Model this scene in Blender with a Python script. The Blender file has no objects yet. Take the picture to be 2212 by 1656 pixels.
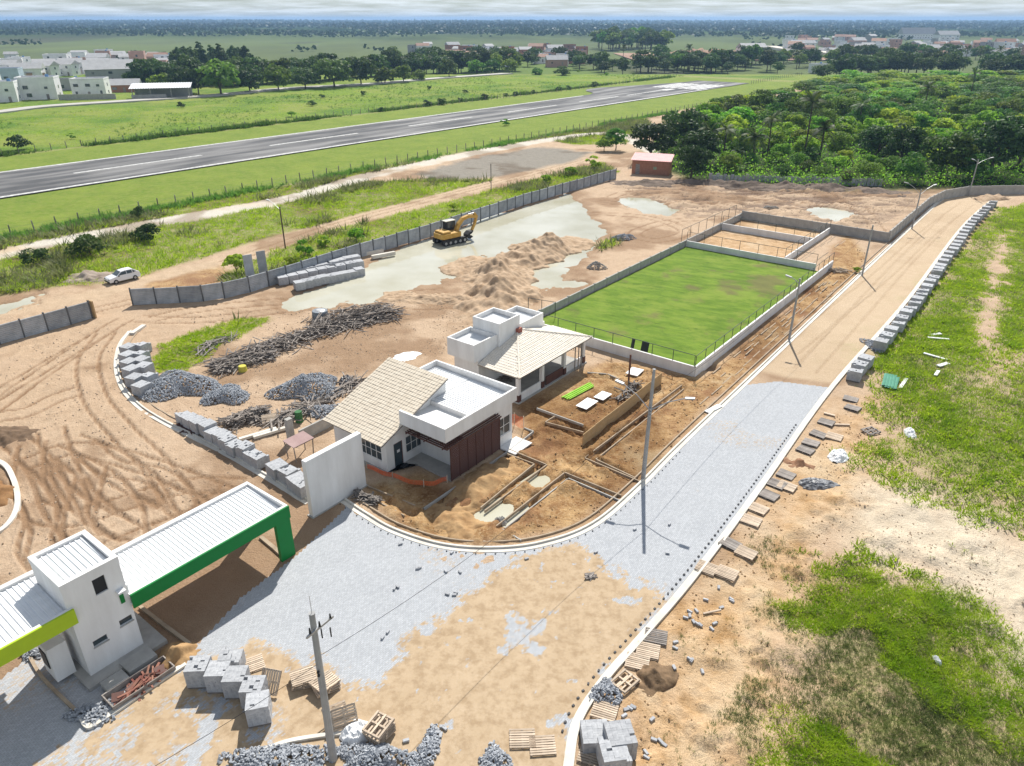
import bpy, bmesh, math, random
import numpy as np
from mathutils import Vector, Matrix, Euler
random.seed(7); rng = np.random.default_rng(7)
SC = bpy.context.scene
# ---------------------------------------------------------------- camera, world, sun, exposure
EYE = 30.0; FOC = 1580.0; PIT = math.atan(786/1580.)
cd = bpy.data.cameras.new('camera'); cam = bpy.data.objects.new('camera', cd); SC.collection.objects.link(cam)
cam.location = (0, 0, EYE); cam.rotation_euler = (math.pi/2-PIT, 0, 0)
cd.sensor_width = 36; cd.lens = FOC/2212*36; cd.clip_start = .5; cd.clip_end = 60000
SC.camera = cam
SUN_EL, SUN_AZ = math.radians(46.5), math.radians(9)      # azimuth from +Y towards +X
w = bpy.data.worlds.new('World'); SC.world = w; w.use_nodes = True
nt = w.node_tree; nt.nodes.clear()
N = lambda t: nt.nodes.new(t)
out = N('ShaderNodeOutputWorld'); bg = N('ShaderNodeBackground'); sky = N('ShaderNodeTexSky')
sky.sky_type = 'NISHITA'; sky.sun_disc = False; sky.sun_elevation = SUN_EL; sky.sun_rotation = SUN_AZ
sky.altitude = 300; sky.dust_density = .15; sky.air_density = 1.0; sky.ozone_density = 5.0
tc = N('ShaderNodeTexCoord'); mp = N('ShaderNodeVectorMath'); mp.operation = 'DIVIDE'; sx = N('ShaderNodeSeparateXYZ'); az0 = N('ShaderNodeMath'); az0.operation = 'ADD'; az0.inputs[1].default_value = .055; az1 = N('ShaderNodeMath'); az1.operation = 'MAXIMUM'; az1.inputs[1].default_value = .02; cx = N('ShaderNodeCombineXYZ'); cx.inputs[2].default_value = 1
ns = N('ShaderNodeTexNoise'); ns.inputs['Scale'].default_value = .75; ns.inputs['Detail'].default_value = 9; ns.inputs['Roughness'].default_value = .6
rp = N('ShaderNodeValToRGB'); rp.color_ramp.elements[0].position = .38; rp.color_ramp.elements[1].position = .62
mx = N('ShaderNodeMixRGB'); mx.inputs[2].default_value = (18.5, 19.6, 20.6, 1)
mu = N('ShaderNodeMath'); mu.operation = 'MULTIPLY'; mu.inputs[1].default_value = .62
L = nt.links.new
L(tc.outputs['Generated'], sx.inputs[0]); L(sx.outputs[2], az0.inputs[0]); L(az0.outputs[0], az1.inputs[0]); L(az1.outputs[0], cx.inputs[0]); L(az1.outputs[0], cx.inputs[1]); L(tc.outputs['Generated'], mp.inputs[0]); L(cx.outputs[0], mp.inputs[1]); L(mp.outputs[0], ns.inputs[0]); L(ns.outputs['Fac'], rp.inputs[0])
L(rp.outputs[0], mu.inputs[0]); L(mu.outputs[0], mx.inputs[0]); L(sky.outputs[0], mx.inputs[1]); L(mx.outputs[0], bg.inputs[0]); L(bg.outputs[0], out.inputs[0])
bg.inputs[1].default_value = .05
sd = bpy.data.lights.new('sun', 'SUN'); sun = bpy.data.objects.new('sun', sd); SC.collection.objects.link(sun)
sd.energy = 5.0; sd.angle = math.radians(.53); sd.color = (1, .955, .88)
sdir = Vector((math.sin(SUN_AZ)*math.cos(SUN_EL), math.cos(SUN_AZ)*math.cos(SUN_EL), math.sin(SUN_EL)))
sun.rotation_euler = sdir.to_track_quat('Z', 'Y').to_euler(); sun.location = sdir*200
vs = SC.view_settings; vs.view_transform = 'Standard'; vs.look = 'None'; vs.exposure = .35; vs.gamma = 1; vs.use_curve_mapping = False
SC.cycles.use_denoising = True; SC.cycles.max_bounces = 6; SC.cycles.diffuse_bounces = 2; SC.cycles.glossy_bounces = 2
SC.cycles.transmission_bounces = 3; SC.cycles.volume_bounces = 0; SC.cycles.transparent_max_bounces = 6
SC.cycles.sample_clamp_indirect = 6
# ---------------------------------------------------------------- survey frames
CP, SP = math.cos(PIT), math.sin(PIT)
def g(x, y, z=0.):
    """ground point (metres) for a spot measured on the survey photo (2212 px wide)"""
    d = (y-828)*CP+FOC*SP; t = (EYE-z)/d
    return ((x-1106)*t, (FOC*CP-(y-828)*SP)*t)
UX, UY = .613, .790                       # site axis a runs along the road, b to its left
UA = math.atan2(UY, UX)
def S(a, b): return (UX*a-UY*b, UY*a+UX*b)
def ab(X, Y): return (UX*X+UY*Y, -UY*X+UX*Y)
def ga(x, y, z=0.): return ab(*g(x, y, z))
RX, RY = .625, .7806                      # runway axis
RA = math.atan2(RY, RX)
def R(r, n): return (RX*r-RY*n, RY*r+RX*n)
def rn(X, Y): return (RX*X+RY*Y, -RY*X+RX*Y)
def D1(q, x0, y0): return (x0*.86406+q[0]*.33594, y0*.86406+q[1]*.33594)   # enlargement -> survey photo
# ---------------------------------------------------------------- numpy noise / polygons
def vnoise(x, y, seed=0):
    xi = np.floor(x).astype(np.int64); yi = np.floor(y).astype(np.int64); fx = x-xi; fy = y-yi
    fx = fx*fx*(3-2*fx); fy = fy*fy*(3-2*fy)
    def h(i, j):
        n = (i*374761393+j*668265263+seed*974711) & 0x7fffffff
        n = ((n ^ (n >> 13))*1274126177) & 0x7fffffff
        return ((n ^ (n >> 16)) & 0xffff)/65535.
    return (h(xi, yi)*(1-fx)+h(xi+1, yi)*fx)*(1-fy)+(h(xi, yi+1)*(1-fx)+h(xi+1, yi+1)*fx)*fy
def fbm(x, y, o=4, seed=0):
    s = 0; a = .5; t = 0
    for k in range(o):
        s = s+a*vnoise(x*2**k, y*2**k, seed+k*17); t += a; a *= .55
    return s/t
def sdf(px, py, poly):
    """signed distance, positive inside"""
    P = np.array(poly, float); d2 = np.full(px.shape, 1e18); ins = np.zeros(px.shape, bool)
    for i in range(len(P)):
        ax, ay = P[i]; bx, by = P[(i+1) % len(P)]
        ex, ey = bx-ax, by-ay; wx, wy = px-ax, py-ay
        t = np.clip((wx*ex+wy*ey)/(ex*ex+ey*ey+1e-12), 0, 1)
        d2 = np.minimum(d2, (wx-ex*t)**2+(wy-ey*t)**2)
        c = ((ay > py) != (by > py)) & (px < (bx-ax)*(py-ay)/(by-ay+1e-12)+ax)
        ins ^= c
    return np.where(ins, 1, -1)*np.sqrt(d2)
def pdist(px, py, pl):
    """distance to a polyline and arc length there"""
    d2 = np.full(px.shape, 1e18); s = np.zeros(px.shape); acc = 0
    for (ax, ay), (bx, by) in zip(pl[:-1], pl[1:]):
        ex, ey = bx-ax, by-ay; l = math.hypot(ex, ey)
        t = np.clip(((px-ax)*ex+(py-ay)*ey)/(l*l+1e-12), 0, 1)
        d = (px-ax-ex*t)**2+(py-ay-ey*t)**2; m = d < d2
        d2 = np.where(m, d, d2); s = np.where(m, acc+t*l, s); acc += l
    return np.sqrt(d2), s
def smooth(e0, e1, x):
    t = np.clip((x-e0)/(e1-e0), 0, 1); return t*t*(3-2*t)
def curve(pts, n=8):
    """Catmull-Rom through points"""
    P = [np.array(p, float) for p in pts]; P = [2*P[0]-P[1]]+P+[2*P[-1]-P[-2]]; o = []
    for i in range(1, len(P)-2):
        for k in range(n):
            t = k/n
            o.append(.5*((2*P[i])+(-P[i-1]+P[i+1])*t+(2*P[i-1]-5*P[i]+4*P[i+1]-P[i+2])*t*t+(-P[i-1]+3*P[i]-3*P[i+1]+P[i+2])*t**3))
    o.append(P[-2]); return [tuple(p) for p in o]
# ---------------------------------------------------------------- objects
COL = SC.collection
def tag(o, label=None, cat=None, group=None, kind=None):
    if label: o['label'] = label
    if cat: o['category'] = cat
    if group: o['group'] = group
    if kind: o['kind'] = kind
    return o
def thing(name, label, cat, loc=(0, 0, 0), rz=0, group=None):
    o = bpy.data.objects.new(name, None); COL.objects.link(o); o.location = loc; o.rotation_euler = (0, 0, rz)
    o.empty_display_size = .2
    return tag(o, label, cat, group)
def link(me, name, parent=None, loc=(0, 0, 0), rot=(0, 0, 0), scale=None):
    o = bpy.data.objects.new(name, me); COL.objects.link(o); o.parent = parent
    o.location = loc; o.rotation_euler = rot
    if scale is not None: o.scale = (scale,)*3 if not hasattr(scale, '__len__') else scale
    return o
def npmesh(name, v, f, mat=None, smooth_=False):
    """v (n,3), f (m,k) arrays"""
    v = np.asarray(v, np.float32); f = np.asarray(f, np.int32); k = f.shape[1]
    me = bpy.data.meshes.new(name); me.vertices.add(len(v)); me.vertices.foreach_set('co', v.ravel())
    me.loops.add(f.size); me.loops.foreach_set('vertex_index', f.ravel())
    me.polygons.add(len(f)); me.polygons.foreach_set('loop_start', np.arange(0, f.size, k, dtype=np.int32))
    me.update(calc_edges=True)
    me.polygons.foreach_set('use_smooth', np.full(len(f), bool(smooth_)))
    if mat: me.materials.append(mat)
    me.validate(); return me
def eulers(rx, ry, rz):
    cx, sx, cy, sy, cz, sz = np.cos(rx), np.sin(rx), np.cos(ry), np.sin(ry), np.cos(rz), np.sin(rz)
    m = np.empty((len(rx), 3, 3))
    m[:, 0, 0] = cz*cy; m[:, 0, 1] = cz*sy*sx-sz*cx; m[:, 0, 2] = cz*sy*cx+sz*sx
    m[:, 1, 0] = sz*cy; m[:, 1, 1] = sz*sy*sx+cz*cx; m[:, 1, 2] = sz*sy*cx-cz*sx
    m[:, 2, 0] = -sy; m[:, 2, 1] = cy*sx; m[:, 2, 2] = cy*cx
    return m
def bulk(name, tv, tf, loc, rot, scale, mat):
    """many copies of one small template in one mesh"""
    tv = np.asarray(tv, float); tf = np.asarray(tf); n = len(loc); scale = np.asarray(scale, float)
    if scale.ndim == 1: scale = scale[:, None].repeat(3, 1)
    v = np.einsum('nij,nkj->nki', rot, tv[None]*scale[:, None])+np.asarray(loc)[:, None]
    f = (tf[None]+(np.arange(n)*len(tv))[:, None, None]).reshape(-1, tf.shape[1])
    return npmesh(name, v.reshape(-1, 3), f, mat)
BOXV = np.array([(x, y, z) for z in (-.5, .5) for y in (-.5, .5) for x in (-.5, .5)])
BOXF = np.array([(0, 2, 3, 1), (4, 5, 7, 6), (0, 1, 5, 4), (2, 6, 7, 3), (0, 4, 6, 2), (1, 3, 7, 5)])
class MB:
    def __init__(s): s.v = []; s.f = []
    def add(s, vs, fs):
        o = len(s.v); s.v += [tuple(v) for v in vs]; s.f += [tuple(i+o for i in f) for f in fs]; return s
    def box(s, x0, x1, y0, y1, z0, z1):
        return s.add([(x, y, z) for z in (z0, z1) for y in (y0, y1) for x in (x0, x1)], BOXF.tolist())
    def obox(s, c, d, rot=(0, 0, 0)):
        m = Euler(rot).to_matrix(); c = Vector(c)
        return s.add([c+m @ Vector((p[0]*d[0], p[1]*d[1], p[2]*d[2])) for p in BOXV], BOXF.tolist())
    def bar(s, p, q, w_, h, up=(0, 0, 1)):
        p = Vector(p); q = Vector(q); d = (q-p).normalized(); u = Vector(up)
        if abs(d.dot(u)) > .98: u = Vector((1, 0, 0))
        sd_ = d.cross(u).normalized(); u = sd_.cross(d)
        vs_ = [b+sd_*(w_*i)+u*(h*j) for b in (p, q) for i, j in ((-.5, -.5), (.5, -.5), (.5, .5), (-.5, .5))]
        return s.add(vs_, [(0, 1, 2, 3), (7, 6, 5, 4), (0, 4, 5, 1), (1, 5, 6, 2), (2, 6, 7, 3), (3, 7, 4, 0)])
    def tube(s, pts, r, n=8, r1=None, cap=True):
        pts = [Vector(p) for p in pts]; k = len(pts); o = len(s.v)
        for i, p in enumerate(pts):
            d = (pts[min(i+1, k-1)]-pts[max(i-1, 0)]).normalized(); u = Vector((0, 0, 1)) if abs(d.z) < .95 else Vector((1, 0, 0))
            e = d.cross(u).normalized(); h = e.cross(d); rr = r if r1 is None else r+(r1-r)*i/max(k-1, 1)
            for j in range(n):
                t = 2*math.pi*j/n; s.v.append(tuple(p+(e*math.cos(t)+h*math.sin(t))*rr))
        for i in range(k-1):
            for j in range(n): s.f.append((o+i*n+j, o+i*n+(j+1) % n, o+(i+1)*n+(j+1) % n, o+(i+1)*n+j))
        if cap: s.f.append(tuple(o+j for j in range(n))[::-1]); s.f.append(tuple(o+(k-1)*n+j for j in range(n)))
        return s
    def prism(s, poly, z0, z1):
        n = len(poly)
        return s.add([(x, y, z0) for x, y in poly]+[(x, y, z1) for x, y in poly],
                     [tuple(range(n))[::-1], tuple(range(n, 2*n))]+[(i, (i+1) % n, n+(i+1) % n, n+i) for i in range(n)])
    def mesh(s, name, mat, smooth_=False, bevel=0):
        me = bpy.data.meshes.new(name); me.from_pydata(s.v, [], s.f)
        bm = bmesh.new(); bm.from_mesh(me)
        if bevel: bmesh.ops.bevel(bm, geom=bm.edges[:], offset=bevel, segments=1, affect='EDGES')
        bmesh.ops.recalc_face_normals(bm, faces=bm.faces[:]); bm.to_mesh(me); bm.free()
        if smooth_:
            for p in me.polygons: p.use_smooth = True
        me.materials.append(mat); return me
    def obj(s, name, mat, parent=None, loc=(0, 0, 0), rot=(0, 0, 0), smooth_=False, bevel=0):
        return link(s.mesh(name, mat, smooth_, bevel), name, parent, loc, rot)
# ---------------------------------------------------------------- materials
def newmat(name):
    m = bpy.data.materials.new(name); m.use_nodes = True; t = m.node_tree
    return m, t, t.nodes['Principled BSDF'], t.nodes.new, t.links.new
def mat(name, col, col2=None, scale=2., rough=.8, var=.12, bump=0., bscale=30., metal=0., rand=0., spec=.3, world=False, streak=None, detail=5):
    m, t, b, NN, LL = newmat(name)
    src = NN('ShaderNodeNewGeometry').outputs['Position'] if world else NN('ShaderNodeTexCoord').outputs['Object']
    n1 = NN('ShaderNodeTexNoise'); n1.inputs['Scale'].default_value = scale; n1.inputs['Detail'].default_value = detail; n1.inputs['Roughness'].default_value = .62
    if streak:
        mp_ = NN('ShaderNodeMapping'); mp_.inputs['Scale'].default_value = streak; LL(src, mp_.inputs[0]); LL(mp_.outputs[0], n1.inputs[0])
    else: LL(src, n1.inputs[0])
    rp_ = NN('ShaderNodeValToRGB'); e = rp_.color_ramp.elements; e[0].position = .3; e[1].position = .7
    c2 = col2 or tuple(min(1, c*(1+var)) for c in col); c1 = col if col2 else tuple(c*(1-var) for c in col)
    e[0].color = (*c1, 1); e[1].color = (*c2, 1); LL(n1.outputs['Fac'], rp_.inputs[0]); o = rp_.outputs[0]
    if rand:
        oi = NN('ShaderNodeObjectInfo'); hs = NN('ShaderNodeHueSaturation'); mr = NN('ShaderNodeMapRange')
        mr.inputs[3].default_value = 1-rand; mr.inputs[4].default_value = 1+rand
        LL(oi.outputs['Random'], mr.inputs[0]); LL(mr.outputs[0], hs.inputs['Value']); LL(o, hs.inputs['Color']); o = hs.outputs[0]
    LL(o, b.inputs['Base Color']); b.inputs['Roughness'].default_value = rough; b.inputs['Metallic'].default_value = metal
    b.inputs['Specular IOR Level'].default_value = spec
    if bump:
        n2 = NN('ShaderNodeTexNoise'); n2.inputs['Scale'].default_value = bscale; n2.inputs['Detail'].default_value = 4; LL(src, n2.inputs[0])
        bp = NN('ShaderNodeBump'); bp.inputs['Strength'].default_value = bump; bp.inputs['Distance'].default_value = .05
        LL(n2.outputs['Fac'], bp.inputs['Height']); LL(bp.outputs[0], b.inputs['Normal'])
    return m
def leafmat(name, c1, c2, rand=.25, trans=.35, hue=.02, scale=1.2):
    m, t, b, NN, LL = newmat(name)
    ge = NN('ShaderNodeTexCoord'); n1 = NN('ShaderNodeTexNoise'); n1.inputs['Scale'].default_value = scale; n1.inputs['Detail'].default_value = 3
    LL(ge.outputs['Object'], n1.inputs[0])
    rp_ = NN('ShaderNodeValToRGB'); e = rp_.color_ramp.elements; e[0].position = .32; e[1].position = .68; e[0].color = (*c1, 1); e[1].color = (*c2, 1)
    LL(n1.outputs['Fac'], rp_.inputs[0])
    oi = NN('ShaderNodeObjectInfo'); hs = NN('ShaderNodeHueSaturation'); mr = NN('ShaderNodeMapRange'); mr.inputs[3].default_value = 1-rand; mr.inputs[4].default_value = 1+rand
    mh = NN('ShaderNodeMapRange'); mh.inputs[3].default_value = .5-hue; mh.inputs[4].default_value = .5+hue
    ml = NN('ShaderNodeMath'); ml.operation = 'MULTIPLY'; ml.inputs[1].default_value = 7.31; fr = NN('ShaderNodeMath'); fr.operation = 'FRACT'
    LL(oi.outputs['Random'], mr.inputs[0]); LL(oi.outputs['Random'], ml.inputs[0]); LL(ml.outputs[0], fr.inputs[0]); LL(fr.outputs[0], mh.inputs[0])
    LL(mr.outputs[0], hs.inputs['Value']); LL(mh.outputs[0], hs.inputs['Hue']); LL(rp_.outputs[0], hs.inputs['Color'])
    LL(hs.outputs[0], b.inputs['Base Color']); b.inputs['Roughness'].default_value = .6; b.inputs['Specular IOR Level'].default_value = .25
    tr = NN('ShaderNodeBsdfTranslucent'); LL(hs.outputs[0], tr.inputs[0]); ms = NN('ShaderNodeMixShader'); ms.inputs[0].default_value = trans
    LL(b.outputs[0], ms.inputs[1]); LL(tr.outputs[0], ms.inputs[2]); LL(ms.outputs[0], t.nodes['Material Output'].inputs[0])
    return m
WHITE = mat('white_render', (.66, .65, .63), (.84, .84, .83), scale=.8, rough=.85, bump=.05, bscale=40, streak=(1, 1, .22), detail=8)
ROOFW = mat('white_sheet_metal', (.70, .72, .73), (.82, .83, .84), scale=.7, rough=.45, streak=(1, 3, 1), spec=.5)
CONC = mat('concrete', (.33, .32, .30), (.46, .45, .42), scale=1.3, rough=.9, bump=.15)
CONCD = mat('grey_panel', (.26, .28, .30), (.46, .48, .50), scale=.9, rough=.8, bump=.1, rand=.16)
HPM = mat('dark_post', (.12, .125, .13), var=.2, rough=.9)
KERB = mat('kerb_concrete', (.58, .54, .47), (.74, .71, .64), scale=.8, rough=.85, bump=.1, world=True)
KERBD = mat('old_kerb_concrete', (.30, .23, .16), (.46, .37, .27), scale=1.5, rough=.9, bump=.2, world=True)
GREEN = mat('green_paint', (.0, .19, .035), var=.06, rough=.55)
LIME = mat('lime_paint', (.40, .55, .02), var=.05, rough=.55)
BLOCK = mat('paver_block', (.33, .34, .36), (.50, .51, .525), scale=5, rough=.9, bump=.1, rand=.1)
WOOD = mat('raw_wood', (.44, .34, .25), (.64, .53, .41), scale=3, rough=.85, rand=.22, streak=(1, 6, 6))
WOODG = mat('weathered_wood', (.17, .145, .13), (.36, .33, .30), scale=2, rough=.9, rand=.3, streak=(1, 5, 5))
PLY = mat('plywood', (.40, .27, .13), (.52, .37, .20), scale=1.4, rough=.8, streak=(1, 1, 4))
BROWN = mat('brown_paint', (.105, .048, .038), var=.15, rough=.6)
DARK = mat('dark_opening', (.02, .022, .025), var=.1, rough=.6)
STEEL = mat('dark_green_steel', (.05, .07, .06), var=.2, rough=.6)
GALV = mat('galvanised', (.40, .41, .42), var=.1, rough=.45, metal=.4)
POLE = mat('pole_concrete', (.30, .30, .30), (.42, .42, .41), scale=1.5, rough=.9, bump=.05)
TYRE = mat('rubber', (.02, .02, .02), var=.2, rough=.85)
TILE = mat('cream_tile', (.60, .52, .41), (.73, .65, .53), scale=2.2, rough=.85, rand=.0, world=True, detail=8)
TILEW = mat('pale_tile', (.66, .60, .51), (.79, .73, .64), scale=1.4, rough=.85, rand=.0, world=True)
def glassmat():
    m, t, b, NN, LL = newmat('window_glass'); b.inputs['Base Color'].default_value = (.05, .07, .08, 1); b.inputs['Roughness'].default_value = .08
    b.inputs['Specular IOR Level'].default_value = .7; return m
GLASS = glassmat()
ORANGE = mat('orange_net', (.75, .13, .03), var=.2, rough=.7)
TARP = mat('black_tarp', (.02, .02, .025), (.07, .07, .08), scale=3, rough=.4)
PLAST = mat('white_plastic', (.72, .73, .74), var=.1, rough=.5)
# ================================================================ the ground
def poly(pts): return [g(*p) for p in pts]
ROAD_R = curve([g(*p) for p in [(1222, 1760), (1233, 1656), (1252, 1560), (1312, 1468), (1382, 1388), (1500, 1250), (1640, 1062), (1800, 837), (1960, 652), (2080, 492), (2150, 428)]], 8)
INNER = curve([g(*p) for p in [(744, 1082), (790, 1112), (850, 1146), (950, 1178), (1060, 1187), (1170, 1175), (1280, 1134), (1380, 1050), (1480, 950), (1680, 760), (1860, 590), (1990, 470), (2040, 428), (2090, 412), (2230, 410)]], 8)
LOT = curve([g(*p) for p in [(283, 716), (262, 745), (254, 790), (266, 835), (300, 876), (352, 910), (420, 944), (490, 980), (580, 1032), (668, 1086)]], 6)
POND = poly([(600, 660), (660, 634), (780, 584), (800, 566), (850, 546), (930, 516), (1040, 474), (1130, 448), (1225, 420), (1262, 452), (1302, 497), (1290, 525), (1262, 555), (1205, 585), (1215, 602), (1150, 616), (1118, 600), (1140, 585), (1195, 562), (1215, 540), (1170, 520), (1110, 525), (1060, 560), (985, 594), (925, 612), (870, 624), (800, 646), (700, 664)])
PUDDLES = [poly(p) for p in ([(1330, 428), (1395, 425), (1420, 437), (1462, 452), (1440, 464), (1395, 458), (1350, 440)], [(1115, 598), (1200, 592), (1255, 606), (1240, 622), (1150, 625)],
           [(1735, 445), (1790, 447), (1840, 460), (1800, 474), (1750, 462)], [(-40, 668), (70, 640), (90, 650), (0, 680), (-60, 690)],
           [(1050, 1110), (1075, 1090), (1105, 1088), (1108, 1100), (1080, 1122)], [(1148, 1040), (1165, 1030), (1180, 1036), (1168, 1046)])]
ORANGEZ = poly([(790, 1050), (850, 1140), (950, 1172), (1100, 1178), (1280, 1125), (1380, 1035), (1480, 940), (1640, 785), (1800, 640), (1880, 560), (1830, 500), (1795, 540), (1770, 600), (1520, 815), (1440, 800), (1320, 775), (1250, 800), (1120, 880), (1120, 945), (985, 1045), (900, 1020)])
TAN = poly([(1690, 815), (1800, 832), (1960, 650), (2080, 490), (2200, 420), (2040, 425), (1860, 592), (1680, 765), (1640, 800)])
GRASSR = [poly([(2150, 462), (2330, 440), (2330, 760), (2180, 745), (2110, 770), (2080, 840), (2030, 830), (1960, 870), (1900, 800), (1905, 750), (1985, 690), (2080, 575)]),
          poly([(1950, 880), (2080, 840), (2110, 870), (2330, 780), (2330, 1190), (2150, 1090), (2040, 1062), (1950, 1010), (1925, 930)]),
          poly([(1745, 1275), (1850, 1240), (1990, 1262), (2080, 1330), (2130, 1400), (2190, 1480), (2400, 1560), (2400, 1800), (1690, 1800), (1680, 1640), (1735, 1480)]),
          poly([(330, 790), (360, 745), (430, 715), (520, 690), (580, 690), (540, 715), (480, 745), (440, 780), (380, 805), (335, 805)]),
          poly([(1290, 535), (1310, 518), (1345, 510), (1335, 530), (1300, 541)])]
HOLE = poly([(2085, 740), (2120, 600), (2160, 500), (2185, 500), (2175, 620), (2150, 760)])
GL1 = poly([(-300, 560), (0, 505), (600, 395), (1000, 322), (1400, 248), (1400, 260), (1200, 297), (1000, 332), (780, 383), (640, 422), (0, 542), (-300, 600)])
GL2 = poly([(-300, 620), (0, 552), (300, 490), (640, 432), (790, 394), (930, 388), (1080, 388), (1000, 408), (600, 508), (300, 598), (220, 612), (130, 618), (-300, 690)])
GL3 = poly([(488, 592), (600, 537), (740, 492), (1000, 428), (1300, 352), (1338, 372), (930, 492), (620, 585), (560, 622), (490, 620)])
GL4 = poly([(1195, 305), (1290, 276), (1400, 262), (1420, 300), (1330, 312), (1240, 314)])
GREY = poly([(900, 378), (1000, 345), (1170, 318), (1280, 330), (1240, 350), (1060, 385), (940, 392)])
MUD = poly([(1335, 400), (1500, 395), (1800, 402), (2000, 418), (1960, 455), (1860, 500), (1600, 462), (1480, 470), (1380, 425)])
FOREST = poly([(1395, 330), (1440, 262), (1560, 236), (1700, 200), (1800, 172), (2000, 162), (2700, 160), (2900, 415), (2212, 408), (1800, 412), (1500, 392), (1400, 360)])
CREAM = poly([(1760, 1000), (1900, 1010), (2010, 1070), (2140, 1110), (2330, 1220), (2330, 1540), (2200, 1470), (2090, 1320), (1990, 1250), (1860, 1230), (1800, 1150)])
rows = [11.]
while rows[-1] < 480: rows.append(rows[-1]+.05+.0044*rows[-1])
rows = np.array(rows); NX = 820; uu = np.linspace(-1, 1, NX)
GX = uu[None]*(13+.83*rows[:, None]); GY = np.repeat(rows[:, None], NX, 1)
px, py = GX.ravel(), GY.ravel(); A_, B_ = ab(px, py); Rr, Nn = rn(px, py)
w1 = (fbm(px*.35, py*.35, 3, 3)-.5); w2 = fbm(px*1.4, py*1.4, 3, 9)-.5
fine = fbm(px*2.6, py*2.6, 3, 21)-.5
def zone(p, soft=1.2, wob=2.5): return smooth(-soft, soft, sdf(px, py, p)+w1*wob*2+w2*wob*.8)
site = (Nn < 129).astype(float)
grass = np.zeros_like(px)
for p in GRASSR[:3]: grass = np.maximum(grass, zone(p, 4.5, 3.4))
grass *= 1-zone(HOLE, 1.5, 1.5)
for p in GRASSR[3:]: grass = np.maximum(grass, zone(p, .8, .7))
for p in (GL1, GL2, GL3, GL4): grass = np.maximum(grass, zone(p, .9, .8))
mown = smooth(129, 131, Nn+w1*1.5)*(1-smooth(210, 215, Nn+w1*4))*(1-smooth(415, 440, Rr+w1*6))
wild = smooth(210, 215, Nn+w1*4)
wild = np.maximum(wild, smooth(128, 132, Nn+w1*2)*smooth(415, 440, Rr+w1*6))
grass = np.maximum(grass, wild)
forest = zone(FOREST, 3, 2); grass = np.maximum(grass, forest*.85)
orange = zone(ORANGEZ, 1.0, .8)
orange = np.maximum(orange, zone(poly([(1400, 1330), (1640, 1150), (1760, 1180), (1800, 1260), (1740, 1400), (1690, 1560), (1650, 1760), (1290, 1760), (1330, 1560)]), 2.5, 2.)*.0); tango = zone(poly([(1390, 1350), (1640, 1150), (1800, 880), (1900, 870), (1900, 980), (1780, 1180), (1800, 1260), (1740, 1400), (1690, 1560), (1650, 1760), (1280, 1760), (1330, 1560)]), 3.5, 3.)
orange = np.maximum(orange, zone(poly([(320, 612), (480, 572), (500, 600), (495, 625), (440, 640), (300, 648)]), .8, .6)*.9)
orange = np.maximum(orange, smooth(-20, 30, -A_+46)*smooth(48, 70, B_)*.12)
court = np.minimum(smooth(-.5, .5, A_-98.8), smooth(-.5, .5, 119.5-A_))*np.minimum(smooth(-.5, .5, B_-30), smooth(-.5, .5, 44.2-B_))

tan = zone(TAN, .6, .2); cream = zone(CREAM, 3, 2.5); grey = zone(GREY, 1.5, 1.5); mud = zone(MUD, 3, 3)
# dirt tracks beyond the hoarding
pale = np.zeros_like(px)
d, _ = pdist(px, py, curve([g(*p) for p in [(-200, 585), (0, 548), (250, 498), (450, 462), (640, 426), (780, 384), (900, 358), (1000, 336), (1200, 300), (1330, 290), (1420, 330)]], 6))
pale = np.maximum(pale, 1-smooth(2.0, 3.3, d+w1*1.6)); grass *= 1-pale*.95; pale0 = pale.copy()*smooth(.25, .55, fbm(px*.12, py*.12, 3, 88)+.15)
d2_, _ = pdist(px, py, curve([g(*p) for p in [(-150, 690), (150, 650), (270, 618), (480, 568), (600, 530), (740, 482), (1000, 414), (1200, 362), (1340, 335), (1400, 300), (1560, 230), (1700, 202), (1800, 172), (1830, 160), (1760, 145)]], 6))
br = 1-smooth(1.6, 2.8, d2_+w1*1.3); grass *= 1-br*.97; pale = np.maximum(pale, br*.35); forest *= 1-br
# water hollows
z = np.zeros_like(px)
hollow = smooth(-1.6, 1.4, sdf(px, py, POND)+w1*3.6+w2*1.6)
for i, p in enumerate(PUDDLES): hollow = np.maximum(hollow, smooth(-.9, .5, sdf(px, py, p)+w1*(4.2 if i < 4 else .6)+w2*(2. if i < 4 else .5)-(0 if i < 4 else .55))*.8)
damp_shade = np.maximum(smooth(.02, .5, hollow), .85*smooth(-4.5, -.5, sdf(px, py, POND)+w1*7))
damp_shade = np.maximum(damp_shade, .9*smooth(.50, .66, fbm(px*.11+4, py*.11, 5, 95))*site*(1-tan*.8)*smooth(10, 13, B_))
damp_shade = np.maximum(damp_shade, .8*zone(poly([(70, 990), (200, 1000), (330, 1060), (470, 1075), (520, 1045), (500, 1090), (250, 1200), (100, 1190), (60, 1100)]), 1.5, 1.6)*smooth(.38, .62, fbm(px*.55, py*.55, 4, 97)))
damp_shade = np.maximum(damp_shade, .9*zone([S(8, 31), S(21, 31.5), S(21, 38), S(8, 38)], 1.2, 1))  # wet soil under the canopy, darkened further to deepen its shade
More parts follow.
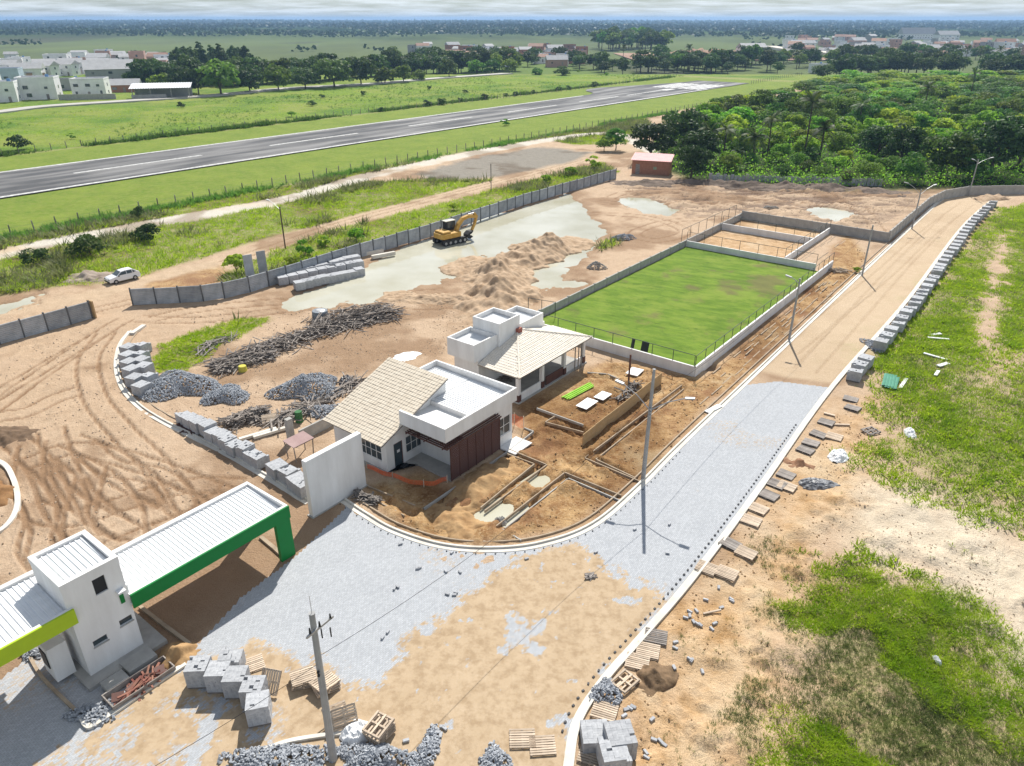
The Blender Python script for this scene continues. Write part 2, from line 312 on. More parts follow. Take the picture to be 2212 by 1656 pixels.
# flat made ground: road, buildings, field
flat = np.maximum(tan, np.minimum(smooth(10.8, 12, B_)*smooth(-2, 0, 21.4-B_), smooth(-1, 1, 170-A_)*smooth(18, 20, A_)))
flat = np.maximum(flat, np.minimum(smooth(57.5, 59, A_)*smooth(0, 1, 120.5-A_), smooth(22.5, 23.6, B_)*smooth(0, 1, 46-B_))*(1-court*.6))
flat = np.maximum(flat, smooth(0, 1.5, sdf(px, py, [S(4, 10), S(26.2, 10), S(26.2, 37.5), S(4, 46), S(-20, 46), S(-20, 10)])))
flat = np.maximum(flat, smooth(-.4, .4, sdf(px, py, [S(29.5, 30.3), S(56, 30.3), S(56, 42), S(29.5, 42)])))
rough_ = (1-flat)
z += rough_*(w1*.16+w2*.12+fine*.05)
lotz = smooth(-.3, .6, sdf(px, py, ORANGEZ))
big = fbm(px*.5, py*.5, 4, 41)-.5
z += orange*rough_*lotz*(big*.75+w2*.30)
z += grass*site*rough_*w1*.25
mudn = fbm(px*.22+py*.07, py*.62, 5, 77)-.5; z += mud*rough_*(mudn*1.5+(fbm(px*.7, py*1.6, 3, 78)-.5)*.35)
z += np.where(Nn > 128, (w1*.3), 0)*(1-mown*.8)
# erosion folds on the open ground right of the road
fold = smooth(0, 3, 11.5-B_)*(1-grass)*smooth(60, 40, A_)
z += fold*(np.abs(fbm(px*.28+w2*.6, py*.28, 3, 61)-.5)*1.9-.2)+smooth(0, 3, 11.5-B_)*w2*.12
# wheel tracks
TR = []
def tracks(pts, gauge=1.9): 
    c = curve([g(*p) for p in pts], 6); P = np.array(c); d_ = np.gradient(P, axis=0); d_ /= np.linalg.norm(d_, axis=1)[:, None]; n_ = np.stack([-d_[:, 1], d_[:, 0]], 1)
    for s_ in (-.5, .5): TR.append([tuple(q) for q in P+n_*gauge*s_])
tracks([(228, 720), (190, 780), (205, 860), (260, 930), (340, 1010), (395, 1100)]); tracks([(270, 690), (150, 760), (0, 850), (-100, 900)])
tracks([(250, 700), (100, 800), (-40, 900)]); tracks([(60, 1000), (170, 970), (330, 1010), (480, 1070), (560, 1100)])
tracks([(70, 960), (60, 1040), (90, 1110), (75, 1180), (130, 1240)]); tracks([(20, 940), (90, 1010), (130, 1100), (200, 1170), (260, 1190)])
tracks([(110, 930), (130, 1000), (180, 1080), (250, 1140)]); tracks([(150, 950), (260, 1000), (330, 1060), (420, 1090)])
tracks([(0, 1000), (60, 1060), (100, 1130), (90, 1200)]); tracks([(230, 1190), (330, 1150), (430, 1110), (500, 1060)])
tracks([(200, 1010), (180, 1080), (170, 1150), (230, 1190)]); tracks([(0, 900), (60, 890), (120, 860), (170, 845)])
tracks([(-20, 720), (120, 690), (270, 655), (480, 610)], 1.6); tracks([(330, 690), (430, 668), (620, 650), (780, 640), (900, 650)])
tracks([(300, 690), (450, 690), (650, 665), (850, 640), (960, 628)]); tracks([(760, 640), (900, 662), (1040, 655)])
tracks([(1260, 460), (1400, 470), (1480, 500), (1420, 520), (1370, 505), (1440, 480), (1560, 470)]); tracks([(1300, 430), (1500, 440), (1700, 430), (1900, 460)])
tracks([(1500, 420), (1700, 415), (1850, 450), (1900, 500)]); tracks([(1700, 760), (1800, 680), (1900, 600), (2010, 500), (2090, 440)], 2.2)
tracks([(1740, 800), (1850, 680), (1960, 560), (2050, 470)], 2.0); tracks([(480, 568), (600, 530), (740, 482), (1000, 414), (1290, 340)], 1.7)
tracks([(90, 1000), (150, 1060), (160, 1130), (210, 1180)]); tracks([(120, 980), (210, 1060), (330, 1120), (380, 1160)]); tracks([(60, 1100), (150, 1120), (260, 1090), (400, 1050), (520, 1050)]); tracks([(300, 1030), (340, 1090), (350, 1150)]); tracks([(180, 960), (240, 1010), (340, 1030), (420, 1100)])
for k in range(9):
    x0_ = random.uniform(1300, 1800); y0_ = random.uniform(405, 455); tracks([(x0_, y0_), (x0_+random.uniform(40, 90), y0_+random.uniform(-12, 12)), (x0_+random.uniform(110, 190), y0_+random.uniform(-14, 18)), (x0_+random.uniform(200, 300), y0_+random.uniform(-10, 30))])
trk = np.zeros_like(px)
for t_ in TR:
    P = np.array(t_); m = (px > P[:, 0].min()-1) & (px < P[:, 0].max()+1) & (py > P[:, 1].min()-1) & (py < P[:, 1].max()+1)
    if not m.any(): continue
    d, s_ = pdist(px[m], py[m], t_); k = 1-smooth(.10, .24, d); rim = np.exp(-((d-.30)/.10)**2)
    soft_ = np.where(B_[m] < 21.5, .35, 1.)
    z[m] += soft_*(-.075*k*(1+.5*np.sin(s_*21))+.04*rim)*(1-hollow[m]); trk[m] = np.maximum(trk[m], k*soft_*(.75+.25*np.sin(s_*21)))
z = np.maximum(z, -.12)
z = z*(1-hollow*.9)-hollow*.42
z = np.where((Nn > 150) & (Nn < 200), np.minimum(z, -.02), z)
# pits by the foundations
for (cx, cy), r_, dp in ((g(1075, 1102), 1.0, .7), (g(1166, 1038), .9, .6), (g(1247, 932), .7, .6), (g(1010, 1120), 1.1, .7), (g(1530, 792), .8, .5)):
    q = np.hypot(px-cx, py-cy); z -= dp*np.exp(-(q/r_)**4); 
def cut(lst, w_, dp):
    global z
    P_ = [g(*D1(q, 850, 930)) for q in lst]; A0 = np.array(P_); m = (px > A0[:, 0].min()-2) & (px < A0[:, 0].max()+2) & (py > A0[:, 1].min()-2) & (py < A0[:, 1].max()+2)
    d_, s_ = pdist(px[m], py[m], P_); z[m] += -dp*np.exp(-(d_/w_)**4)*lotz[m]+lotz[m]*smooth(.8, 2., sdf(px[m], py[m], ORANGEZ))*dp*.5*np.exp(-((d_-w_*1.7)/(w_*.7))**2)*(.4+1.2*fbm(s_*.8, s_*0, 2, 3))
for l_ in ([(1080, 520), (1290, 603), (912, 895)], [(1030, 1008), (1456, 672), (1810, 820)], [(1920, 702), (1605, 565), (2206, 100)], [(560, 900), (1085, 535), (1245, 400)], [(150, 755), (480, 915)], [(1265, 255), (1570, 370)], [(1565, 410), (1330, 345)], [(1600, 30), (1720, 40), (1910, 125)]): cut(l_, .34, .30)
z = np.clip(z, -.9, 1.2)
v = np.stack([px, py, z], 1); nr = len(rows); i = (np.arange(nr-1)[:, None]*NX+np.arange(NX-1)[None]).ravel()
gme = npmesh('ground', v, np.stack([i, i+1, i+NX+1, i+NX], 1), None, True)
def attr(me, name, *ch):
    a = me.color_attributes.new(name, 'FLOAT_COLOR', 'POINT'); c = np.ones((len(me.vertices), 4), np.float32)
    for k, q in enumerate(ch): c[:, k] = q
    a.data.foreach_set('color', c.ravel())
attr(gme, 'zone_a', np.where(B_ < 12, np.clip(grass*1.25-.2, 0, 1)*np.where(A_ < 45, .62, .95), grass), orange, np.clip(damp_shade*.85+trk*.95, 0, 1), np.maximum(tan*.8, pale))
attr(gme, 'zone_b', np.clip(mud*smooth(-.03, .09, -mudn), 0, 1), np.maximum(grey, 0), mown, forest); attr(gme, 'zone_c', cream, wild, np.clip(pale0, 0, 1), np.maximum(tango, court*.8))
def groundmat():
    m, t, b, NN, LL = newmat('bare_ground')
    pos = NN('ShaderNodeNewGeometry').outputs['Position']
    def noise(s, d=5, r=.6):
        n = NN('ShaderNodeTexNoise'); n.inputs['Scale'].default_value = s; n.inputs['Detail'].default_value = d; n.inputs['Roughness'].default_value = r; LL(pos, n.inputs[0]); return n.outputs['Fac']
    def ramp(f, p0, c0, p1, c1):
        r = NN('ShaderNodeValToRGB'); e = r.color_ramp.elements; e[0].position = p0; e[1].position = p1; e[0].color = (*c0, 1); e[1].color = (*c1, 1); LL(f, r.inputs[0]); return r.outputs[0]
    def mixc(f, a, c):
        x = NN('ShaderNodeMixRGB'); LL(f, x.inputs[0])
        for k, q in ((1, a), (2, c)):
            if isinstance(q, tuple): x.inputs[k].default_value = (*q, 1)
            else: LL(q, x.inputs[k])
        return x.outputs[0]
    def sep(nm):
        a = NN('ShaderNodeAttribute'); a.attribute_name = nm; s_ = NN('ShaderNodeSeparateColor'); LL(a.outputs['Color'], s_.inputs[0]); return [*s_.outputs, a.outputs['Alpha']]
    def mth(op, a, c):
        x = NN('ShaderNodeMath'); x.operation = op; x.use_clamp = True
        for k, q in ((0, a), (1, c)):
            if isinstance(q, (int, float)): x.inputs[k].default_value = q
            else: LL(q, x.inputs[k])
        return x.outputs[0]
    za, zb, zc = sep('zone_a'), sep('zone_b'), sep('zone_c')
    n1, n2, n3, n4 = noise(.16), noise(.9, 6, .65), noise(5, 6, .7), noise(.045, 4)
    sand = mixc(mth('MULTIPLY', n1, 1.0), (.37, .255, .165), (.63, .475, .335))
    sand = mixc(ramp(n2, .38, (0, 0, 0), .66, (1, 1, 1)), sand, mixc(n3, (.44, .315, .21), (.68, .525, .38)))
    sand = mixc(mth('MULTIPLY', za[3], 1), sand, mixc(n2, (.54, .41, .27), (.66, .53, .38)))
    sand = mixc(zc[0], sand, mixc(n2, (.54, .44, .32), (.76, .67, .53)))
    og = mixc(ramp(n2, .35, (0, 0, 0), .65, (1, 1, 1)), (.24, .12, .045), (.52, .34, .165)); og = mixc(ramp(n3, .48, (0, 0, 0), .75, (1, 1, 1)), og, (.60, .43, .25)); og = mixc(ramp(n1, .52, (0, 0, 0), .66, (1, 1, 1)), og, mixc(n3, (.20, .10, .05), (.36, .20, .10))); og = mixc(ramp(n1, .30, (1, 1, 1), .42, (0, 0, 0)), og, mixc(n3, (.50, .38, .22), (.64, .53, .36)))
    tg = mixc(ramp(n2, .33, (0, 0, 0), .66, (1, 1, 1)), (.40, .235, .10), (.66, .46, .27)); tg = mixc(ramp(n1, .48, (0, 0, 0), .62, (1, 1, 1)), tg, mixc(n3, (.56, .42, .26), (.68, .53, .36)))
    col = mixc(zc[3], sand, tg); col = mixc(za[1], col, og)
    mdc = mixc(n2, (.10, .07, .052), (.33, .235, .175)); col = mixc(mth('MULTIPLY', zb[0], ramp(n2, .25, (.3, .3, .3), .6, (1, 1, 1))), col, mdc)
    col = mixc(zb[1], col, mixc(n2, (.20, .18, .15), (.36, .33, .28)))
    gcol = mixc(ramp(n2, .35, (0, 0, 0), .68, (1, 1, 1)), (.10, .17, .02), (.26, .37, .045))
    gcol = mixc(ramp(noise(.02, 6, .65), .44, (0, 0, 0), .58, (1, 1, 1)), gcol, mixc(n2, (.055, .125, .016), (.14, .25, .03))); gcol = mixc(ramp(n4, .42, (0, 0, 0), .62, (1, 1, 1)), gcol, mixc(n2, (.17, .19, .045), (.30, .37, .07)))
    lim = ramp(n3, .30, (0, 0, 0), .58, (1, 1, 1))
    gm = mth('MULTIPLY', za[0], mth('ADD', lim, mth('MULTIPLY', zc[1], 1.)))
    gm = mth('ADD', gm, mth('SUBTRACT', mth('MULTIPLY', za[0], 1.3), .95)); gm = mth('MULTIPLY', gm, mth('ADD', ramp(n2, .3, (.25, .25, .25), .55, (1, 1, 1)), mth('ADD', zc[1], zb[2])))
    col = mixc(gm, col, gcol)
    mo = mixc(ramp(n1, .35, (0, 0, 0), .65, (1, 1, 1)), (.13, .215, .024), (.205, .28, .038)); mo = mixc(ramp(n2, .4, (0, 0, 0), .75, (1, 1, 1)), mo, (.25, .28, .065))
    col = mixc(zb[2], col, mo)
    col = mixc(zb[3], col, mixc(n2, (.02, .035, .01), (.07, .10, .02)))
    col = mixc(zc[2], col, mixc(n2, (.56, .51, .44), (.70, .66, .58)))
    n5 = noise(17, 5, .7); sp = NN('ShaderNodeMixRGB'); sp.blend_type = 'MULTIPLY'; sp.inputs[0].default_value = .75; LL(col, sp.inputs[1]); LL(ramp(n5, .34, (.62, .60, .57), .62, (1.12, 1.12, 1.12)), sp.inputs[2]); col = sp.outputs[0]
    hs = NN('ShaderNodeMixRGB'); hs.blend_type = 'MULTIPLY'; hs.inputs[2].default_value = (.52, .44, .37, 1); LL(mth('MULTIPLY', za[2], .95), hs.inputs[0]); LL(col, hs.inputs[1])
    LL(hs.outputs[0], b.inputs['Base Color']); b.inputs['Roughness'].default_value = .95; b.inputs['Specular IOR Level'].default_value = .12
    bp = NN('ShaderNodeBump'); bp.inputs['Strength'].default_value = .8; bp.inputs['Distance'].default_value = .16
    LL(mixc(n3, n2, n3) if False else n3, bp.inputs['Height']); LL(bp.outputs[0], b.inputs['Normal'])
    return m
gme.materials.append(groundmat())
tag(link(gme, 'ground'), kind='structure')
def ground_z(X, Y):
    X = np.atleast_1d(np.asarray(X, float)); Y = np.atleast_1d(np.asarray(Y, float))
    r = np.clip(np.interp(Y, rows, np.arange(nr)), 0, nr-1.001); c = np.clip((X/(13+.83*Y)+1)/2*(NX-1), 0, NX-1.001)
    i0 = r.astype(int); j0 = c.astype(int); fr = r-i0; fc = c-j0; Z = z.reshape(nr, NX)
    return (Z[i0, j0]*(1-fc)+Z[i0, j0+1]*fc)*(1-fr)+(Z[i0+1, j0]*(1-fc)+Z[i0+1, j0+1]*fc)*fr
def mask_at(M_, X, Y):
    r = np.clip(np.round(np.interp(Y, rows, np.arange(nr))), 0, nr-1).astype(int); c = np.clip(np.round((X/(13+.83*Y)+1)/2*(NX-1)), 0, NX-1).astype(int)
    return M_.reshape(nr, NX)[r, c]
# far country to the horizon
fr_ = [2., 200, 400, 455]
while fr_[-1] < 20000: fr_.append(fr_[-1]*1.028)
fr_ = np.array(fr_); FXN = 260
fx = np.linspace(-1, 1, FXN)[None]*(60+1.15*fr_[:, None]); fy = np.repeat(fr_[:, None], FXN, 1); fx, fy = fx.ravel(), fy.ravel()
plateau = smooth(1400, 2100, fy+800*(fbm(fx/700, fy/700, 3, 5)-.5)+.25*np.abs(fx-200))
fz = -1.3+plateau*(4+14*(fbm(fx/900, fy/1300, 4, 6)-.35))+np.where(fy > 420, 3*(fbm(fx/160, fy/260, 4, 8)-.5), 0)
fz += smooth(2500, 7000, fy)*(8+16*(fbm(fx/2600, fy/4000, 3, 15)-.5))+0
fz += np.where(plateau > .25, (fbm(fx/45, fy/80, 2, 11)-.5)*7*plateau, 0)
fz = np.where(fy < 470, -1.3, fz)
fi = (np.arange(len(fr_)-1)[:, None]*FXN+np.arange(FXN-1)[None]).ravel()
fme = npmesh('terrain', np.stack([fx, fy, fz], 1), np.stack([fi, fi+1, fi+FXN+1, fi+FXN], 1), None, True)
fields = fbm(fx/420, fy/1200, 3, 19); bare = smooth(.55, .7, fbm(fx/260+3, fy/500, 3, 23))
attr(fme, 'zone_a', plateau, fields, bare, np.zeros_like(fx))
def farmat():
    m, t, b, NN, LL = newmat('far_country'); pos = NN('ShaderNodeNewGeometry').outputs['Position']
    a = NN('ShaderNodeAttribute'); a.attribute_name = 'zone_a'; s_ = NN('ShaderNodeSeparateColor'); LL(a.outputs['Color'], s_.inputs[0])
    mp_ = NN('ShaderNodeMapping'); mp_.inputs['Scale'].default_value = (.012, .004, .01); LL(pos, mp_.inputs[0])
    n = NN('ShaderNodeTexNoise'); n.inputs['Scale'].default_value = 1; n.inputs['Detail'].default_value = 8; n.inputs['Roughness'].default_value = .65; LL(mp_.outputs[0], n.inputs[0])
    def rmp(f, *els):
        r = NN('ShaderNodeValToRGB'); LL(f, r.inputs[0]); cr = r.color_ramp
        while len(cr.elements) < len(els): cr.elements.new(.5)
        for e, (p, c) in zip(cr.elements, els): e.position = p; e.color = (*c, 1)
        return r.outputs[0]
    def mixc(f, a_, c):
        x = NN('ShaderNodeMixRGB'); LL(f, x.inputs[0]); LL(a_, x.inputs[1]); LL(c, x.inputs[2]); return x.outputs[0]
    low = mixc(n.outputs['Fac'], rmp(s_.outputs[1], (.34, (.13, .19, .06)), (.46, (.10, .09, .07)), (.54, (.15, .20, .07)), (.66, (.07, .085, .06))), rmp(s_.outputs[1], (.36, (.17, .22, .08)), (.5, (.09, .10, .08)), (.62, (.19, .23, .10))))
    up = rmp(n.outputs['Fac'], (.40, (.018, .035, .015)), (.55, (.045, .075, .025)), (.66, (.10, .13, .05)), (.78, (.24, .17, .10)))
    LL(mixc(s_.outputs[0], low, up), b.inputs['Base Color']); b.inputs['Roughness'].default_value = 1; b.inputs['Specular IOR Level'].default_value = 0
    return m
fme.materials.append(farmat()); tag(link(fme, 'terrain'), kind='structure')
# muddy water
def watermat():
    m, t, b, NN, LL = newmat('muddy_water'); pos = NN('ShaderNodeNewGeometry').outputs['Position']
    n = NN('ShaderNodeTexNoise'); n.inputs['Scale'].default_value = .12; n.inputs['Detail'].default_value = 3; LL(pos, n.inputs[0])
    r = NN('ShaderNodeValToRGB'); e = r.color_ramp.elements; e[0].position = .35; e[1].position = .65; e[0].color = (.44, .415, .30, 1); e[1].color = (.57, .555, .46, 1)  # muddy tone, whitened to stand in for reflected cloud
    LL(n.outputs['Fac'], r.inputs[0]); LL(r.outputs[0], b.inputs['Base Color']); b.inputs['Roughness'].default_value = .02; b.inputs['IOR'].default_value = 1.33; b.inputs['Specular IOR Level'].default_value = 1.0
    n2 = NN('ShaderNodeTexNoise'); n2.inputs['Scale'].default_value = 1.6; n2.inputs['Detail'].default_value = 2; LL(pos, n2.inputs[0])
    bp = NN('ShaderNodeBump'); bp.inputs['Strength'].default_value = .05; bp.inputs['Distance'].default_value = .03; LL(n2.outputs['Fac'], bp.inputs['Height']); LL(bp.outputs[0], b.inputs['Normal'])
    return m
WATER = watermat()
def sheet(name, pts, z_, m):
    me = bpy.data.meshes.new(name); me.from_pydata([(x, y, z_) for x, y in pts], [], [tuple(range(len(pts)))]); me.materials.append(m)
    return tag(link(me, name), kind='structure')
def grow(p, k):
    c = np.mean(p, 0); return [tuple(c+(np.array(q)-c)*(1+k/np.linalg.norm(np.array(q)-c))) for q in p]
WZ = -.17
wb = np.array(POND); sheet('pond_water', [(wb[:, 0].min()-3, wb[:, 1].min()-2), (wb[:, 0].max()+3, wb[:, 1].min()-2), (wb[:, 0].max()+3, wb[:, 1].max()+2), (wb[:, 0].min()-3, wb[:, 1].max()+2)], WZ, WATER)
for i, p in enumerate(PUDDLES): sheet('puddle_water', grow(p, 2.6 if i < 4 else 1.2), WZ-.004, WATER)
# ================================================================ paving, kerbs, runway
def offset(pl, d):
    P = np.array(pl); t = np.gradient(P, axis=0); t /= np.linalg.norm(t, axis=1)[:, None]; return [tuple(q) for q in P+np.stack([-t[:, 1], t[:, 0]], 1)*d]
def ribbon(name, pl, d0, d1, z0, z1, m, kind='structure', mb=None, parent=None):
    """kerb-like strip with thickness, from offset d0 to d1 of a line"""
    o = mb or MB(); a, b = offset(pl, d0), offset(pl, d1); n = len(a); k = len(o.v)
    for (x, y), (X, Y) in zip(a, b): o.v += [(x, y, z0), (x, y, z1), (X, Y, z1), (X, Y, z0)]
    for i in range(n-1):
        p, q = k+4*i, k+4*(i+1)
        for j in range(4): o.f.append((p+j, p+(j+1) % 4, q+(j+1) % 4, q+j))
    o.f += [(k, k+1, k+2, k+3), (k+4*n-1, k+4*n-2, k+4*n-3, k+4*n-4)]
    if mb is None:
        r = o.obj(name, m, parent)
        if kind and not parent: tag(r, kind=kind)
        return r
# --- paved road: block paving partly covered by sand
ia = [i for i, q in enumerate(ROAD_R) if q[1] < g(0, 842)[1]]
pr = [ROAD_R[i] for i in ia]; pl_ = [q for q in INNER if q[1] < g(0, 829)[1]]
PAVE = [g(1796, 838)]+pr[::-1]+[(-3, 14.5), (-24, 14.5), S(-8, 33), S(9, 38)]+[g(*p) for p in [(300, 1430), (425, 1393), (520, 1290), (640, 1200), (745, 1098)]]+pl_+[g(1682, 824)]
SANDC = poly([(1232, 1186), (1215, 1186), (1140, 1212), (1060, 1238), (1000, 1288), (930, 1350), (885, 1400), (838, 1470), (790, 1492), (745, 1488), (700, 1440), (640, 1425), (560, 1400), (500, 1425), (420, 1440), (330, 1470), (200, 1570), (0, 1700), (-200, 2000), (1205, 2000), (1222, 1656), (1232, 1580), (1285, 1490), (1372, 1390), (1425, 1290), (1410, 1255), (1310, 1218)])
st = .16
xs = np.arange(min(q[0] for q in PAVE), max(q[0] for q in PAVE), st); ys = np.arange(14.5, max(q[1] for q in PAVE)+st, st)
mx_, my_ = np.meshgrid(xs, ys); fx_, fy_ = mx_.ravel(), my_.ravel(); ins = sdf(fx_, fy_, PAVE)
sa = sdf(fx_, fy_, SANDC)+(fbm(fx_*.5, fy_*.5, 3, 31)-.5)*2.2+(fbm(fx_*2.2, fy_*2.2, 3, 33)-.5)*1.3
sandm = smooth(-1.1, 1.0, sa)
holes = smooth(.66, .74, fbm(fx_*.42+9, fy_*.42, 4, 35)+.07*(fbm(fx_*3, fy_*3, 2, 36)-.5)); big_ = smooth(-1, 2, sdf(fx_, fy_, poly([(-100, 1656), (150, 1500), (560, 1470), (700, 1560), (560, 1656), (0, 1900)])))
sandm *= 1-holes*.8; sandm *= 1-.55*smooth(.70, .78, fbm(fx_*1.7, fy_*1.7, 3, 47)+.12*(fbm(fx_*.2, fy_*.2, 2, 49)-.5)); sandm *= 1-.55*big_*smooth(.40, .56, fbm(fx_*.6, fy_*.6, 4, 37))
sandm = np.maximum(sandm, .30*smooth(.5, .75, fbm(fx_*.22, fy_*.22, 4, 39)))
zz = .015+.02*sandm+.012*(fbm(fx_*.7, fy_*.7, 3, 45)-.5)
nx_ = len(xs); ok = (ins > -st*.2).reshape(len(ys), nx_); c4 = ok[:-1, :-1] & ok[1:, :-1] & ok[:-1, 1:] & ok[1:, 1:]
ii, jj = np.nonzero(c4); k = ii*nx_+jj; fcs = np.stack([k, k+1, k+nx_+1, k+nx_], 1)
used, inv = np.unique(fcs, return_inverse=True)
pme = npmesh('paved_road', np.stack([fx_, fy_, zz], 1)[used], inv.reshape(-1, 4), None, True); attr(pme, 'zone_a', sandm[used], ins[used]*0, ins[used]*0)
def pavemat():
    m, t, b, NN, LL = newmat('block_paving'); pos = NN('ShaderNodeNewGeometry').outputs['Position']
    mp_ = NN('ShaderNodeMapping'); mp_.inputs['Rotation'].default_value = (0, 0, -UA); LL(pos, mp_.inputs[0])
    bt = NN('ShaderNodeTexBrick'); LL(mp_.outputs[0], bt.inputs[0]); bt.inputs['Scale'].default_value = 1; bt.inputs['Brick Width'].default_value = .21; bt.inputs['Row Height'].default_value = .105
    bt.inputs['Mortar Size'].default_value = .009; bt.inputs['Color1'].default_value = (.39, .41, .44, 1); bt.inputs['Color2'].default_value = (.47, .49, .52, 1); bt.inputs['Mortar'].default_value = (.33, .33, .32, 1)
    n = NN('ShaderNodeTexNoise'); n.inputs['Scale'].default_value = .5; n.inputs['Detail'].default_value = 7; n.inputs['Roughness'].default_value = .7; LL(pos, n.inputs[0])
    n2 = NN('ShaderNodeTexNoise'); n2.inputs['Scale'].default_value = 7; n2.inputs['Detail'].default_value = 5; LL(pos, n2.inputs[0])
    def mixc(f, a, c, bl='MIX'):
        x = NN('ShaderNodeMixRGB'); x.blend_type = bl
        for kk, q in ((0, f), (1, a), (2, c)):
            if isinstance(q, tuple): x.inputs[kk].default_value = (*q, 1)
            elif isinstance(q, float): x.inputs[kk].default_value = q
            else: LL(q, x.inputs[kk])
        return x.outputs[0]
    base = mixc(.55, bt.outputs['Color'], mixc(n.outputs['Fac'], (.80, .80, .80), (1.15, 1.15, 1.14)), 'MULTIPLY')
    base = mixc(.8, base, mixc(n2.outputs['Fac'], (.74, .74, .75), (1.22, 1.22, 1.22)), 'MULTIPLY')
    sand = mixc(n.outputs['Fac'], (.35, .26, .165), (.58, .465, .335)); sand = mixc(n2.outputs['Fac'], mixc(.6, sand, (.40, .28, .16)), sand); n6 = NN('ShaderNodeTexNoise'); n6.inputs['Scale'].default_value = 1.6; n6.inputs['Detail'].default_value = 8; n6.inputs['Roughness'].default_value = .7; LL(pos, n6.inputs[0]); r6 = NN('ShaderNodeValToRGB'); r6.color_ramp.elements[0].position = .38; r6.color_ramp.elements[1].position = .55; r6.color_ramp.elements[0].color = (.78, .74, .69, 1); r6.color_ramp.elements[1].color = (1.05, 1.05, 1.05, 1); LL(n6.outputs['Fac'], r6.inputs[0]); sand = mixc(.85, sand, r6.outputs[0], 'MULTIPLY')
    a = NN('ShaderNodeAttribute'); a.attribute_name = 'zone_a'; s_ = NN('ShaderNodeSeparateColor'); LL(a.outputs['Color'], s_.inputs[0])
    # sand lies thicker over the joints
    ml = NN('ShaderNodeMath'); ml.operation = 'MULTIPLY_ADD'; ml.inputs[1].default_value = .75
    sxz = NN('ShaderNodeSeparateXYZ'); LL(mp_.outputs[0], sxz.inputs[0]); cb_ = NN('ShaderNodeCombineXYZ')
    for ax, wd in ((0, .21), (1, .105)):
        dv = NN('ShaderNodeMath'); dv.operation = 'DIVIDE'; dv.inputs[1].default_value = wd; fl = NN('ShaderNodeMath'); fl.operation = 'FLOOR'; LL(sxz.outputs[ax], dv.inputs[0]); LL(dv.outputs[0], fl.inputs[0]); LL(fl.outputs[0], cb_.inputs[ax])
    wn = NN('ShaderNodeTexWhiteNoise'); LL(cb_.outputs[0], wn.inputs['Vector']); av = NN('ShaderNodeMixRGB'); av.inputs[0].default_value = .45; LL(wn.outputs['Value'], av.inputs[1]); LL(n2.outputs['Fac'], av.inputs[2]); LL(av.outputs[0], ml.inputs[0]); LL(s_.outputs[0], ml.inputs[2])
    r = NN('ShaderNodeValToRGB'); r.color_ramp.elements[0].position = .70; r.color_ramp.elements[1].position = .98; LL(ml.outputs[0], r.inputs[0])
    LL(mixc(r.outputs[0], base, sand), b.inputs['Base Color']); b.inputs['Roughness'].default_value = .9; b.inputs['Specular IOR Level'].default_value = .15
    bp = NN('ShaderNodeBump'); bp.inputs['Strength'].default_value = .3; bp.inputs['Distance'].default_value = .02
    LL(mixc(r.outputs[0], mixc(bt.outputs['Fac'], (1., 1., 1.), (0., 0., 0.)), n2.outputs['Fac']), bp.inputs['Height']); LL(bp.outputs[0], b.inputs['Normal'])
    return m
pme.materials.append(pavemat()); tag(link(pme, 'paved_road'), kind='structure')
# --- kerbs (kerb stones are short cast lengths, one thing per run)
def kerb_run(name, pl, side, label, m=KERB, gut=True, w_=.13, h=.16):
    root = thing(name, label, 'kerb', (0, 0, 0))
    s_ = side
    ribbon('kerb_stones', pl, s_*0, s_*w_, -.2, h, m, None, None, root)
    if gut: ribbon('gutter', pl, -s_*.34, -s_*.003, -.1, .045, m, None, None, root)
    return root
kerb_run('road_kerb', ROAD_R, -1, 'long straight pale kerb and gutter beside the stacked block cubes', gut=True)
kerb_run('lot_kerb', INNER, 1, 'curving cream kerb and gutter round the foundation trenches', w_=.14)
ribbon('footing_strip', INNER, .62, .72, -.1, .12, KERBD)
kerb_run('yard_kerb', LOT, 1, 'curved white kerb between the sandy yard and the line of block cubes')
ribbon('footing_strip', LOT, .75, .86, -.1, .1, KERBD)
tag(MB().bar((*g(285, 724), .12), (*g(312, 706), .12), .5, .25).obj('kerb_beam', KERB), 'loose white concrete beam at the end of the curved yard kerb', 'beam')
kerb_run('island_kerb', curve([g(*p) for p in [(-60, 990), (0, 1005), (24, 1040), (33, 1085), (22, 1122), (-10, 1152), (-80, 1180)]], 6), 1, 'white ring kerb of the round island in the sandy yard', gut=False, w_=.35)
kerb_run('island_kerb', curve([g(*p) for p in [(520, 1662), (565, 1625), (620, 1602), (700, 1588), (745, 1583)]], 6), -1, 'white kerb arc round the grey block heap by the utility pole', gut=False, w_=.2)
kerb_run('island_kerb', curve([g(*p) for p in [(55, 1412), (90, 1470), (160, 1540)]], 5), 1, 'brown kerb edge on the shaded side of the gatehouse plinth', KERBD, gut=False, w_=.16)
kerb_run('island_kerb', curve([g(*p) for p in [(170, 1555), (182, 1574), (200, 1576), (250, 1545), (330, 1490), (405, 1440)]], 6), 1, 'white kerb in front of the gatehouse planting bed', gut=False, w_=.28)
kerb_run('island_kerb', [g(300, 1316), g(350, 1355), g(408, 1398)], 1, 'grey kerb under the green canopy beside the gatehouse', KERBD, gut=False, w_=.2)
kerb_run('island_kerb', [g(560, 1165), g(590, 1190), g(612, 1210)], 1, 'cream kerb at the foot of the green canopy leg', KERBD, gut=False, w_=.25)
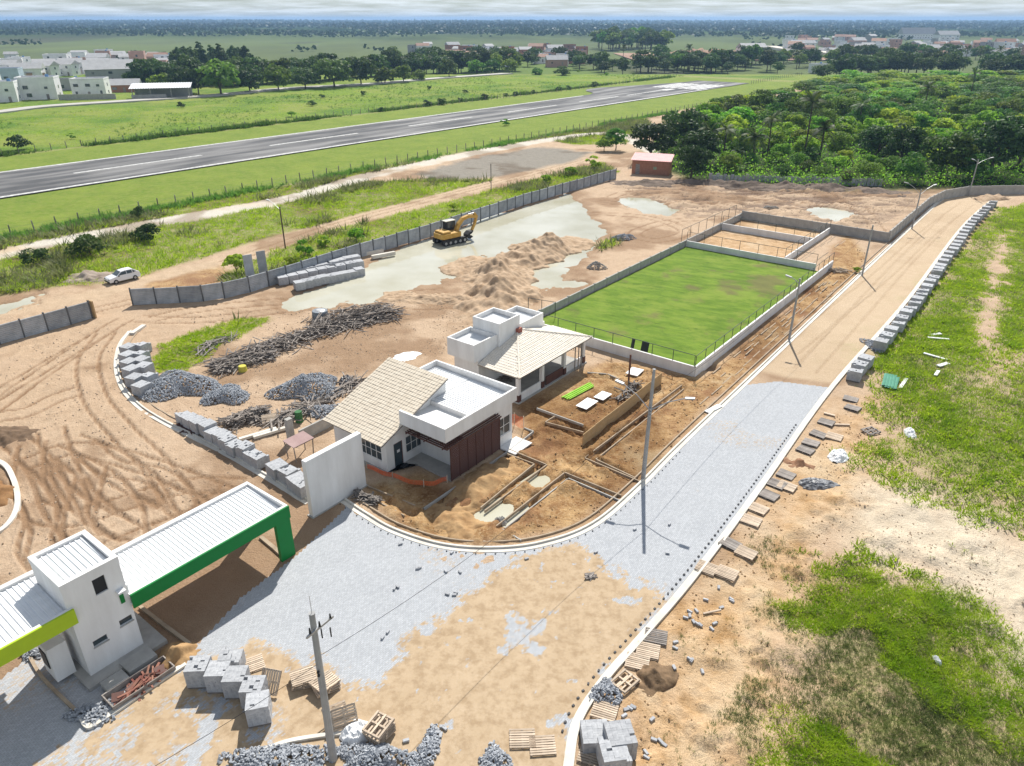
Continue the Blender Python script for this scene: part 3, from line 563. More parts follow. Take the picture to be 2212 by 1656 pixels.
# toothed edge gaps along the right kerb: dark boxes stand in for blocks left out of the last course
cut = [q for q in offset(ROAD_R, .62) if g(0, 1600)[1] < q[1] < g(0, 900)[1]]; P = np.array(cut); sg = np.r_[0, np.cumsum(np.hypot(*np.diff(P, axis=0).T))]
ss = np.arange(.2, sg[-1], .52); lx, ly = np.interp(ss, sg, P[:, 0]), np.interp(ss, sg, P[:, 1])
n_ = len(ss); GAPD = mat('dark_edge_gap', (.07, .07, .075), (.13, .13, .13), scale=4, rough=.9)
tag(link(bulk('edge_gaps', BOXV*(.13, .10, .06), BOXF, np.stack([lx, ly, np.full(n_, .06)], 1), eulers(rng.normal(0, .05, n_), rng.normal(0, .05, n_), UA+rng.normal(0, .3, n_)), np.ones(n_), GAPD), 'edge_gaps'), 'row of small dark boxes standing in for paving gaps along the long straight road kerb', 'blocks', kind='stuff')
cut = [q for q in offset(INNER, -.50) if q[0] < g(1480, 950)[0]]; P = np.array(cut); sg = np.r_[0, np.cumsum(np.hypot(*np.diff(P, axis=0).T))]
ss = np.arange(.2, sg[-1], .62); lx, ly = np.interp(ss, sg, P[:, 0]), np.interp(ss, sg, P[:, 1]); n_ = len(ss)  # smaller dark boxes for the edge gaps on this side
tag(link(bulk('edge_gaps', BOXV*(.08, .06, .05), BOXF, np.stack([lx, ly, np.full(n_, .05)], 1), eulers(np.zeros(n_), np.zeros(n_), rng.uniform(0, 3, n_)), np.ones(n_), GAPD), 'edge_gaps'), 'row of small dark boxes standing in for paving gaps along the curving lot kerb', 'blocks', kind='stuff')
# --- runway
ASPH = mat('runway_asphalt', (.055, .056, .06), (.10, .10, .102), scale=.16, rough=.9, bump=.1, bscale=4, world=True, streak=(1, .55, 1))
def patchy(m):
    t = m.node_tree; NN, LL = t.nodes.new, t.links.new; b = t.nodes['Principled BSDF']; old = b.inputs['Base Color'].links[0].from_socket
    geo = NN('ShaderNodeNewGeometry'); mp_ = NN('ShaderNodeMapping'); mp_.inputs['Rotation'].default_value = (0, 0, -RA); mp2 = NN('ShaderNodeMapping'); mp2.inputs['Scale'].default_value = (.03, .22, 1)
    LL(geo.outputs['Position'], mp_.inputs[0]); LL(mp_.outputs[0], mp2.inputs[0]); n = NN('ShaderNodeTexNoise'); n.inputs['Scale'].default_value = 1; n.inputs['Detail'].default_value = 6; LL(mp2.outputs[0], n.inputs[0])
    r = NN('ShaderNodeValToRGB'); r.color_ramp.elements[0].position = .42; r.color_ramp.elements[1].position = .64; LL(n.outputs['Fac'], r.inputs[0])
    x = NN('ShaderNodeMixRGB'); LL(r.outputs[0], x.inputs[0]); LL(old, x.inputs[1]); x.inputs[2].default_value = (.24, .235, .23, 1); LL(x.outputs[0], b.inputs['Base Color'])
patchy(ASPH)
PAINT = mat('runway_paint', (.30, .30, .295), (.74, .74, .72), scale=1.3, rough=.8, world=True)
PAINT2 = mat('threshold_paint', (.70, .70, .69), var=.06, rough=.8)
def rsheet(name, pts, z_, m): return sheet(name, [R(*q) for q in pts], z_, m)
pad = [(292, 189.5), (300, 193), (306, 201), (314, 206), (326, 206), (345, 200), (370, 193), (385, 190)]
rsheet('runway', [(-60, 160), (398, 160), (398, 189.5)]+pad[::-1]+[(-60, 189.5)], .16, ASPH)
rsheet('runway_line', [(-60, 160.3), (350, 160.3), (350, 161.5), (-60, 161.5)], .20, PAINT); rsheet('runway_line', [(-60, 188.0), (285, 188.0), (285, 189.2), (-60, 189.2)], .20, PAINT)
for r0 in (17, 67, 116.5, 167, 216, 262, 299):
    rsheet('runway_line', [(r0, 174.4), (r0+30, 174.4), (r0+30, 175.5), (r0, 175.5)], .20, PAINT)
for k in range(8):
    n0 = 163.4+k*3.1+(1.2 if k > 3 else 0); rsheet('threshold_stripe', [(345, n0), (375, n0), (375, n0+1.8), (345, n0+1.8)], .20, PAINT2)
rsheet('runway_line', [(331, 172.5), (340, 172.5), (340, 177), (331, 177)], .20, PAINT)
# pale street in front of the town
ribbon('street', curve([g(*p) for p in [(-150, 262), (0, 244), (100, 232), (250, 222), (460, 208), (620, 193), (800, 183), (930, 172), (1100, 160)]], 5), -3.5, 3.5, -.6, .5, mat('street_concrete', (.38, .36, .33), (.5, .48, .44), scale=.1, world=True))
ribbon('street', curve([g(*p) for p in [(1665, 102), (1700, 108), (1760, 112), (1800, 118), (1860, 126), (1890, 132)]], 5), -6, 6, -1.2, 1.2, mat('pale_dirt', (.55, .48, .40), (.66, .6, .52), scale=.1, world=True))
# ================================================================ buildings on the site
def frame(name, label, cat, a, b, z_=0, group=None): return thing(name, label, cat, (*S(a, b), z_), UA, group)
def corrug(mb, x0, x1, y0, y1, z0, z1, pitch=.35, h=.05):
    """ribbed sheet, ribs along y, height z0 at y0 to z1 at y1"""
    n = int((x1-x0)/pitch); pr_ = []
    for i in range(n): 
        x = x0+i*pitch; pr_ += [(x, 0), (x+pitch*.62, 0), (x+pitch*.70, h), (x+pitch*.92, h)]
    pr_.append((x0+n*pitch, 0)); pr_.append((x1, 0)) if x1-(x0+n*pitch) > .01 else None
    vs_ = [(x, y0, z0+q) for x, q in pr_]+[(x, y1, z1+q) for x, q in pr_]; k = len(pr_)
    return mb.add(vs_, [(i, i+1, k+i+1, k+i) for i in range(k-1)])
def parapet(mb, x0, x1, y0, y1, z0, z1, t=.16):
    mb.box(x0, x1, y0, y0+t, z0, z1); mb.box(x0, x1, y1-t, y1, z0, z1); mb.box(x0, x0+t, y0+t, y1-t, z0, z1); mb.box(x1-t, x1, y0+t, y1-t, z0, z1); return mb
def window(parent, face, p, w_, h, cols, rows_, fr=WHITE, gl=GLASS, bar=.05, nm='window'):
    """face: 'y-' wall looking to -y at y=p[1], 'x-', 'x+', 'y+'; p = centre of the sill line (x, y, z)"""
    rz = {'y-': 0, 'x+': math.pi/2, 'y+': math.pi, 'x-': -math.pi/2}[face]
    f_ = MB()
    f_.box(-w_/2, w_/2, -.03, .03, 0, bar); f_.box(-w_/2, w_/2, -.03, .03, h-bar, h)
    for i in range(cols+1):
        x = -w_/2+bar/2+(w_-bar)*i/cols; f_.box(x-bar/2, x+bar/2, -.025, .025, bar, h-bar)
    for j in range(1, rows_):
        zc = h*j/rows_
        for i in range(cols):
            x0 = -w_/2+bar/2+(w_-bar)*i/cols+bar/2; x1 = -w_/2+bar/2+(w_-bar)*(i+1)/cols-bar/2; f_.box(x0, x1, -.02, .02, zc-bar/2, zc+bar/2)
    o = link(f_.mesh('window_frame', fr), nm, parent, p, (0, 0, rz))
    for i in range(cols):
        for j in range(rows_):
            x0 = -w_/2+bar/2+(w_-bar)*i/cols+bar/2; x1 = -w_/2+bar/2+(w_-bar)*(i+1)/cols-bar/2
            MB().box(x0, x1, -.008, .008, h*j/rows_+bar*.5, h*(j+1)/rows_-bar*.5).obj('pane', gl, o)
    return o
# ---------------- entrance gatehouse with its two canopies
gh = frame('entrance_gatehouse', 'white two storey gatehouse tower with one green and one lime edged canopy', 'gatehouse', 7.9, 33.1)
tw, td, th = 2.75, 3.45, 6.1
w_ = MB(); t_ = .15                                           # walls with openings on the front (y-) face
ops = [(1.35, 1.95, 4.55, 5.5), (.55, 1.25, 1.75, 2.12), (1.95, 2.6, 2.05, 2.42)]
def wall_open(mb, x0, x1, z0, z1, ops, y0, y1):
    xs_ = sorted({x0, x1, *[o for p in ops for o in p[:2]]}); zs_ = sorted({z0, z1, *[o for p in ops for o in p[2:]]})
    for i in range(len(xs_)-1):
        for j in range(len(zs_)-1):
            cx, cz = (xs_[i]+xs_[i+1])/2, (zs_[j]+zs_[j+1])/2
            if any(o[0] < cx < o[1] and o[2] < cz < o[3] for o in ops): continue
            mb.box(xs_[i], xs_[i+1], y0, y1, zs_[j], zs_[j+1])
wall_open(w_, 0, tw, 0, 5.75, ops, 0, t_); w_.box(0, t_, t_, td, 0, 5.75); w_.box(tw-t_, tw, t_, td-t_, 0, 5.75); w_.box(t_, tw, td-t_, td, 0, 5.75)
w_.obj('wall', WHITE, gh)
MB().box(t_, tw-t_, t_, td-t_, 2.75, 2.87).obj('floor_slab', CONC, gh)
pp = MB(); parapet(pp, -.02, tw+.02, -.02, td+.02, 5.75, th, .26); pp.obj('parapet', WHITE, gh)
corrug(MB(), .26, tw-.26, .26, td-.26, 5.82, 5.93, .27, .05).obj('tower_roof', ROOFW, gh)
for x0, x1, z0, z1 in ops:
    mb = MB(); mb.box(x0, x1, .10, .13, z0, z1); o = mb.obj('window', DARK if z1-z0 > .6 else GLASS, gh)
    if z1-z0 < .6:
        MB().box(x0-.04, x1+.04, -.05, .05, z0-.06, z0-.003).obj('sill', CONC, o)
MB().box(-.45, tw+.9, -.75, td+.3, -.2, .24).obj('plinth', CONC, gh)
MB().tube([(tw+.02, .12, 4.2), (tw+.02, .12, 3.1)], .09, 8).obj('rain_pipe', PLAST, gh)
MB().box(2.2, 2.6, -.35, -.003, 4.15, 4.25).obj('lamp_bracket', PLAST, gh); MB().box(2.3, 2.5, -.05, -.003, 3.35, 4.0).obj('green_panel', GREEN, gh)
def canopy(parent, x0, x1, y0, y1, zt, fcol, nm, legs):
    f_ = MB(); f_.box(x0, x1, y0, y0+.12, zt-.86, zt); f_.obj('fascia', fcol, parent)
    f_ = MB(); f_.box(x0, x1, y0+.12, y0+.30, zt-.25, zt-.003); f_.box(x0, x1, y1-.3, y1, zt-.7, zt-.003); 
    for x in ((x1-.16, x1) if x1 > 3 else (x0, x0+.16),): f_.box(x[0], x[1], y0+.3, y1-.3, zt-.7, zt-.003)
    f_.obj('parapet', WHITE, parent)
    corrug(MB(), x0+(.0 if x1 > 3 else .16), x1-(.16 if x1 > 3 else 0), y0+.3, y1-.3, zt-.34, zt-.17, .27, .045).obj('canopy_roof', ROOFW, parent)
    MB().box(x0, x1-.17, y0+.13, y1-.31, zt-.70, zt-.62).obj('ceiling', WHITE, parent)
    for lx in legs:
        for ly in (y0, y1-.35): MB().box(lx-.15, lx+.85, ly+.124 if ly == y0 else ly, ly+.4, 0, zt-.71).obj('leg', fcol if ly == y0 else GREEN, parent)
        MB().box(lx+.1, lx+.3, y0+.31, y1-.36, zt-1.5, zt-1.2).obj('tie_beam', fcol, parent)
canopy(gh, 2.72+.003, 12.45, -.28, 4.0, 3.72, GREEN, 'canopy', [11.6])
canopy(gh, -11.0, .22, -.22, 4.4, 4.66, LIME, 'canopy', [-10.8])
MB().box(-1.2, -.3, .9, 2.2, 0.24, 2.35).obj('ticket_booth', WHITE, gh); MB().box(-1.25, -1.2, 1.2, 1.9, 1.0, 2.0).obj('booth_window', DARK, gh)
# ---------------- free standing white sign wall
sw = frame('sign_wall', 'tall blank white freestanding wall slab at the lot corner', 'wall', 23.4, 35.05)
MB().box(0, 4.75, 0, .42, -.2, 4.4).obj('slab', WHITE, sw, bevel=.015); MB().box(-.1, 4.85, -.1, .52, -.2, .06).obj('footing', CONC, sw)
# ---------------- near building with the cream tile roof
hb = frame('office_building', 'white building with steep cream tile roof and brown louvre screen', 'building', 30.2, 30.7)
ops1 = [(1.55, 3.95, .85, 2.25)]
w_ = MB()
# tile wing: x 0..5.9 (a), y 4.3..9.9 (b); front wall looks to -x
X0, X1, Y0, Y1 = 0, 6.4, 4.3, 10.1
def slope(x): return 2.72+(x+.67)*2.65/7.19
yops = [(Y0+.55, Y0+2.9, .8, 2.2)]
for yy0, yy1, z0, z1 in [(Y0, Y0+.55, 0, 2.8), (Y0+2.9, Y1, 0, 2.8), (Y0+.55, Y0+2.9, 0, .8), (Y0+.55, Y0+2.9, 2.2, 2.8)]: w_.box(X0, X0+.15, yy0, yy1, z0, z1)
dops = [(.75, 1.65, 0, 2.12), (2.0, 4.3, .75, 2.15)]
wall_open(w_, X0+.15, X1, 0, 2.85, dops, Y0, Y0+.15)
n0 = len(w_.v)
for y in (Y0, Y1-.15):
    w_.add([(X0, y, 2.8), (X1, y, 2.85), (X1, y, slope(X1)-.12), (X0, y, slope(X0)-.1), (X0, y+.15, 2.8), (X1, y+.15, 2.85), (X1, y+.15, slope(X1)-.12), (X0, y+.15, slope(X0)-.1)], [(0, 1, 2, 3), (7, 6, 5, 4), (3, 2, 6, 7), (1, 5, 6, 2), (0, 3, 7, 4), (0, 4, 5, 1)])
w_.box(X0+.15, X1, Y1-.15, Y1, 0, 2.85); w_.box(X1, X1+.15, Y0, Y1, 0, slope(X1)-.1)
w_.obj('wall', WHITE, hb)
window(hb, 'x-', (X0+.08, Y0+1.725, .8), 2.35, 1.4, 4, 2); window(hb, 'y-', (3.15, Y0+.08, .75), 2.3, 1.4, 4, 2)
dr = window(hb, 'y-', (1.2, Y0+.08, .05), .9, 2.05, 1, 1, BROWN, GLASS, .07, 'door'); MB().box(-.12, .15, -.06, -.04, 1.2, 1.42).obj('notice', PLAST, dr)
# tiles
rf = link(None, 'roof', hb); rf.location = (-.67, Y0-.30, 2.72); ang = math.atan2(2.65, 7.19); SL = 7.66; RW = 6.46
rf.rotation_euler = (0, -ang, 0)
MB().box(0, SL, 0, RW, -.10, -.02).obj('roof_deck', WOODG, rf)
def tile_mesh(w_, l):
    n = 5; vs_ = []; 
    for y_, dz in ((0, .022), (l*1.06, 0.0)):
        for i in range(n+1):
            t = i/n; vs_.append((y_, w_*t, dz+.032*math.sin(math.pi*min(t/.72, 1))))
    for y_, dz in ((0, .0),):
        for i in range(n+1): vs_.append((y_, w_*i/n, dz))
    f_ = [(i, i+1, n+2+i, n+1+i) for i in range(n)]+[(2*n+2+i, 2*n+3+i, i+1, i) for i in range(n)]
    me = bpy.data.meshes.new('tile'); me.from_pydata(vs_, [], f_); me.materials.append(TILE); return me
NC, NR = 24, 23; tw_, tl_ = RW/NC, SL/NR; tme = tile_mesh(tw_, tl_)
tv = np.array([v.co[:] for v in tme.vertices]); tf = np.array([p.vertices[:] for p in tme.polygons])
rest = []
for r_ in range(NR):
    for c_ in range(NC):
        lo = (r_*tl_, c_*tw_, random.uniform(-.006, .006))
        if r_ < 12: link(tme, 'tile', rf, lo, (0, random.uniform(-.01, .01), random.uniform(-.012, .012)))
        else: rest.append(lo)
tag(link(bulk('upper_tiles', tv, tf, np.array(rest), np.repeat(np.eye(3)[None], len(rest), 0), np.ones(len(rest)), TILE), 'upper_tiles', rf), kind='stuff')
# flat-roofed wing: x 1.5..9.6, y -.25..8.2, band z 3.55..4.66
fb = MB(); parapet(fb, 1.5, 9.65, -.25, 8.2, 3.55, 4.66, .17)
# the parapet stops at the tile wing
fb = MB(); fb.box(1.5, 9.65, -.25, -.08, 3.55, 4.66); fb.box(9.48, 9.65, -.08, 8.2, 3.55, 4.66); fb.box(1.5, 1.67, -.08, 4.28, 3.55, 4.66); fb.box(6.58, 9.48, 8.03, 8.2, 3.55, 4.66)
fb.obj('parapet', WHITE, hb)
MB().box(1.67, 9.48, -.08, 4.28, 3.56, 3.72).obj('roof_slab', WHITE, hb)
MB().box(6.57, 9.48, 4.28, 8.03, 3.56, 3.72).obj('roof_slab', WHITE, hb)
corrug(MB(), 4.9, 9.47, -.06, 4.27, 4.02, 4.12, .25, .05).obj('metal_roof', ROOFW, hb); corrug(MB(), 6.57, 9.47, 4.28, 8.0, 4.12, 4.2, .25, .05).obj('metal_roof', ROOFW, hb)
MB().box(4.8, 4.9, -.06, 4.27, 3.72, 4.10).obj('upstand', WHITE, hb)
w_ = MB(); w_.box(3.5, 3.65, 1.35, 4.29, 0, 3.55); w_.box(3.5, 7.4, .15, .30, 0, 3.55) ; w_.box(7.4, 9.4, .02, .17, 0, .95); w_.box(7.4, 7.62, .02, .17, .95, 3.55); w_.box(9.2, 9.4, .02, .17, .95, 3.55); w_.box(7.62, 9.2, .02, .17, 2.5, 3.55); w_.box(9.25, 9.4, .17, 8.0, 0, 3.55); w_.box(6.6, 9.25, 7.85, 8.0, 0, 3.55); w_.box(3.5, 3.65, .30, 1.35, 0, 3.55)
w_.obj('wall', WHITE, hb); window(hb, 'y-', (8.41, .1, .95), 1.56, 1.55, 2, 2)
# brown louvre screen and pergola
sc = link(None, 'louvre_screen', hb)
for i in range(7): MB().box(2.05+i*.92-.04, 2.05+i*.92+.04, -.22, -.12, 0.1, 2.95).obj('post', BROWN, sc)
lou = MB().box(2.05, 7.6, -.012, .012, -.052, .052).mesh('louvre', BROWN)
for i in range(19): link(lou, 'louvre', sc, (0, -.17, .2+i*.145), (-.35, 0, 0))
bar_ = MB().box(1.55, 7.65, -.03, .03, -.05, .05).mesh('pergola_slat', BROWN)
for i in range(8): link(bar_, 'pergola_slat', sc, (0, -.30+i*.15, 3.02+i*.065))
bar2 = MB().box(-.03, .03, -.55, 3.6, -.05, .05).mesh('pergola_slat', BROWN)
for i in range(10): link(bar2, 'pergola_slat', sc, (1.6+i*.19, .25, 2.98+i*.02))
for y in (.1, 1.9, 3.7): MB().box(1.5, 3.49, y, y+.06, 2.86, 2.93).obj('pergola_beam', BROWN, sc)
MB().prism([(-.6, 8.0), (.0, 4.29), (1.6, 4.2), (2.1, 3.2), (2.0, -.1), (3.48, -.1), (3.48, 4.28), (-.003, 4.28), (-.003, 8)], .02, .14).obj('porch_slab', CONC, hb)
MB().box(7.7, 9.9, -1.6, -.0, .02, .12).obj('side_slab', WHITE, hb)
MB().box(1.0, 1.6, 3.7, 4.0, .14, .26).obj('doormat', DARK, hb)
# ---------------- far pavilion with the hipped roof
pv = frame('pavilion', 'white pavilion with hipped pale tile roof, open columns and three roof boxes', 'building', 43.8, 33.5)
ez, az_ = 2.8, 4.3; e0, e1, ym, ax_ = .4, 11.9, 4.65, 6.15
def hipslope(pts, nm):
    """tiled slope: quad/triangle corrugated by joined tile courses"""
    p = [Vector(q) for q in pts]; e = (p[1]-p[0]); L_ = e.length; e.normalize(); n_ = (p[1]-p[0]).cross(p[2]-p[0]).normalized(); n_ = n_ if n_.z > 0 else -n_; up = n_.cross(e); up = up if up.z > 0 else -up
    H_ = max((q-p[0]).dot(up) for q in p); loc_ = []; 
    tw2, tl2 = .26, .33
    Q = [((q-p[0]).dot(e), (q-p[0]).dot(up)) for q in p]
    xs_, ys_ = np.meshgrid(np.arange(0, L_, tw2), np.arange(0, H_, tl2)); xs_, ys_ = xs_.ravel(), ys_.ravel()
    ok_ = sdf(xs_+tw2/2, ys_+tl2/2, Q) > -.09; xs_, ys_ = xs_[ok_], ys_[ok_]
    m3 = np.array([up, e, n_]).T                     # tile x runs up-slope, y along the eave
    vv = tv*np.array([tl2/tl_, tw2/tw_, 1.0]); k_ = len(xs_)
    locs = np.array([p[0]])+xs_[:, None]*np.array(e)[None]+ys_[:, None]*np.array(up)[None]+np.array(n_)[None]*(.02+rng.uniform(-.004, .004, k_))[:, None]
    o = tag(link(bulk('roof_tiles', vv, tf, locs, np.repeat(m3[None], k_, 0), np.ones(k_), TILEW), 'roof_tiles', pv), kind='stuff')
    mb = MB(); mb.add([tuple(q) for q in pts]+[tuple(Vector(q)-n_*.1) for q in pts], [tuple(range(len(pts))), tuple(range(len(pts), 2*len(pts)))[::-1]]+[(i, (i+1) % len(pts), len(pts)+(i+1) % len(pts), len(pts)+i) for i in range(len(pts))]); mb.obj('roof_deck', WOODG, pv)
AP = (ax_, ym, az_)
hipslope([(e0, ym, ez), (e0, 0, ez), AP], 'near'); hipslope([(e0, 0, ez), (e1, 0, ez), AP], 'side'); hipslope([(e1, 0, ez), (e1, ym, ez), AP], 'far')
for c0 in ((e0, 0, ez), (e1, 0, ez)):
    MB().tube([(c0[0], c0[1], c0[2]+.04), (AP[0], AP[1], AP[2]+.05)], .085, 8).obj('ridge_cap', TILEW, pv)
for x in (1.0, 4.5, 8.0, 11.3):
    c_ = MB().box(x, x+.32, .55, .87, 0, ez-.08).obj('column', WHITE, pv); MB().box(x-.04, x+.36, .51, .91, 0, .75).obj('column_dado', BROWN, c_)
MB().box(e0+.45, e1-.45, .57, .72, ez-.30, ez-.11).obj('ring_beam', WHITE, pv); MB().box(1.0, 1.15, .9, 4.6, ez-.3, ez-.11).obj('ring_beam', WHITE, pv)
MB().box(.9, 11.8, .4, 4.7, -.1, .12).obj('floor', CONC, pv)
w_ = MB(); w_.box(.6, 10.6, 4.7, 4.85, 0, 3.7); w_.box(.6, .75, 4.85, 7.4, 0, 3.4); w_.box(.6, 10.6, 7.4, 7.55, 0, 3.4); w_.box(10.45, 10.6, 4.85, 7.4, 0, 3.4); w_.box(1.4, 4.4, .6, .72, .1, .85); w_.box(8.4, 11.2, .6, .72, .1, .85)
w_.obj('wall', WHITE, pv); MB().box(5.2, 7.9, .58, .68, .13, .95).obj('counter', BROWN, pv)
def roofbox(x0, x1, y0, y1, z0, z1):
    o = parapet(MB(), x0, x1, y0, y1, z0, z1, .15).obj('roof_box', WHITE, pv); corrug(MB(), x0+.15, x1-.15, y0+.15, y1-.15, z1-.55, z1-.45, .22, .045).obj('sheet_roof', ROOFW, o)
    MB().box(x0+.16, x1-.16, y0+.16, y1-.16, z0+.01, z0+.12).obj('box_floor', WHITE, o)
roofbox(0, 3.2, 4.66, 7.8, 3.1, 4.75); roofbox(3.203, 6.2, 4.4, 7.5, 3.3, 5.8); roofbox(6.203, 10.3, 4.66, 7.9, 3.1, 4.68)
MB().box(5.6, 6.2, 4.1, 4.39, 4.15, 4.6).obj('brick_chimney', mat('brick_red', (.30, .10, .07), var=.3, scale=8), pv)
for x in (9.3, 9.9, 10.4): MB().tube([(x, .2, .1), (x, .2, ez)], .06, 6).obj('prop', WOODG, pv)
# ---------------- brick shed with the red roof
bs_p = g(1404, 378); bs = thing('brick_shed', 'small brick shed with pinkish red sloping sheet roof', 'shed', (*bs_p, 0), -.32)
BRK = mat('hollow_brick', (.33, .15, .09), (.45, .23, .15), scale=2.5, rough=.9)
w_ = MB(); w_.add([(-4, 0, 0), (4, 0, 0), (4, 4.5, 0), (-4, 4.5, 0), (-4, 0, 2.9), (4, 0, 2.9), (4, 4.5, 3.6), (-4, 4.5, 3.6)], [(0, 1, 5, 4), (1, 2, 6, 5), (2, 3, 7, 6), (3, 0, 4, 7), (4, 5, 6, 7)]).obj('wall', BRK, bs)
mb = corrug(MB(), -4.3, 4.3, -.35, 4.8, 2.93, 3.73, .4, .06); mb.obj('roof', mat('red_sheet', (.42, .075, .085), (.52, .13, .13), scale=1, rough=.5), bs)
MB().box(.6, 1.3, -.02, .05, 1.1, 1.7).obj('wall_patch', mat('pale_patch', (.30, .38, .25), var=.2), bs); MB().box(-3.2, -2.3, -.03, .05, 0, 2.1).obj('door', WOODG, bs)
# ---------------- small open shelter behind the sign wall
sh = frame('work_shelter', 'small trestle shelter with a pinkish board top behind the white slab', 'shelter', *ga(650, 985), 0)
MB().obox((0, 0, 1.45), (1.9, 1.3, .05), (.12, 0, 0)).obj('board_top', mat('pink_board', (.33, .22, .21), (.42, .30, .28), scale=1), sh)
for x, y in ((-.8, -.5), (.8, -.5), (-.8, .5), (.8, .5)): MB().bar((x, y, 0), (x*1.1, y*1.1, 1.4), .06, .06).obj('leg', WOODG, sh)
tag(MB().box(-.25, .25, -.2, .2, 0, 2.1).obj('concrete_pier', CONC, loc=(*g(630, 955), 0), rot=(0, 0, UA)), 'upright grey concrete pier beside the trestle shelter', 'pier')
bw = frame('low_block_wall', 'low unfinished grey block wall beside the cream roofed building', 'wall', *ga(650, 955), 0); MB().box(0, 6.2, 0, .15, 0, 1.0).obj('wall', CONC, bw)
# ================================================================ field, courts, hoardings
def turfmat():
    m, t, b, NN, LL = newmat('field_turf'); pos = NN('ShaderNodeNewGeometry').outputs['Position']; mp_ = NN('ShaderNodeMapping'); mp_.inputs['Rotation'].default_value = (0, 0, .5); LL(pos, mp_.inputs[0]); m2 = NN('ShaderNodeMapping'); m2.inputs['Scale'].default_value = (.35, 1.1, 1); LL(mp_.outputs[0], m2.inputs[0])
    def nz(src, s_, d_): 
        n = NN('ShaderNodeTexNoise'); n.inputs['Scale'].default_value = s_; n.inputs['Detail'].default_value = d_; n.inputs['Roughness'].default_value = .68; LL(src, n.inputs[0]); return n.outputs['Fac']
    def rp(f, p0, c0, p1, c1):
        r = NN('ShaderNodeValToRGB'); e = r.color_ramp.elements; e[0].position = p0; e[1].position = p1; e[0].color = (*c0, 1); e[1].color = (*c1, 1); LL(f, r.inputs[0]); return r.outputs[0]
    def mx(f, a, c):
        x = NN('ShaderNodeMixRGB'); LL(f, x.inputs[0]); LL(a, x.inputs[1]); LL(c, x.inputs[2]) if not isinstance(c, tuple) else setattr(x.inputs[2], 'default_value', (*c, 1)); return x.outputs[0]
    c = rp(nz(m2.outputs[0], .8, 7), .32, (.08, .15, .018), .68, (.18, .27, .036)); c = mx(rp(nz(pos, .22, 4), .48, (0, 0, 0), .68, (1, 1, 1)), c, (.20, .265, .045)); c = mx(rp(nz(m2.outputs[0], 2.4, 5), .60, (0, 0, 0), .72, (1, 1, 1)), c, (.055, .10, .016))
    at = NN('ShaderNodeAttribute'); at.attribute_name = 'zone_a'; sp = NN('ShaderNodeSeparateColor'); LL(at.outputs['Color'], sp.inputs[0]); c = mx(sp.outputs[0], c, (.16, .115, .07))
    LL(c, b.inputs['Base Color']); b.inputs['Roughness'].default_value = .95; b.inputs['Specular IOR Level'].default_value = .1
    bp = NN('ShaderNodeBump'); bp.inputs['Strength'].default_value = .5; bp.inputs['Distance'].default_value = .06; LL(nz(pos, 7, 4), bp.inputs['Height']); LL(bp.outputs[0], b.inputs['Normal']); return m
TURF = turfmat()
ta, tb_ = np.meshgrid(np.arange(59.3, 98.7, .4), np.arange(24.5, 44.3, .4)); tna = ta.shape[1]; ta, tb_ = ta.ravel(), tb_.ravel(); tX, tY = UX*ta-UY*tb_, UY*ta+UX*tb_
ti = (np.arange(len(ta)//tna-1)[:, None]*tna+np.arange(tna-1)[None]).ravel(); tme2 = npmesh('football_turf', np.stack([tX, tY, .12+.08*fbm(tX*.6, tY*.6, 3, 5)], 1), np.stack([ti, ti+1, ti+tna+1, ti+tna], 1), TURF, True)
barem = smooth(.50, .72, fbm(tX*.45, tY*.45, 4, 14)+.30*np.exp(-(((ta-92)/8)**2+((tb_-28)/4)**2))-.12)*.6; attr(tme2, 'zone_a', barem, barem*0, barem*0); tag(link(tme2, 'football_turf'), kind='structure')
def low_wall(label, a0, b0, a1, b1, h, t=.18, m=WHITE, z0=-.15, posts=0, ph=0, gap=2.15, rail=True, name='low_wall', step=None):
    L_ = math.hypot(a1-a0, b1-b0); r_ = math.atan2(b1-b0, a1-a0)
    o = thing(name, label, 'wall', (*S(a0, b0), 0), UA+r_)
    if step:                                                # cast panels between posts
        n = max(1, round(L_/step)); s_ = L_/n; pm = MB().box(.09, s_-.09, -t/2, t/2, z0, h).mesh('panel', m, bevel=.01); qm = MB().box(-.09, .09, -t/2-.03, t/2+.03, z0, h+.06).mesh('post', m)
        for i in range(n): link(pm, 'panel', o, (i*s_, 0, random.uniform(-.02, .02)))
        for i in range(n+1): link(qm, 'post', o, (i*s_, 0, 0))
    else: MB().box(0, L_, -t/2, t/2, z0, h).obj('wall', m, o)
    if ph:
        n = max(1, round(L_/gap)); s_ = L_/n; pm = MB().tube([(0, 0, h-.1), (0, 0, ph)], .032, 6).mesh('fence_post', STEEL)
        for i in range(n+1): link(pm, 'fence_post', o, (i*s_, 0, 0))
        if rail: MB().tube([(0, 0, ph), (L_, 0, ph)], .03, 6).obj('top_rail', STEEL, o)
    return o
low_wall('long white wall and rail fence beside the rusty trenches and road', 59.15, 24.3, 101.5, 24.3, 1.05, ph=2.15)
low_wall('white wall and rail fence at the pavilion end of the green pitch', 59.15, 24.42, 59.15, 44.2, 1.05, ph=2.15)
low_wall('white wall with leaning dark boards between green pitch and sand court', 98.7, 25.6, 98.7, 44.2, 1.0, ph=2.3, gap=2.8)
low_wall('grey panel wall along the sand heap side of the pitch', 59.3, 44.4, 119.6, 44.4, 1.05, m=CONC, step=2.9)
low_wall('white wall across the middle of the sand courts', 111.5, 30.1, 111.5, 44.2, 1.0, ph=2.2, gap=2.6)
low_wall('white side wall of the sand courts nearest the road', 99.4, 30.0, 119.4, 30.0, .95, ph=2.2, gap=2.6)
low_wall('grey concrete panel wall behind the far sand court', 119.8, 21.6, 119.8, 44.3, 1.45, m=CONC, step=2.2)
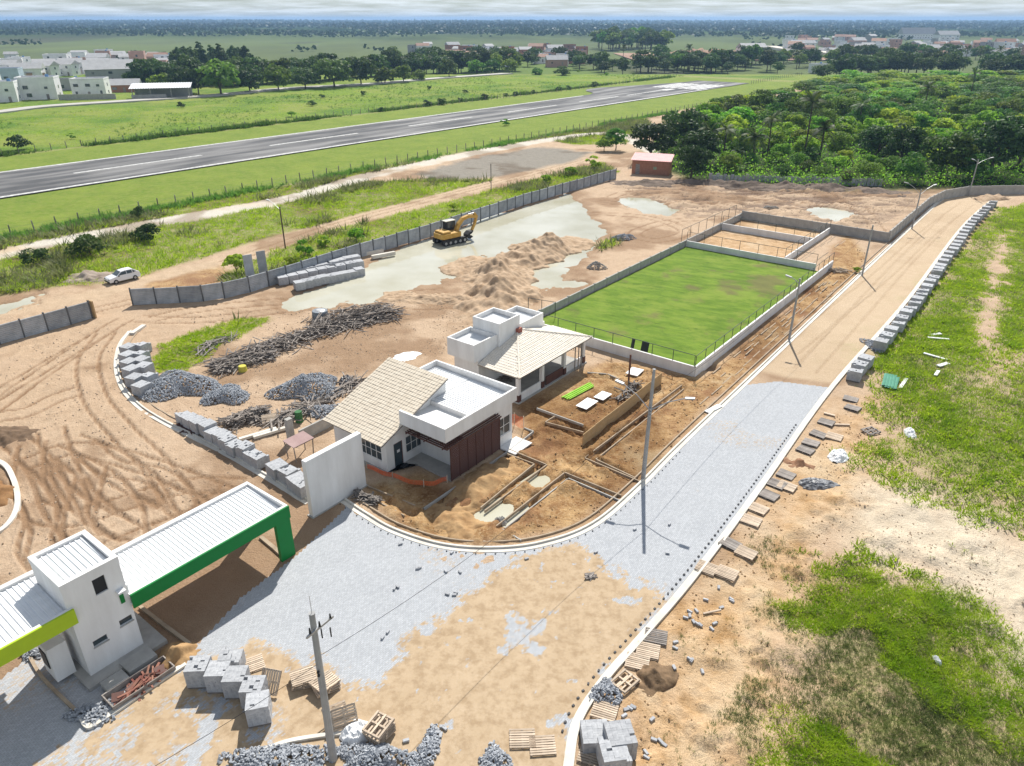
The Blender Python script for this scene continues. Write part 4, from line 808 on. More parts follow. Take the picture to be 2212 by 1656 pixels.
pts = [(119.9, 21.5), (130.8, 21.6), (148.9, 21.6), (157.5, 20.6), (164, 17.8), (172, 9.2)]
for k, (p, q) in enumerate(zip(pts[:-1], pts[1:])):
    low_wall(['grey panel boundary wall beside the sandy road by the far court', 'long grey panel boundary wall beside the sandy road under the lamp', 'grey panel wall where the sandy road starts to bend', 'grey panel wall on the road bend before the trees', 'grey panel wall crossing the far end of the sandy road'][k], p[0], p[1], q[0], q[1], 1.7, m=CONC, step=2.2, name='boundary_wall')
# goal style gate frame at the corner, boards leaning on the wall
for q, w_, lab in ((g(1366, 756), .35, 'narrow black door board leaning on the white pitch wall'), (g(1392, 762), .8, 'wide black door board leaning on the white pitch wall')):
    tag(MB().obox((0, 0, .55), (w_, .05, 1.15), (-.25, 0, 0)).obj('leaning_board', DARK, loc=(*q, 0), rot=(0, 0, UA-math.pi/2)), lab, 'board')
def fencerail(label, q0, q1, h, n):
    o = thing('rail_fence', label, 'fence', (*q0, 0), math.atan2(q1[1]-q0[1], q1[0]-q0[0])); L_ = math.hypot(q1[0]-q0[0], q1[1]-q0[1])
    pm = MB().tube([(0, 0, 0), (0, 0, h)], .035, 6).mesh('fence_post', STEEL)
    for i in range(n+1): link(pm, 'fence_post', o, (i*L_/n, 0, 0))
    MB().tube([(0, 0, h), (L_, 0, h)], .03, 6).obj('top_rail', STEEL, o)
fencerail('short dark pipe rail fence between sand heap and pavilion boxes', g(1141, 680), g(1199, 690), 2.0, 2)
fencerail('pipe rail fence on the mud side of the sand court', S(99, 45.2), S(119, 45.2), 2.4, 7)
# hoardings of grey cast panels
def hoarding(label, pts, h=2.0, step=2.5, skip=()):
    o = thing('hoarding', label, 'fence', (*pts[0], 0)); ox, oy = pts[0]; k = 0; prev = None
    slab = {}
    for (x0, y0), (x1, y1) in zip(pts[:-1], pts[1:]):
        L_ = math.hypot(x1-x0, y1-y0); n = max(1, round(L_/step)); s_ = L_/n; r_ = math.atan2(y1-y0, x1-x0)
        key = round(s_, 2)
        if key not in slab:
            mb = MB()
            for j in range(5):                                # ribbed plank courses, one connected face
                pass
            prof = []
            for j in range(10): zz_ = h*j/10; prof += [(0.0, zz_), (.045, zz_+h*.02), (.045, zz_+h*.08), (0.0, zz_+h*.098)]
            vs_ = [(.06, -p-.02, zz_) for p, zz_ in prof]+[(s_-.06, -p-.02, zz_) for p, zz_ in prof]+[(.06, .03, zz_) for p, zz_ in prof]+[(s_-.06, .03, zz_) for p, zz_ in prof]; m_ = len(prof)
            fs_ = [(i, m_+i, m_+i+1, i+1) for i in range(m_-1)]+[(2*m_+i, 2*m_+i+1, 3*m_+i+1, 3*m_+i) for i in range(m_-1)]+[(m_-1, 2*m_-1, 4*m_-1, 3*m_-1)]
            fs_ += [(i, i+1, 2*m_+i+1, 2*m_+i) for i in range(m_-1)]+[(m_+i, 3*m_+i, 3*m_+i+1, m_+i+1) for i in range(m_-1)]
            slab[key] = mb.add(vs_, fs_).mesh('panel', CONCD)
        for i in range(n):
            p = (x0+(x1-x0)*i/n-ox, y0+(y1-y0)*i/n-oy)
            if k not in skip: link(slab[key], 'panel', o, (*p, random.uniform(-.06, .03)), (0, 0, r_+random.uniform(-.015, .015)))
            link(HPOST, 'post', o, (*p, 0), (random.uniform(-.02, .02), random.uniform(-.02, .02), r_)); k += 1
    link(HPOST, 'post', o, (pts[-1][0]-ox, pts[-1][1]-oy, 0)); return o
HPOST = MB().box(-.07, .07, -.11, .07, -.2, 2.12).mesh('post', HPM)
hoarding('long grey ribbed panel hoarding behind the muddy pond and excavator', [g(288, 660), g(440, 652), g(485, 645), g(540, 632), g(620, 608), g(780, 556), g(930, 512), g(1130, 444), g(1330, 386)])
hoarding('short grey panel hoarding at the edge of the sandy yard', [g(-120, 775), g(0, 745), g(200, 688)])
tag(MB().box(-.08, .08, -.5, .5, 0, 2.0).obj('gate_leaf', PLY, loc=(*g(203, 686), 0), rot=(0, 0, 1.0)), 'yellowish gate board at the end of the short grey hoarding', 'gate')
for q, lab in ((g(544, 616), 'tall spare grey panel standing beside the bright green bush'), (g(572, 607), 'second tall spare grey panel standing behind the hoarding')):
    tag(MB().box(-.55, .55, -.05, .05, 0, 3.9).obj('spare_panel', CONCD, loc=(*q, 0), rot=(0, 0, .6)), lab, 'panel')
# back fence along the trees
bf = thing('plank_fence', 'low weathered plank fence in front of the forest edge', 'fence', (*g(1530, 392), 0)); q0, q1 = g(1530, 392), g(1905, 404); n = 46
for i in range(n):
    t = i/n; link(MB().box(0, (q1[0]-q0[0])/n*.92, 0, .06, 0, 1.4+random.uniform(-.2, .3)).mesh('plank', CONCD if i % 5 else GALV), 'plank', bf, ((q1[0]-q0[0])*t, (q1[1]-q0[1])*t, 0), (random.uniform(-.05, .05), 0, 0))
# wire fences along the runway strip
def wire_fence(label, n0, r0, r1, step, amp=0, h=1.7):
    o = thing('wire_fence', label, 'fence', (*R(r0, n0), 0), RA); pm = MB().tube([(0, 0, -.3), (0, 0, h)], .12, 5, .10).mesh('post', WOODG); k = int((r1-r0)/step); P_ = []
    for i in range(k+1):
        y = amp*math.sin(i*.07); P_.append((i*step, y)); link(pm, 'post', o, (i*step, y, 0), (random.uniform(-.07, .07), random.uniform(-.07, .07), 0))
    for zz_ in (.6, 1.2):
        MB().tube([(x, y, zz_) for x, y in P_], .012, 3).obj('wire', STEEL, o)
wire_fence('near wire fence with dark posts below the runway grass', 130, 25, 330, 3.4, .6)
wire_fence('far wire fence with dark posts beyond the runway', 212, 40, 420, 3.8, 2.5)
wire_fence('curved end wire fence with dark posts past the runway threshold', 158, 395, 480, 3.6, 3)
# ================================================================ foundations: little kerbs, trench walls
def zz2(lst, x0, y0): return [g(*D1(q, x0, y0)) for q in lst]
def strip(label, lst, x0=850, y0=930, w_=.085, h=.08, m=KERBD):
    P_ = zz2(lst, x0, y0); o = thing('footing', label, 'footing', (*P_[0], 0)); ox, oy = P_[0]
    for p, q in zip(P_[:-1], P_[1:]):
        d_ = Vector((q[0]-p[0], q[1]-p[1])); e = d_.normalized()*(w_*.48)
        MB().bar((p[0]-ox-e.x*0, p[1]-oy, h/2-.02), (q[0]-ox-e.x*2.1, q[1]-oy-e.y*2.1, h/2-.02), w_, h+.14).obj('footing_bar', m, o)
strip('thin footing frame stepping from the louvre screen to the round pit', [(1075, 535), (1250, 600), (900, 885)]); strip('outer footing of the walkway ending beside the round pit', [(1085, 505), (1330, 605), (925, 905)])
strip('long dark footing angle round the pale wet hollow', [(1060, 1015), (1468, 692), (1805, 838)], m=CONC); strip('outer footing angle beyond the pale wet hollow', [(1005, 1000), (1445, 655), (1815, 805)])
strip('footing line from lamp pole back towards the pitch wall', [(1935, 715), (1570, 560), (2200, 90)]); strip('inner footing line running beside the plywood fence', [(1900, 690), (1645, 570), (2212, 115)])
strip('dark edging along the foot of the brown louvre screen', [(540, 885), (1085, 515), (1245, 390), (1180, 365)], m=CONC)
strip('footing beside the white slab wall towards the trench', [(175, 740), (540, 890)]); strip('outer footing beside the white slab wall', [(110, 770), (420, 935)])
strip('footing line in front of the pavilion shade', [(1265, 240), (1570, 350)], m=CONC); strip('small square footing by the plywood fence end', [(1565, 395), (1320, 330), (1385, 290)])
strip('footing line by the white mixing board', [(1590, 10), (1720, 20), (1910, 105)], m=CONC); strip('short dark footing at the curved kerb', [(1045, 1020), (1170, 1095)], m=CONC)
def run(label, a0, a1, b): 
    o = frame('footing', label, 'footing', a0, b); n = int((a1-a0)/2.4); s_ = (a1-a0)/n; [MB().box(i*s_+random.uniform(0, .35), (i+1)*s_-random.uniform(0, .3), -.05, .05, -.2, random.uniform(.0, .10)).obj('footing_bar', KERBD, o, (0, random.uniform(-.06, .06), 0), (0, 0, random.uniform(-.02, .02))) for i in range(n) if random.random() > .12]
run('rusty footing nearest the long pitch wall', 58, 97, 23.1); run('middle rusty footing between pitch wall and road', 57, 98, 22.3); run('rusty footing nearest the sandy road', 54, 99, 21.5)
run('footing past the wood stack towards the far wall', 101, 118.5, 28.6); run('second footing past the wood stack', 101, 117, 27.0)
# plywood fence
q0, q1 = g(1258, 964), g(1428, 828); d_ = Vector((q1[0]-q0[0], q1[1]-q0[1])); pf = thing('plywood_fence', 'tan plywood sheet fence across the foundation plots', 'fence', (*q0, 0), math.atan2(d_.y, d_.x))
for i in range(7): MB().box(i*d_.length/7+.01, (i+1)*d_.length/7-.01, -.02, .02, -.1, 1.05+random.uniform(-.03, .03)).obj('sheet', PLY, pf); MB().box(i*d_.length/7+.2, i*d_.length/7+.28, .021, .09, -.1, .95).obj('stake', WOOD, pf)
# lime tubes, boards, nets
LIMEP = mat('lime_plastic', (.32, .62, .05), var=.15, rough=.4)
tb = thing('tube_bundle', 'bundle of bright lime plastic tubes lying by the pavilion', 'tubes', (*g(1250, 848), 0), math.atan2(*(np.subtract(g(1275, 834), g(1222, 862))[::-1])))
for i in range(7): MB().tube([(-1.9+random.uniform(-.2, .2), (i-3)*.12, .1+.05*(i % 2)), (1.9+random.uniform(-.2, .2), (i-3)*.12, .1+.05*(i % 2))], .055, 8).obj('tube', LIMEP, tb)
for q, dims, lab, rz in ((g(1268, 875), (1.9, 1.1, .06), 'white board lying flat beside the lime tubes', UA), (g(1302, 858), (1.5, 1.0, .06), 'second grey white board lying flat by the plywood fence', UA), (g(1371, 806), (1.6, 1.2, .08), 'white mixing board by the upright steel post', UA+.1)):
    tag(MB().obox((0, 0, .12), dims).obj('flat_board', PLAST, loc=(*q, 0), rot=(0, 0, rz)), lab, 'board')
tag(MB().tube([(0, 0, 0), (0, 0, 2.6)], .09, 8).obj('steel_post', mat('rust', (.14, .07, .05), var=.3), loc=(*g(1358, 822), 0)), 'single rusty upright post near the white mixing board', 'post')
def net(label, lst, h, x0=850, y0=930):
    P_ = zz2(lst, x0, y0); o = thing('safety_net', label, 'net', (*P_[0], 0)); mb = MB(); ox, oy = P_[0]; C = curve([(x-ox, y-oy) for x, y in P_], 8)
    for lev in range(9):
        zz_ = .12+h*lev/8
        mb.tube([(x, y, zz_+.06*math.sin(i*.9)) for i, (x, y) in enumerate(C)], .012, 3)
    for i, (x, y) in enumerate(C):
        zo = .06*math.sin(i*.9); mb.bar((x, y, .1+zo), (x, y, h+.14+zo), .015, .01)
    tag(mb.obj('mesh', ORANGE, o), kind='stuff')
    for x, y in C[::8]: MB().box(x-.03, x+.03, y-.03, y+.03, 0, h+.3).obj('stake', WOOD, o)
net('sagging red orange safety net across the porch of the tiled building', [(175, 630), (340, 690), (540, 742), (690, 712)], .35); net('bright orange safety net beside the louvre screen corner', [(1075, 345), (1120, 350), (1180, 372)], .95)
# ================================================================ block cubes and pallets
def cube_meshes(seed, full):
    r_ = np.random.default_rng(seed); loc_ = []; sc_ = []
    nz = 9; hh = .095
    for k_ in range(nz):
        for i in range(5):
            for j in range(10):
                if not (i in (0, 4) or j in (0, 9) or k_ >= nz-3): continue
                if seed == 4 and k_ >= nz-2 and i+j*.3 > 3.2: continue
                if k_ == nz-1 and r_.random() < (.01 if full else .07): continue
                x, y = -.42+i*.21, -.4725+j*.105
                if k_ % 2: x, y = y, x
                loc_.append((x+r_.normal(0, .003), y+r_.normal(0, .003), .16+k_*hh)); sc_.append((.207, .1035, .0935) if not k_ % 2 else (.1035, .207, .0935))
    n = len(loc_); I = eulers(np.zeros(n), np.zeros(n), r_.normal(0, .006, n))
    me = bulk('blocks', BOXV, BOXF, np.array(loc_), I, np.array(sc_), BLOCK)
    return me
CUBES = [cube_meshes(i, i < 2) for i in range(5)]
CORE = MB().box(-.46, .46, -.46, .46, .1, .78).mesh('core', BLOCK)
PALB = MB().box(-.5, .5, -.5, .5, .0, .105).mesh('pallet', WOODG)
def cube(x, y, rz, label, group=None, k=None):
    o = thing('block_cube', label, 'blocks', (x, y, float(ground_z(x, y)[0])), rz, group); k = random.choice((0, 0, 1, 2, 3, 4)) if k is None else k
    o.scale = (1.16, 1.16, 1.1)
    tag(link(CUBES[k], 'blocks', o), kind='stuff'); link(CORE, 'inner_blocks', o); link(PALB, 'pallet', o); return o
zc6 = [(1175, 1210), (1208, 1172), (1240, 1128), (1335, 1022), (1362, 978), (1395, 938), (1433, 900), (1462, 865), (1492, 830), (1518, 802), (1546, 770), (1562, 742), (1580, 714), (1600, 690), (1620, 660), (1640, 630), (1660, 605), (1688, 562), (1700, 548), (1720, 530), (1740, 500), (1748, 472), (1770, 447), (1795, 422), (1815, 400), (1838, 380), (1855, 356), (1870, 335), (1887, 312), (1905, 290), (1925, 270), (1940, 250), (1956, 230), (1975, 211), (1990, 194), (2005, 176), (2020, 157), (2040, 136), (2060, 119)]
RK = np.array(offset(ROAD_R, -.95))
for q in zc6:
    x, y = g(*D1(q, 1700, 460), .95); j = np.argmin((RK[:, 0]-x)**2+(RK[:, 1]-y)**2); e = RK[min(j+1, len(RK)-1)]-RK[max(j-1, 0)]; e = e/np.linalg.norm(e)
    p = RK[j]+e*np.dot(np.array([x, y])-RK[j], e)
    cube(p[0]+random.uniform(-.12, .12)-e[1]*-.15, p[1]+random.uniform(-.12, .12), math.atan2(e[1], e[0])+random.uniform(-.12, .12), 'grey block cube in the long line along the road kerb by the grass', 'block cubes lining the road kerb')
def zD4(q): return (224.7+q[0]*.27344, 639.4+q[1]*.27344)
for q in [(190, 400), (186, 462), (196, 518), (214, 575), (240, 640), (292, 702), (296, 380), (284, 448), (294, 500), (312, 548), (346, 618)]:
    cube(*g(*zD4(q), .95), UA+.25+random.uniform(-.1, .1), 'grey block cube of the double row inside the curved yard kerb', 'block cubes in the yard kerb bend')
for k in range(11):
    t = k/10; q = (632+t*(1215-632), 925+t*(1265-925)); cx_, cy_ = g(*zD4(q), .95); cube(cx_+random.uniform(-.12, .12), cy_+random.uniform(-.12, .12), UA+random.uniform(-.09, .09), 'grey block cube of the single row behind the straight yard kerb', 'block cubes behind the yard kerb').scale = (1.04, .98, random.uniform(.95, 1.2))
for q in [(1365, 1335), (1458, 1375), (1528, 1440), (1572, 1472)]: cube(*g(*zD4(q), .95), UA+random.uniform(-.15, .15), 'grey block cube standing beside the white slab wall', 'block cubes by the white slab')
for rw in range(3):
    for k in range(9):
        p0, p1 = [(g(648, 626), g(776, 592)), (g(612, 615), g(775, 579)), (g(640, 599), g(768, 569))][rw]; t = k/8
        cube(p0[0]+(p1[0]-p0[0])*t, p0[1]+(p1[1]-p0[1])*t, .55+random.uniform(-.06, .06), 'pale grey block cube in the cluster between pond and hoarding', 'block cubes by the pond')
def zB(q): return D1(q, 0, 1420)
for q, lab in (((1270, 625), 'round cornered block cube with dark stones on top by the gatehouse'), ((1400, 655), 'block cube with a dark rag on top between two plain cubes'), ((1512, 690), 'block cube with one block missing from its top'), ((1625, 755), 'block cube half hidden behind the leaning pallet'), ((1655, 860), 'block cube with a hollow square of blocks left on top'), ((1480, 560), 'block cube with a yellow glove on top')):
    cube(*g(*zB(q), 1.15), .14+random.uniform(-.12, .12), lab).scale = (1.0, .96, 1.3)
def zC(q): return D1(q, 850, 1420)
for q, lab, hz in (((1640, 1075), 'half used block cube behind the road kerb at the sandy bend', .5), ((1800, 1085), 'tall rounded block cube nearest the bare orange soil', .95), ((1762, 1205), 'block cube with loose blocks on top beside two pallets', .95)): cube(*g(*zC(q), hz), .12+random.uniform(-.1, .1), lab).scale = (1.2, 1.2, 1.35 if hz > .6 else .8)
# pallets with single slats
SLAT = MB().box(-.6, .6, -.045, .045, 0, .022).mesh('slat', WOOD); BEAR = MB().box(-.045, .045, -.5, .5, -.09, -.001).mesh('bearer', WOOD); BOTT = MB().box(-.6, .6, -.05, .05, -.115, -.092).mesh('bottom_board', WOOD)
SLATG, BEARG, BOTG = [m.copy() for m in (SLAT, BEAR, BOTT)]
for m in (SLATG, BEARG, BOTG): m.materials.clear(); m.materials.append(WOODG)
def pallet(x, y, rz, label, tilt=(0, 0), z_=None, n=8, grey=False, group=None, flip=False):
    o = thing('pallet', label, 'pallet', (x, y, (float(ground_z(x, y)[0]) if z_ is None else z_)+.125), rz, group); o.rotation_euler = (tilt[0]+(math.pi if flip else 0), tilt[1], rz)
    a, b, c = (SLATG, BEARG, BOTG) if grey else (SLAT, BEAR, BOTT)
    for i in range(n): link(a, 'slat', o, (random.uniform(-.01, .01), -.455+i*.91/(n-1), 0), (0, 0, random.uniform(-.02, .02)))
    for x_ in (-.55, 0, .55): link(b, 'bearer', o, (x_, 0, 0))
    for y_ in (-.44, 0, .44): link(c, 'bottom_board', o, (0, y_, 0))
    return o
def zR(q): return g(*D1(q, 1700, 930))
PL = 'wooden pallet lying flat on the soil along the road kerb'; PG = 'pallets along the road kerb'
for q, gr in [((1080, 175), 1), ((1092, 232), 1), ((922, 325), 1), ((872, 402), 1), ((972, 420), 0), ((822, 458), 1), ((787, 503), 1), ((662, 662), 1), ((602, 722), 1), ((667, 738), 0), ((552, 795), 1), ((482, 880), 0), ((437, 957), 0), ((302, 1105), 1), ((402, 1162), 0)]:
    x, y = zR(q); x, y = x+.79*.22, y-.613*.22; pallet(x, y, UA-math.pi/2+random.uniform(-.12, .12), PL, (random.uniform(-.05, .05), random.uniform(-.05, .05)), grey=bool(gr), group=PG, n=9 if not gr else 11)
pallet(*zR((1225, 388)), .4, 'dark upturned pallet alone on the sand beside the grass', grey=True, flip=True, n=5)
def z6(q): return g(*D1(q, 1700, 1420))
for q in ((170, 8), (300, 45)): pallet(*z6(q), UA-1.5, PL, group=PG)
for q, lab, kw in (((2030, 450), 'darker stacked pallet heap beside the kerb below the eroded soil', dict(grey=True)), ((1980, 540), 'pallet between the dark heap and the next pallet by the kerb', {}), ((1912, 612), 'pallet next to the small brown earth mound', {}), ((1700, 930), 'pallet just below the pile of loose grey blocks', {}), ((1620, 1212), 'pallet between the kerb and the block cubes at the sandy bend', {}), ((1172, 1108), 'side by side pallet farther from the kerb on the sand', {}), ((1302, 1152), 'side by side pallet closer to the kerb on the sand', {})):
    pallet(*g(*zC(q)), UA-math.pi/2+(.35 if q[0] > 1500 else .75)+random.uniform(-.06, .06), lab, **kw)
pallet(*g(*zC((1830, 745))), .75, 'upturned box pallet beside the brown earth mound', n=4, flip=True)
for k in range(4): pallet(*g(*zC((255, 1080))), .9+.06*k, 'pallet in the short stack by the loose block heap', z_=.12+k*.15, group='stacked pallets by the block heap', flip=k == 3, n=8 if k < 3 else 5)
pallet(*g(*zC((35, 1015))), .4, 'pallet propped upright behind the utility pole base', (1.0, 0), z_=.45); pallet(*g(*zB((2170, 985))), .7, 'tilted pallet leaning by the utility pole base', (.7, .2), z_=.3)
for k in range(3): pallet(*g(*zB((1955, 735))), .25+.1*k, 'pallet in the messy stack between block cubes and utility pole', z_=.05+k*.16, group='messy pallets between cubes and pole')
for k in range(3): pallet(*g(*zB((2095, 775))), .6+.15*k, 'pallet in the messy stack close behind the utility pole', (random.uniform(-.1, .1), .1), z_=.05+k*.16, group='messy pallets behind the pole')
pallet(*g(*zB((1622, 632))), .5, 'pale pallet lying behind the block cube with the yellow glove'); pallet(*g(*zB((1745, 790))), 1.35, 'pallet propped steeply against a block cube', (.0, -.85), z_=.5)
pallet(*g(*zD4((1312, 1010))), .4, 'upturned slatted pallet beside the tangle of scrap wire', (.5, 0), z_=.3)
# ================================================================ heaps of loose blocks, timber, sand
def heap(name, label, c, rx_, ry_, h, n, m=BLOCK, size=(.2, .1, .07), rz=0, seed=1, cat='blocks'):
    r_ = np.random.default_rng(seed); t = r_.uniform(0, 2*np.pi, n); q = np.sqrt(r_.random(n)); lob = 1+.22*np.sin(3*t+seed)+.12*np.sin(5*t+2*seed)
    x = q*np.cos(t)*rx_*lob; y = q*np.sin(t)*ry_*lob; zz_ = h*np.clip(1-q**1.6, 0, 1)*(.55+.9*fbm(x*.9+seed, y*.9, 3, seed))+.05
    X = x*math.cos(rz)-y*math.sin(rz)+c[0]; Y = x*math.sin(rz)+y*math.cos(rz)+c[1]; G_ = ground_z(X, Y)
    me = bulk(name, BOXV*np.array(size), BOXF, np.stack([X, Y, zz_+G_], 1), eulers(r_.normal(0, .8, n), r_.normal(0, .8, n), r_.uniform(0, 6.3, n)), r_.uniform(.85, 1.1, n), m)
    o = tag(link(me, name), label, cat, kind='stuff')
    return o
BLK2 = mat('loose_block', (.22, .24, .27), (.48, .50, .53), scale=6, rough=.9, world=True)
heap('block_heap', 'large heap of loose grey blocks beside the double row of cubes', g(388, 838), 3.6, 2.6, 1.3, 2300, BLK2, seed=2)
heap('block_heap', 'smaller heap of loose grey blocks next to the large one', g(490, 858), 2.0, 1.7, .8, 1100, BLK2, seed=3)
heap('block_heap', 'heap of loose grey blocks next to the cream tile roof', g(668, 845), 3.2, 2.4, 1.3, 1700, BLK2, seed=4)
heap('block_heap', 'thin spread of loose blocks under the tiled eave', g(700, 890), 2.6, 1.2, .35, 700, BLK2, seed=5)
heap('block_heap', 'wide heap of loose grey blocks around the utility pole foot', g(610, 1652), 2.4, 1.1, .3, 900, BLK2, seed=6); heap('block_heap', 'heap of loose blocks between the pole and the stacked pallets', g(800, 1645), 1.5, 1.0, .4, 560, BLK2, seed=7)
heap('block_heap', 'narrow heap of loose blocks in front of the stacked pallets', g(920, 1625), .5, 1.2, .25, 260, BLK2, seed=8, rz=-.4); heap('block_heap', 'small heap of loose blocks beside the two side by side pallets', g(1070, 1645), .7, .7, .3, 190, BLK2, seed=9)
heap('block_heap', 'heap of loose blocks between pallets outside the road kerb', g(*zC((1712, 812))), .75, .75, .35, 230, BLK2, seed=10); heap('block_heap', 'heap of loose dark blocks in the gatehouse planting bed', g(*zB((605, 945))), 1.2, .7, .2, 240, BLK2, seed=11)
heap('block_heap', 'scatter of blocks by the brown kerb of the gatehouse', g(*zB((215, 560))), .7, .4, .2, 70, BLK2, seed=12); heap('block_heap', 'heap of stones and grass beyond the pond', g(1347, 517), 1.6, 1.0, .8, 350, BLK2, seed=13)
heap('block_heap', 'spill of loose blocks between two kerb side block cubes', g(1888, 748), 1.0, 1.6, .3, 300, BLK2, seed=14); heap('block_heap', 'grey rubble lump between puddle and pitch wall', g(1288, 580), 1.3, .7, 1.0, 240, CONC, seed=15); heap('block_heap', 'grey rubble patch by the far puddle', g(1665, 452), 1.4, .6, .5, 160, CONC, seed=16, cat='rubble')
def timber(name, label, segs, n, L_=2.6, h=.9, w_=1.2, seed=1, m=WOODG):
    r_ = np.random.default_rng(seed); C = np.array(curve(segs, 10)); i = r_.integers(0, len(C)-1, n); d_ = C[i+1]-C[i]; an = np.arctan2(d_[:, 1], d_[:, 0])
    off = r_.normal(0, w_*.5, n); x = C[i, 0]-np.sin(an)*off; y = C[i, 1]+np.cos(an)*off
    hh = h*np.exp(-(off/w_)**2)*r_.random(n)*(.5+.8*fbm(x*.5, y*.5, 2, seed)); l = r_.uniform(.5, 1.3, n)*L_
    me = bulk(name, BOXV, BOXF, np.stack([x, y, hh+.05+ground_z(x, y)], 1), eulers(r_.normal(0, .4, n), r_.normal(0, .16, n), an+r_.normal(0, .75, n)), np.stack([l, r_.uniform(.05, .14, n), r_.uniform(.03, .07, n)], 1), m)
    return tag(link(me, name), label, 'timber', kind='stuff')
WD3 = mat('mixed_scrap_wood', (.075, .06, .052), (.44, .39, .345), scale=2.2, rough=.9, world=True, detail=8)
timber('timber_pile', 'long dark pile of scrap boards and poles beside the weedy patch', [g(470, 795), g(560, 765), g(660, 730), g(760, 700), g(860, 680)], 560, 2.6, .8, 1.6, 1, WD3)
timber('timber_pile', 'broad end of the scrap timber pile near the round tank', [g(690, 712), g(760, 690), g(840, 675)], 330, 1.8, 1.3, 2.2, 2, WD3)
timber('timber_pile', 'low tongue of splintered boards at the yellow can', [g(470, 800), g(530, 785), g(600, 768)], 260, 1.6, .6, 1.0, 3, WD3)
timber('timber_pile', 'thin poles lying from the block heap to the tiled eave', [g(590, 918), g(680, 880), g(780, 825)], 130, 3.2, .5, .6, 4, WD3); timber('timber_pile', 'dark tangle of scrap wire and laths by the row of cubes', [g(490, 925), g(540, 905), g(580, 900)], 330, 1.0, 1.0, 1.0, 5, WD3)
timber('timber_pile', 'few grey boards lying in the weedy patch', [g(430, 770), g(460, 745), g(500, 728)], 60, 1.7, .3, .9, 6, WOODG); timber('timber_pile', 'reddish debris line on the white kerb edge', [g(385, 912), g(425, 938)], 30, 1.2, .2, .25, 7, BROWN)
timber('timber_pile', 'stacked brown planks beyond the end of the pitch wall', [g(1790, 585), g(1830, 590)], 40, 1.8, .5, .4, 8, WOOD); timber('timber_pile', 'scattered laths between lime tubes and plywood fence', [g(1335, 862), g(1375, 835)], 50, 1.2, .3, .5, 9, WOODG)
timber('timber_pile', 'dark broken planks behind the white pitch wall corner', [g(1000, 800), g(1060, 815), g(1110, 822)], 120, 1.8, .4, .5, 10, WOODG); timber('timber_pile', 'rusty formwork boards beside the gatehouse plinth', [g(*zB((820, 840))), g(*zB((1010, 700)))], 60, 1.3, .3, .25, 11, mat('red_boards', (.20, .06, .05), (.30, .16, .11), scale=2, world=True))
timber('timber_pile', 'dark scrap laths at the trench behind the white slab foot', [g(*D1((110, 800), 850, 930)), g(*D1((250, 850), 850, 930))], 120, .7, .3, .4, 12, WOODG)
for q, r2, lab in ((zD4((1220, 1110)), .25, 'pale concrete beam lying on its pair by the scrap tangle'), (zD4((1330, 1095)), .25, 'second pale concrete beam lying by the scrap tangle')):
    tag(MB().box(-1.5, 1.5, -.15, .15, 0, .22).obj('concrete_beam', KERB, loc=(*g(*q), .1), rot=(0, 0, .62)), lab, 'beam')
for i, (q, lab) in enumerate(((D1((190, 455), 850, 460), 'white pipe bundle lying at the pond edge by the hoarding'), (D1((280, 470), 850, 460), 'long pale beam lying at the pond edge'), (D1((205, 430), 850, 460), 'short pale beam resting near the hoarding posts'))):
    tag(MB().obox((0, 0, .25), (4.2-i*.6, .55-.1*i, .5)).obj('pale_beam', KERB, loc=(*g(*q), 0), rot=(0, 0, .62)), lab, 'beam')
# sand heaps: one height field each
def sandheap(label, ridge, w_, h, seed, m, name='sand_heap', n=170):
    P_ = np.array(curve(ridge, 6)); x0, y0 = P_.min(0)-w_*1.5; x1, y1 = P_.max(0)+w_*1.5
    X, Y = np.meshgrid(np.linspace(x0, x1, n), np.linspace(y0, y1, n)); X, Y = X.ravel(), Y.ravel(); d_, s_ = pdist(X, Y, [tuple(q) for q in P_])
    wig = (fbm(X*.35, Y*.35, 4, seed)-.5); q = np.clip(1-(d_+wig*w_*1.1)/w_, 0, 1.2); L_ = s_.max(); end = smooth(-.02, .22, s_/L_)*smooth(1.02, .8, s_/L_)
    Z_ = h*q**1.15*(.45+.9*fbm(s_*.4, s_*0+seed, 2, seed+3))*(.35+.65*end)+.55*(fbm(X*1.3, Y*1.3, 6, seed+5)-.5)*np.minimum(q*4, 1)+.5*(np.abs(fbm(X*.5, Y*.5, 3, seed+9)-.5))*np.minimum(q*2, 1)-.35*(q <= 0.001)-.1
    i = (np.arange(n-1)[:, None]*n+np.arange(n-1)[None]).ravel(); me = npmesh(name, np.stack([X, Y, Z_], 1), np.stack([i, i+1, i+n+1, i+n], 1), m, True)
    return tag(link(me, name), label, 'heap')
SANDH = mat('heap_sand', (.32, .215, .13), (.52, .385, .26), scale=.7, rough=.95, bump=.6, bscale=5, world=True, detail=8)
sandheap('steep sand heap ridge between pond and pavilion', [g(1085, 690), g(1070, 640), g(1085, 600), g(1035, 578)], 5.0, 1.9, 5, SANDH)
sandheap('long low sand heap running into the muddy pond', [g(1050, 592), g(1110, 566), g(1170, 545), g(1225, 530)], 4.4, 1.9, 6, SANDH)
sandheap('low tracked sand ridge trailing off the steep sand heap', [g(1030, 650), g(930, 648), g(860, 640)], 2.6, .7, 16, SANDH)
ORS = mat('orange_earth', (.28, .16, .07), (.46, .30, .15), scale=1.2, rough=.95, bump=.5, bscale=6, world=True)
sandheap('brown earth mound behind the kerb side pallets', [g(*zC((1950, 740))), g(*zC((2030, 680)))], .9, .75, 8, mat('brown_earth', (.12, .08, .045), (.26, .17, .10), scale=2, rough=.95, bump=.6, bscale=8, world=True), 'earth_mound', 50)
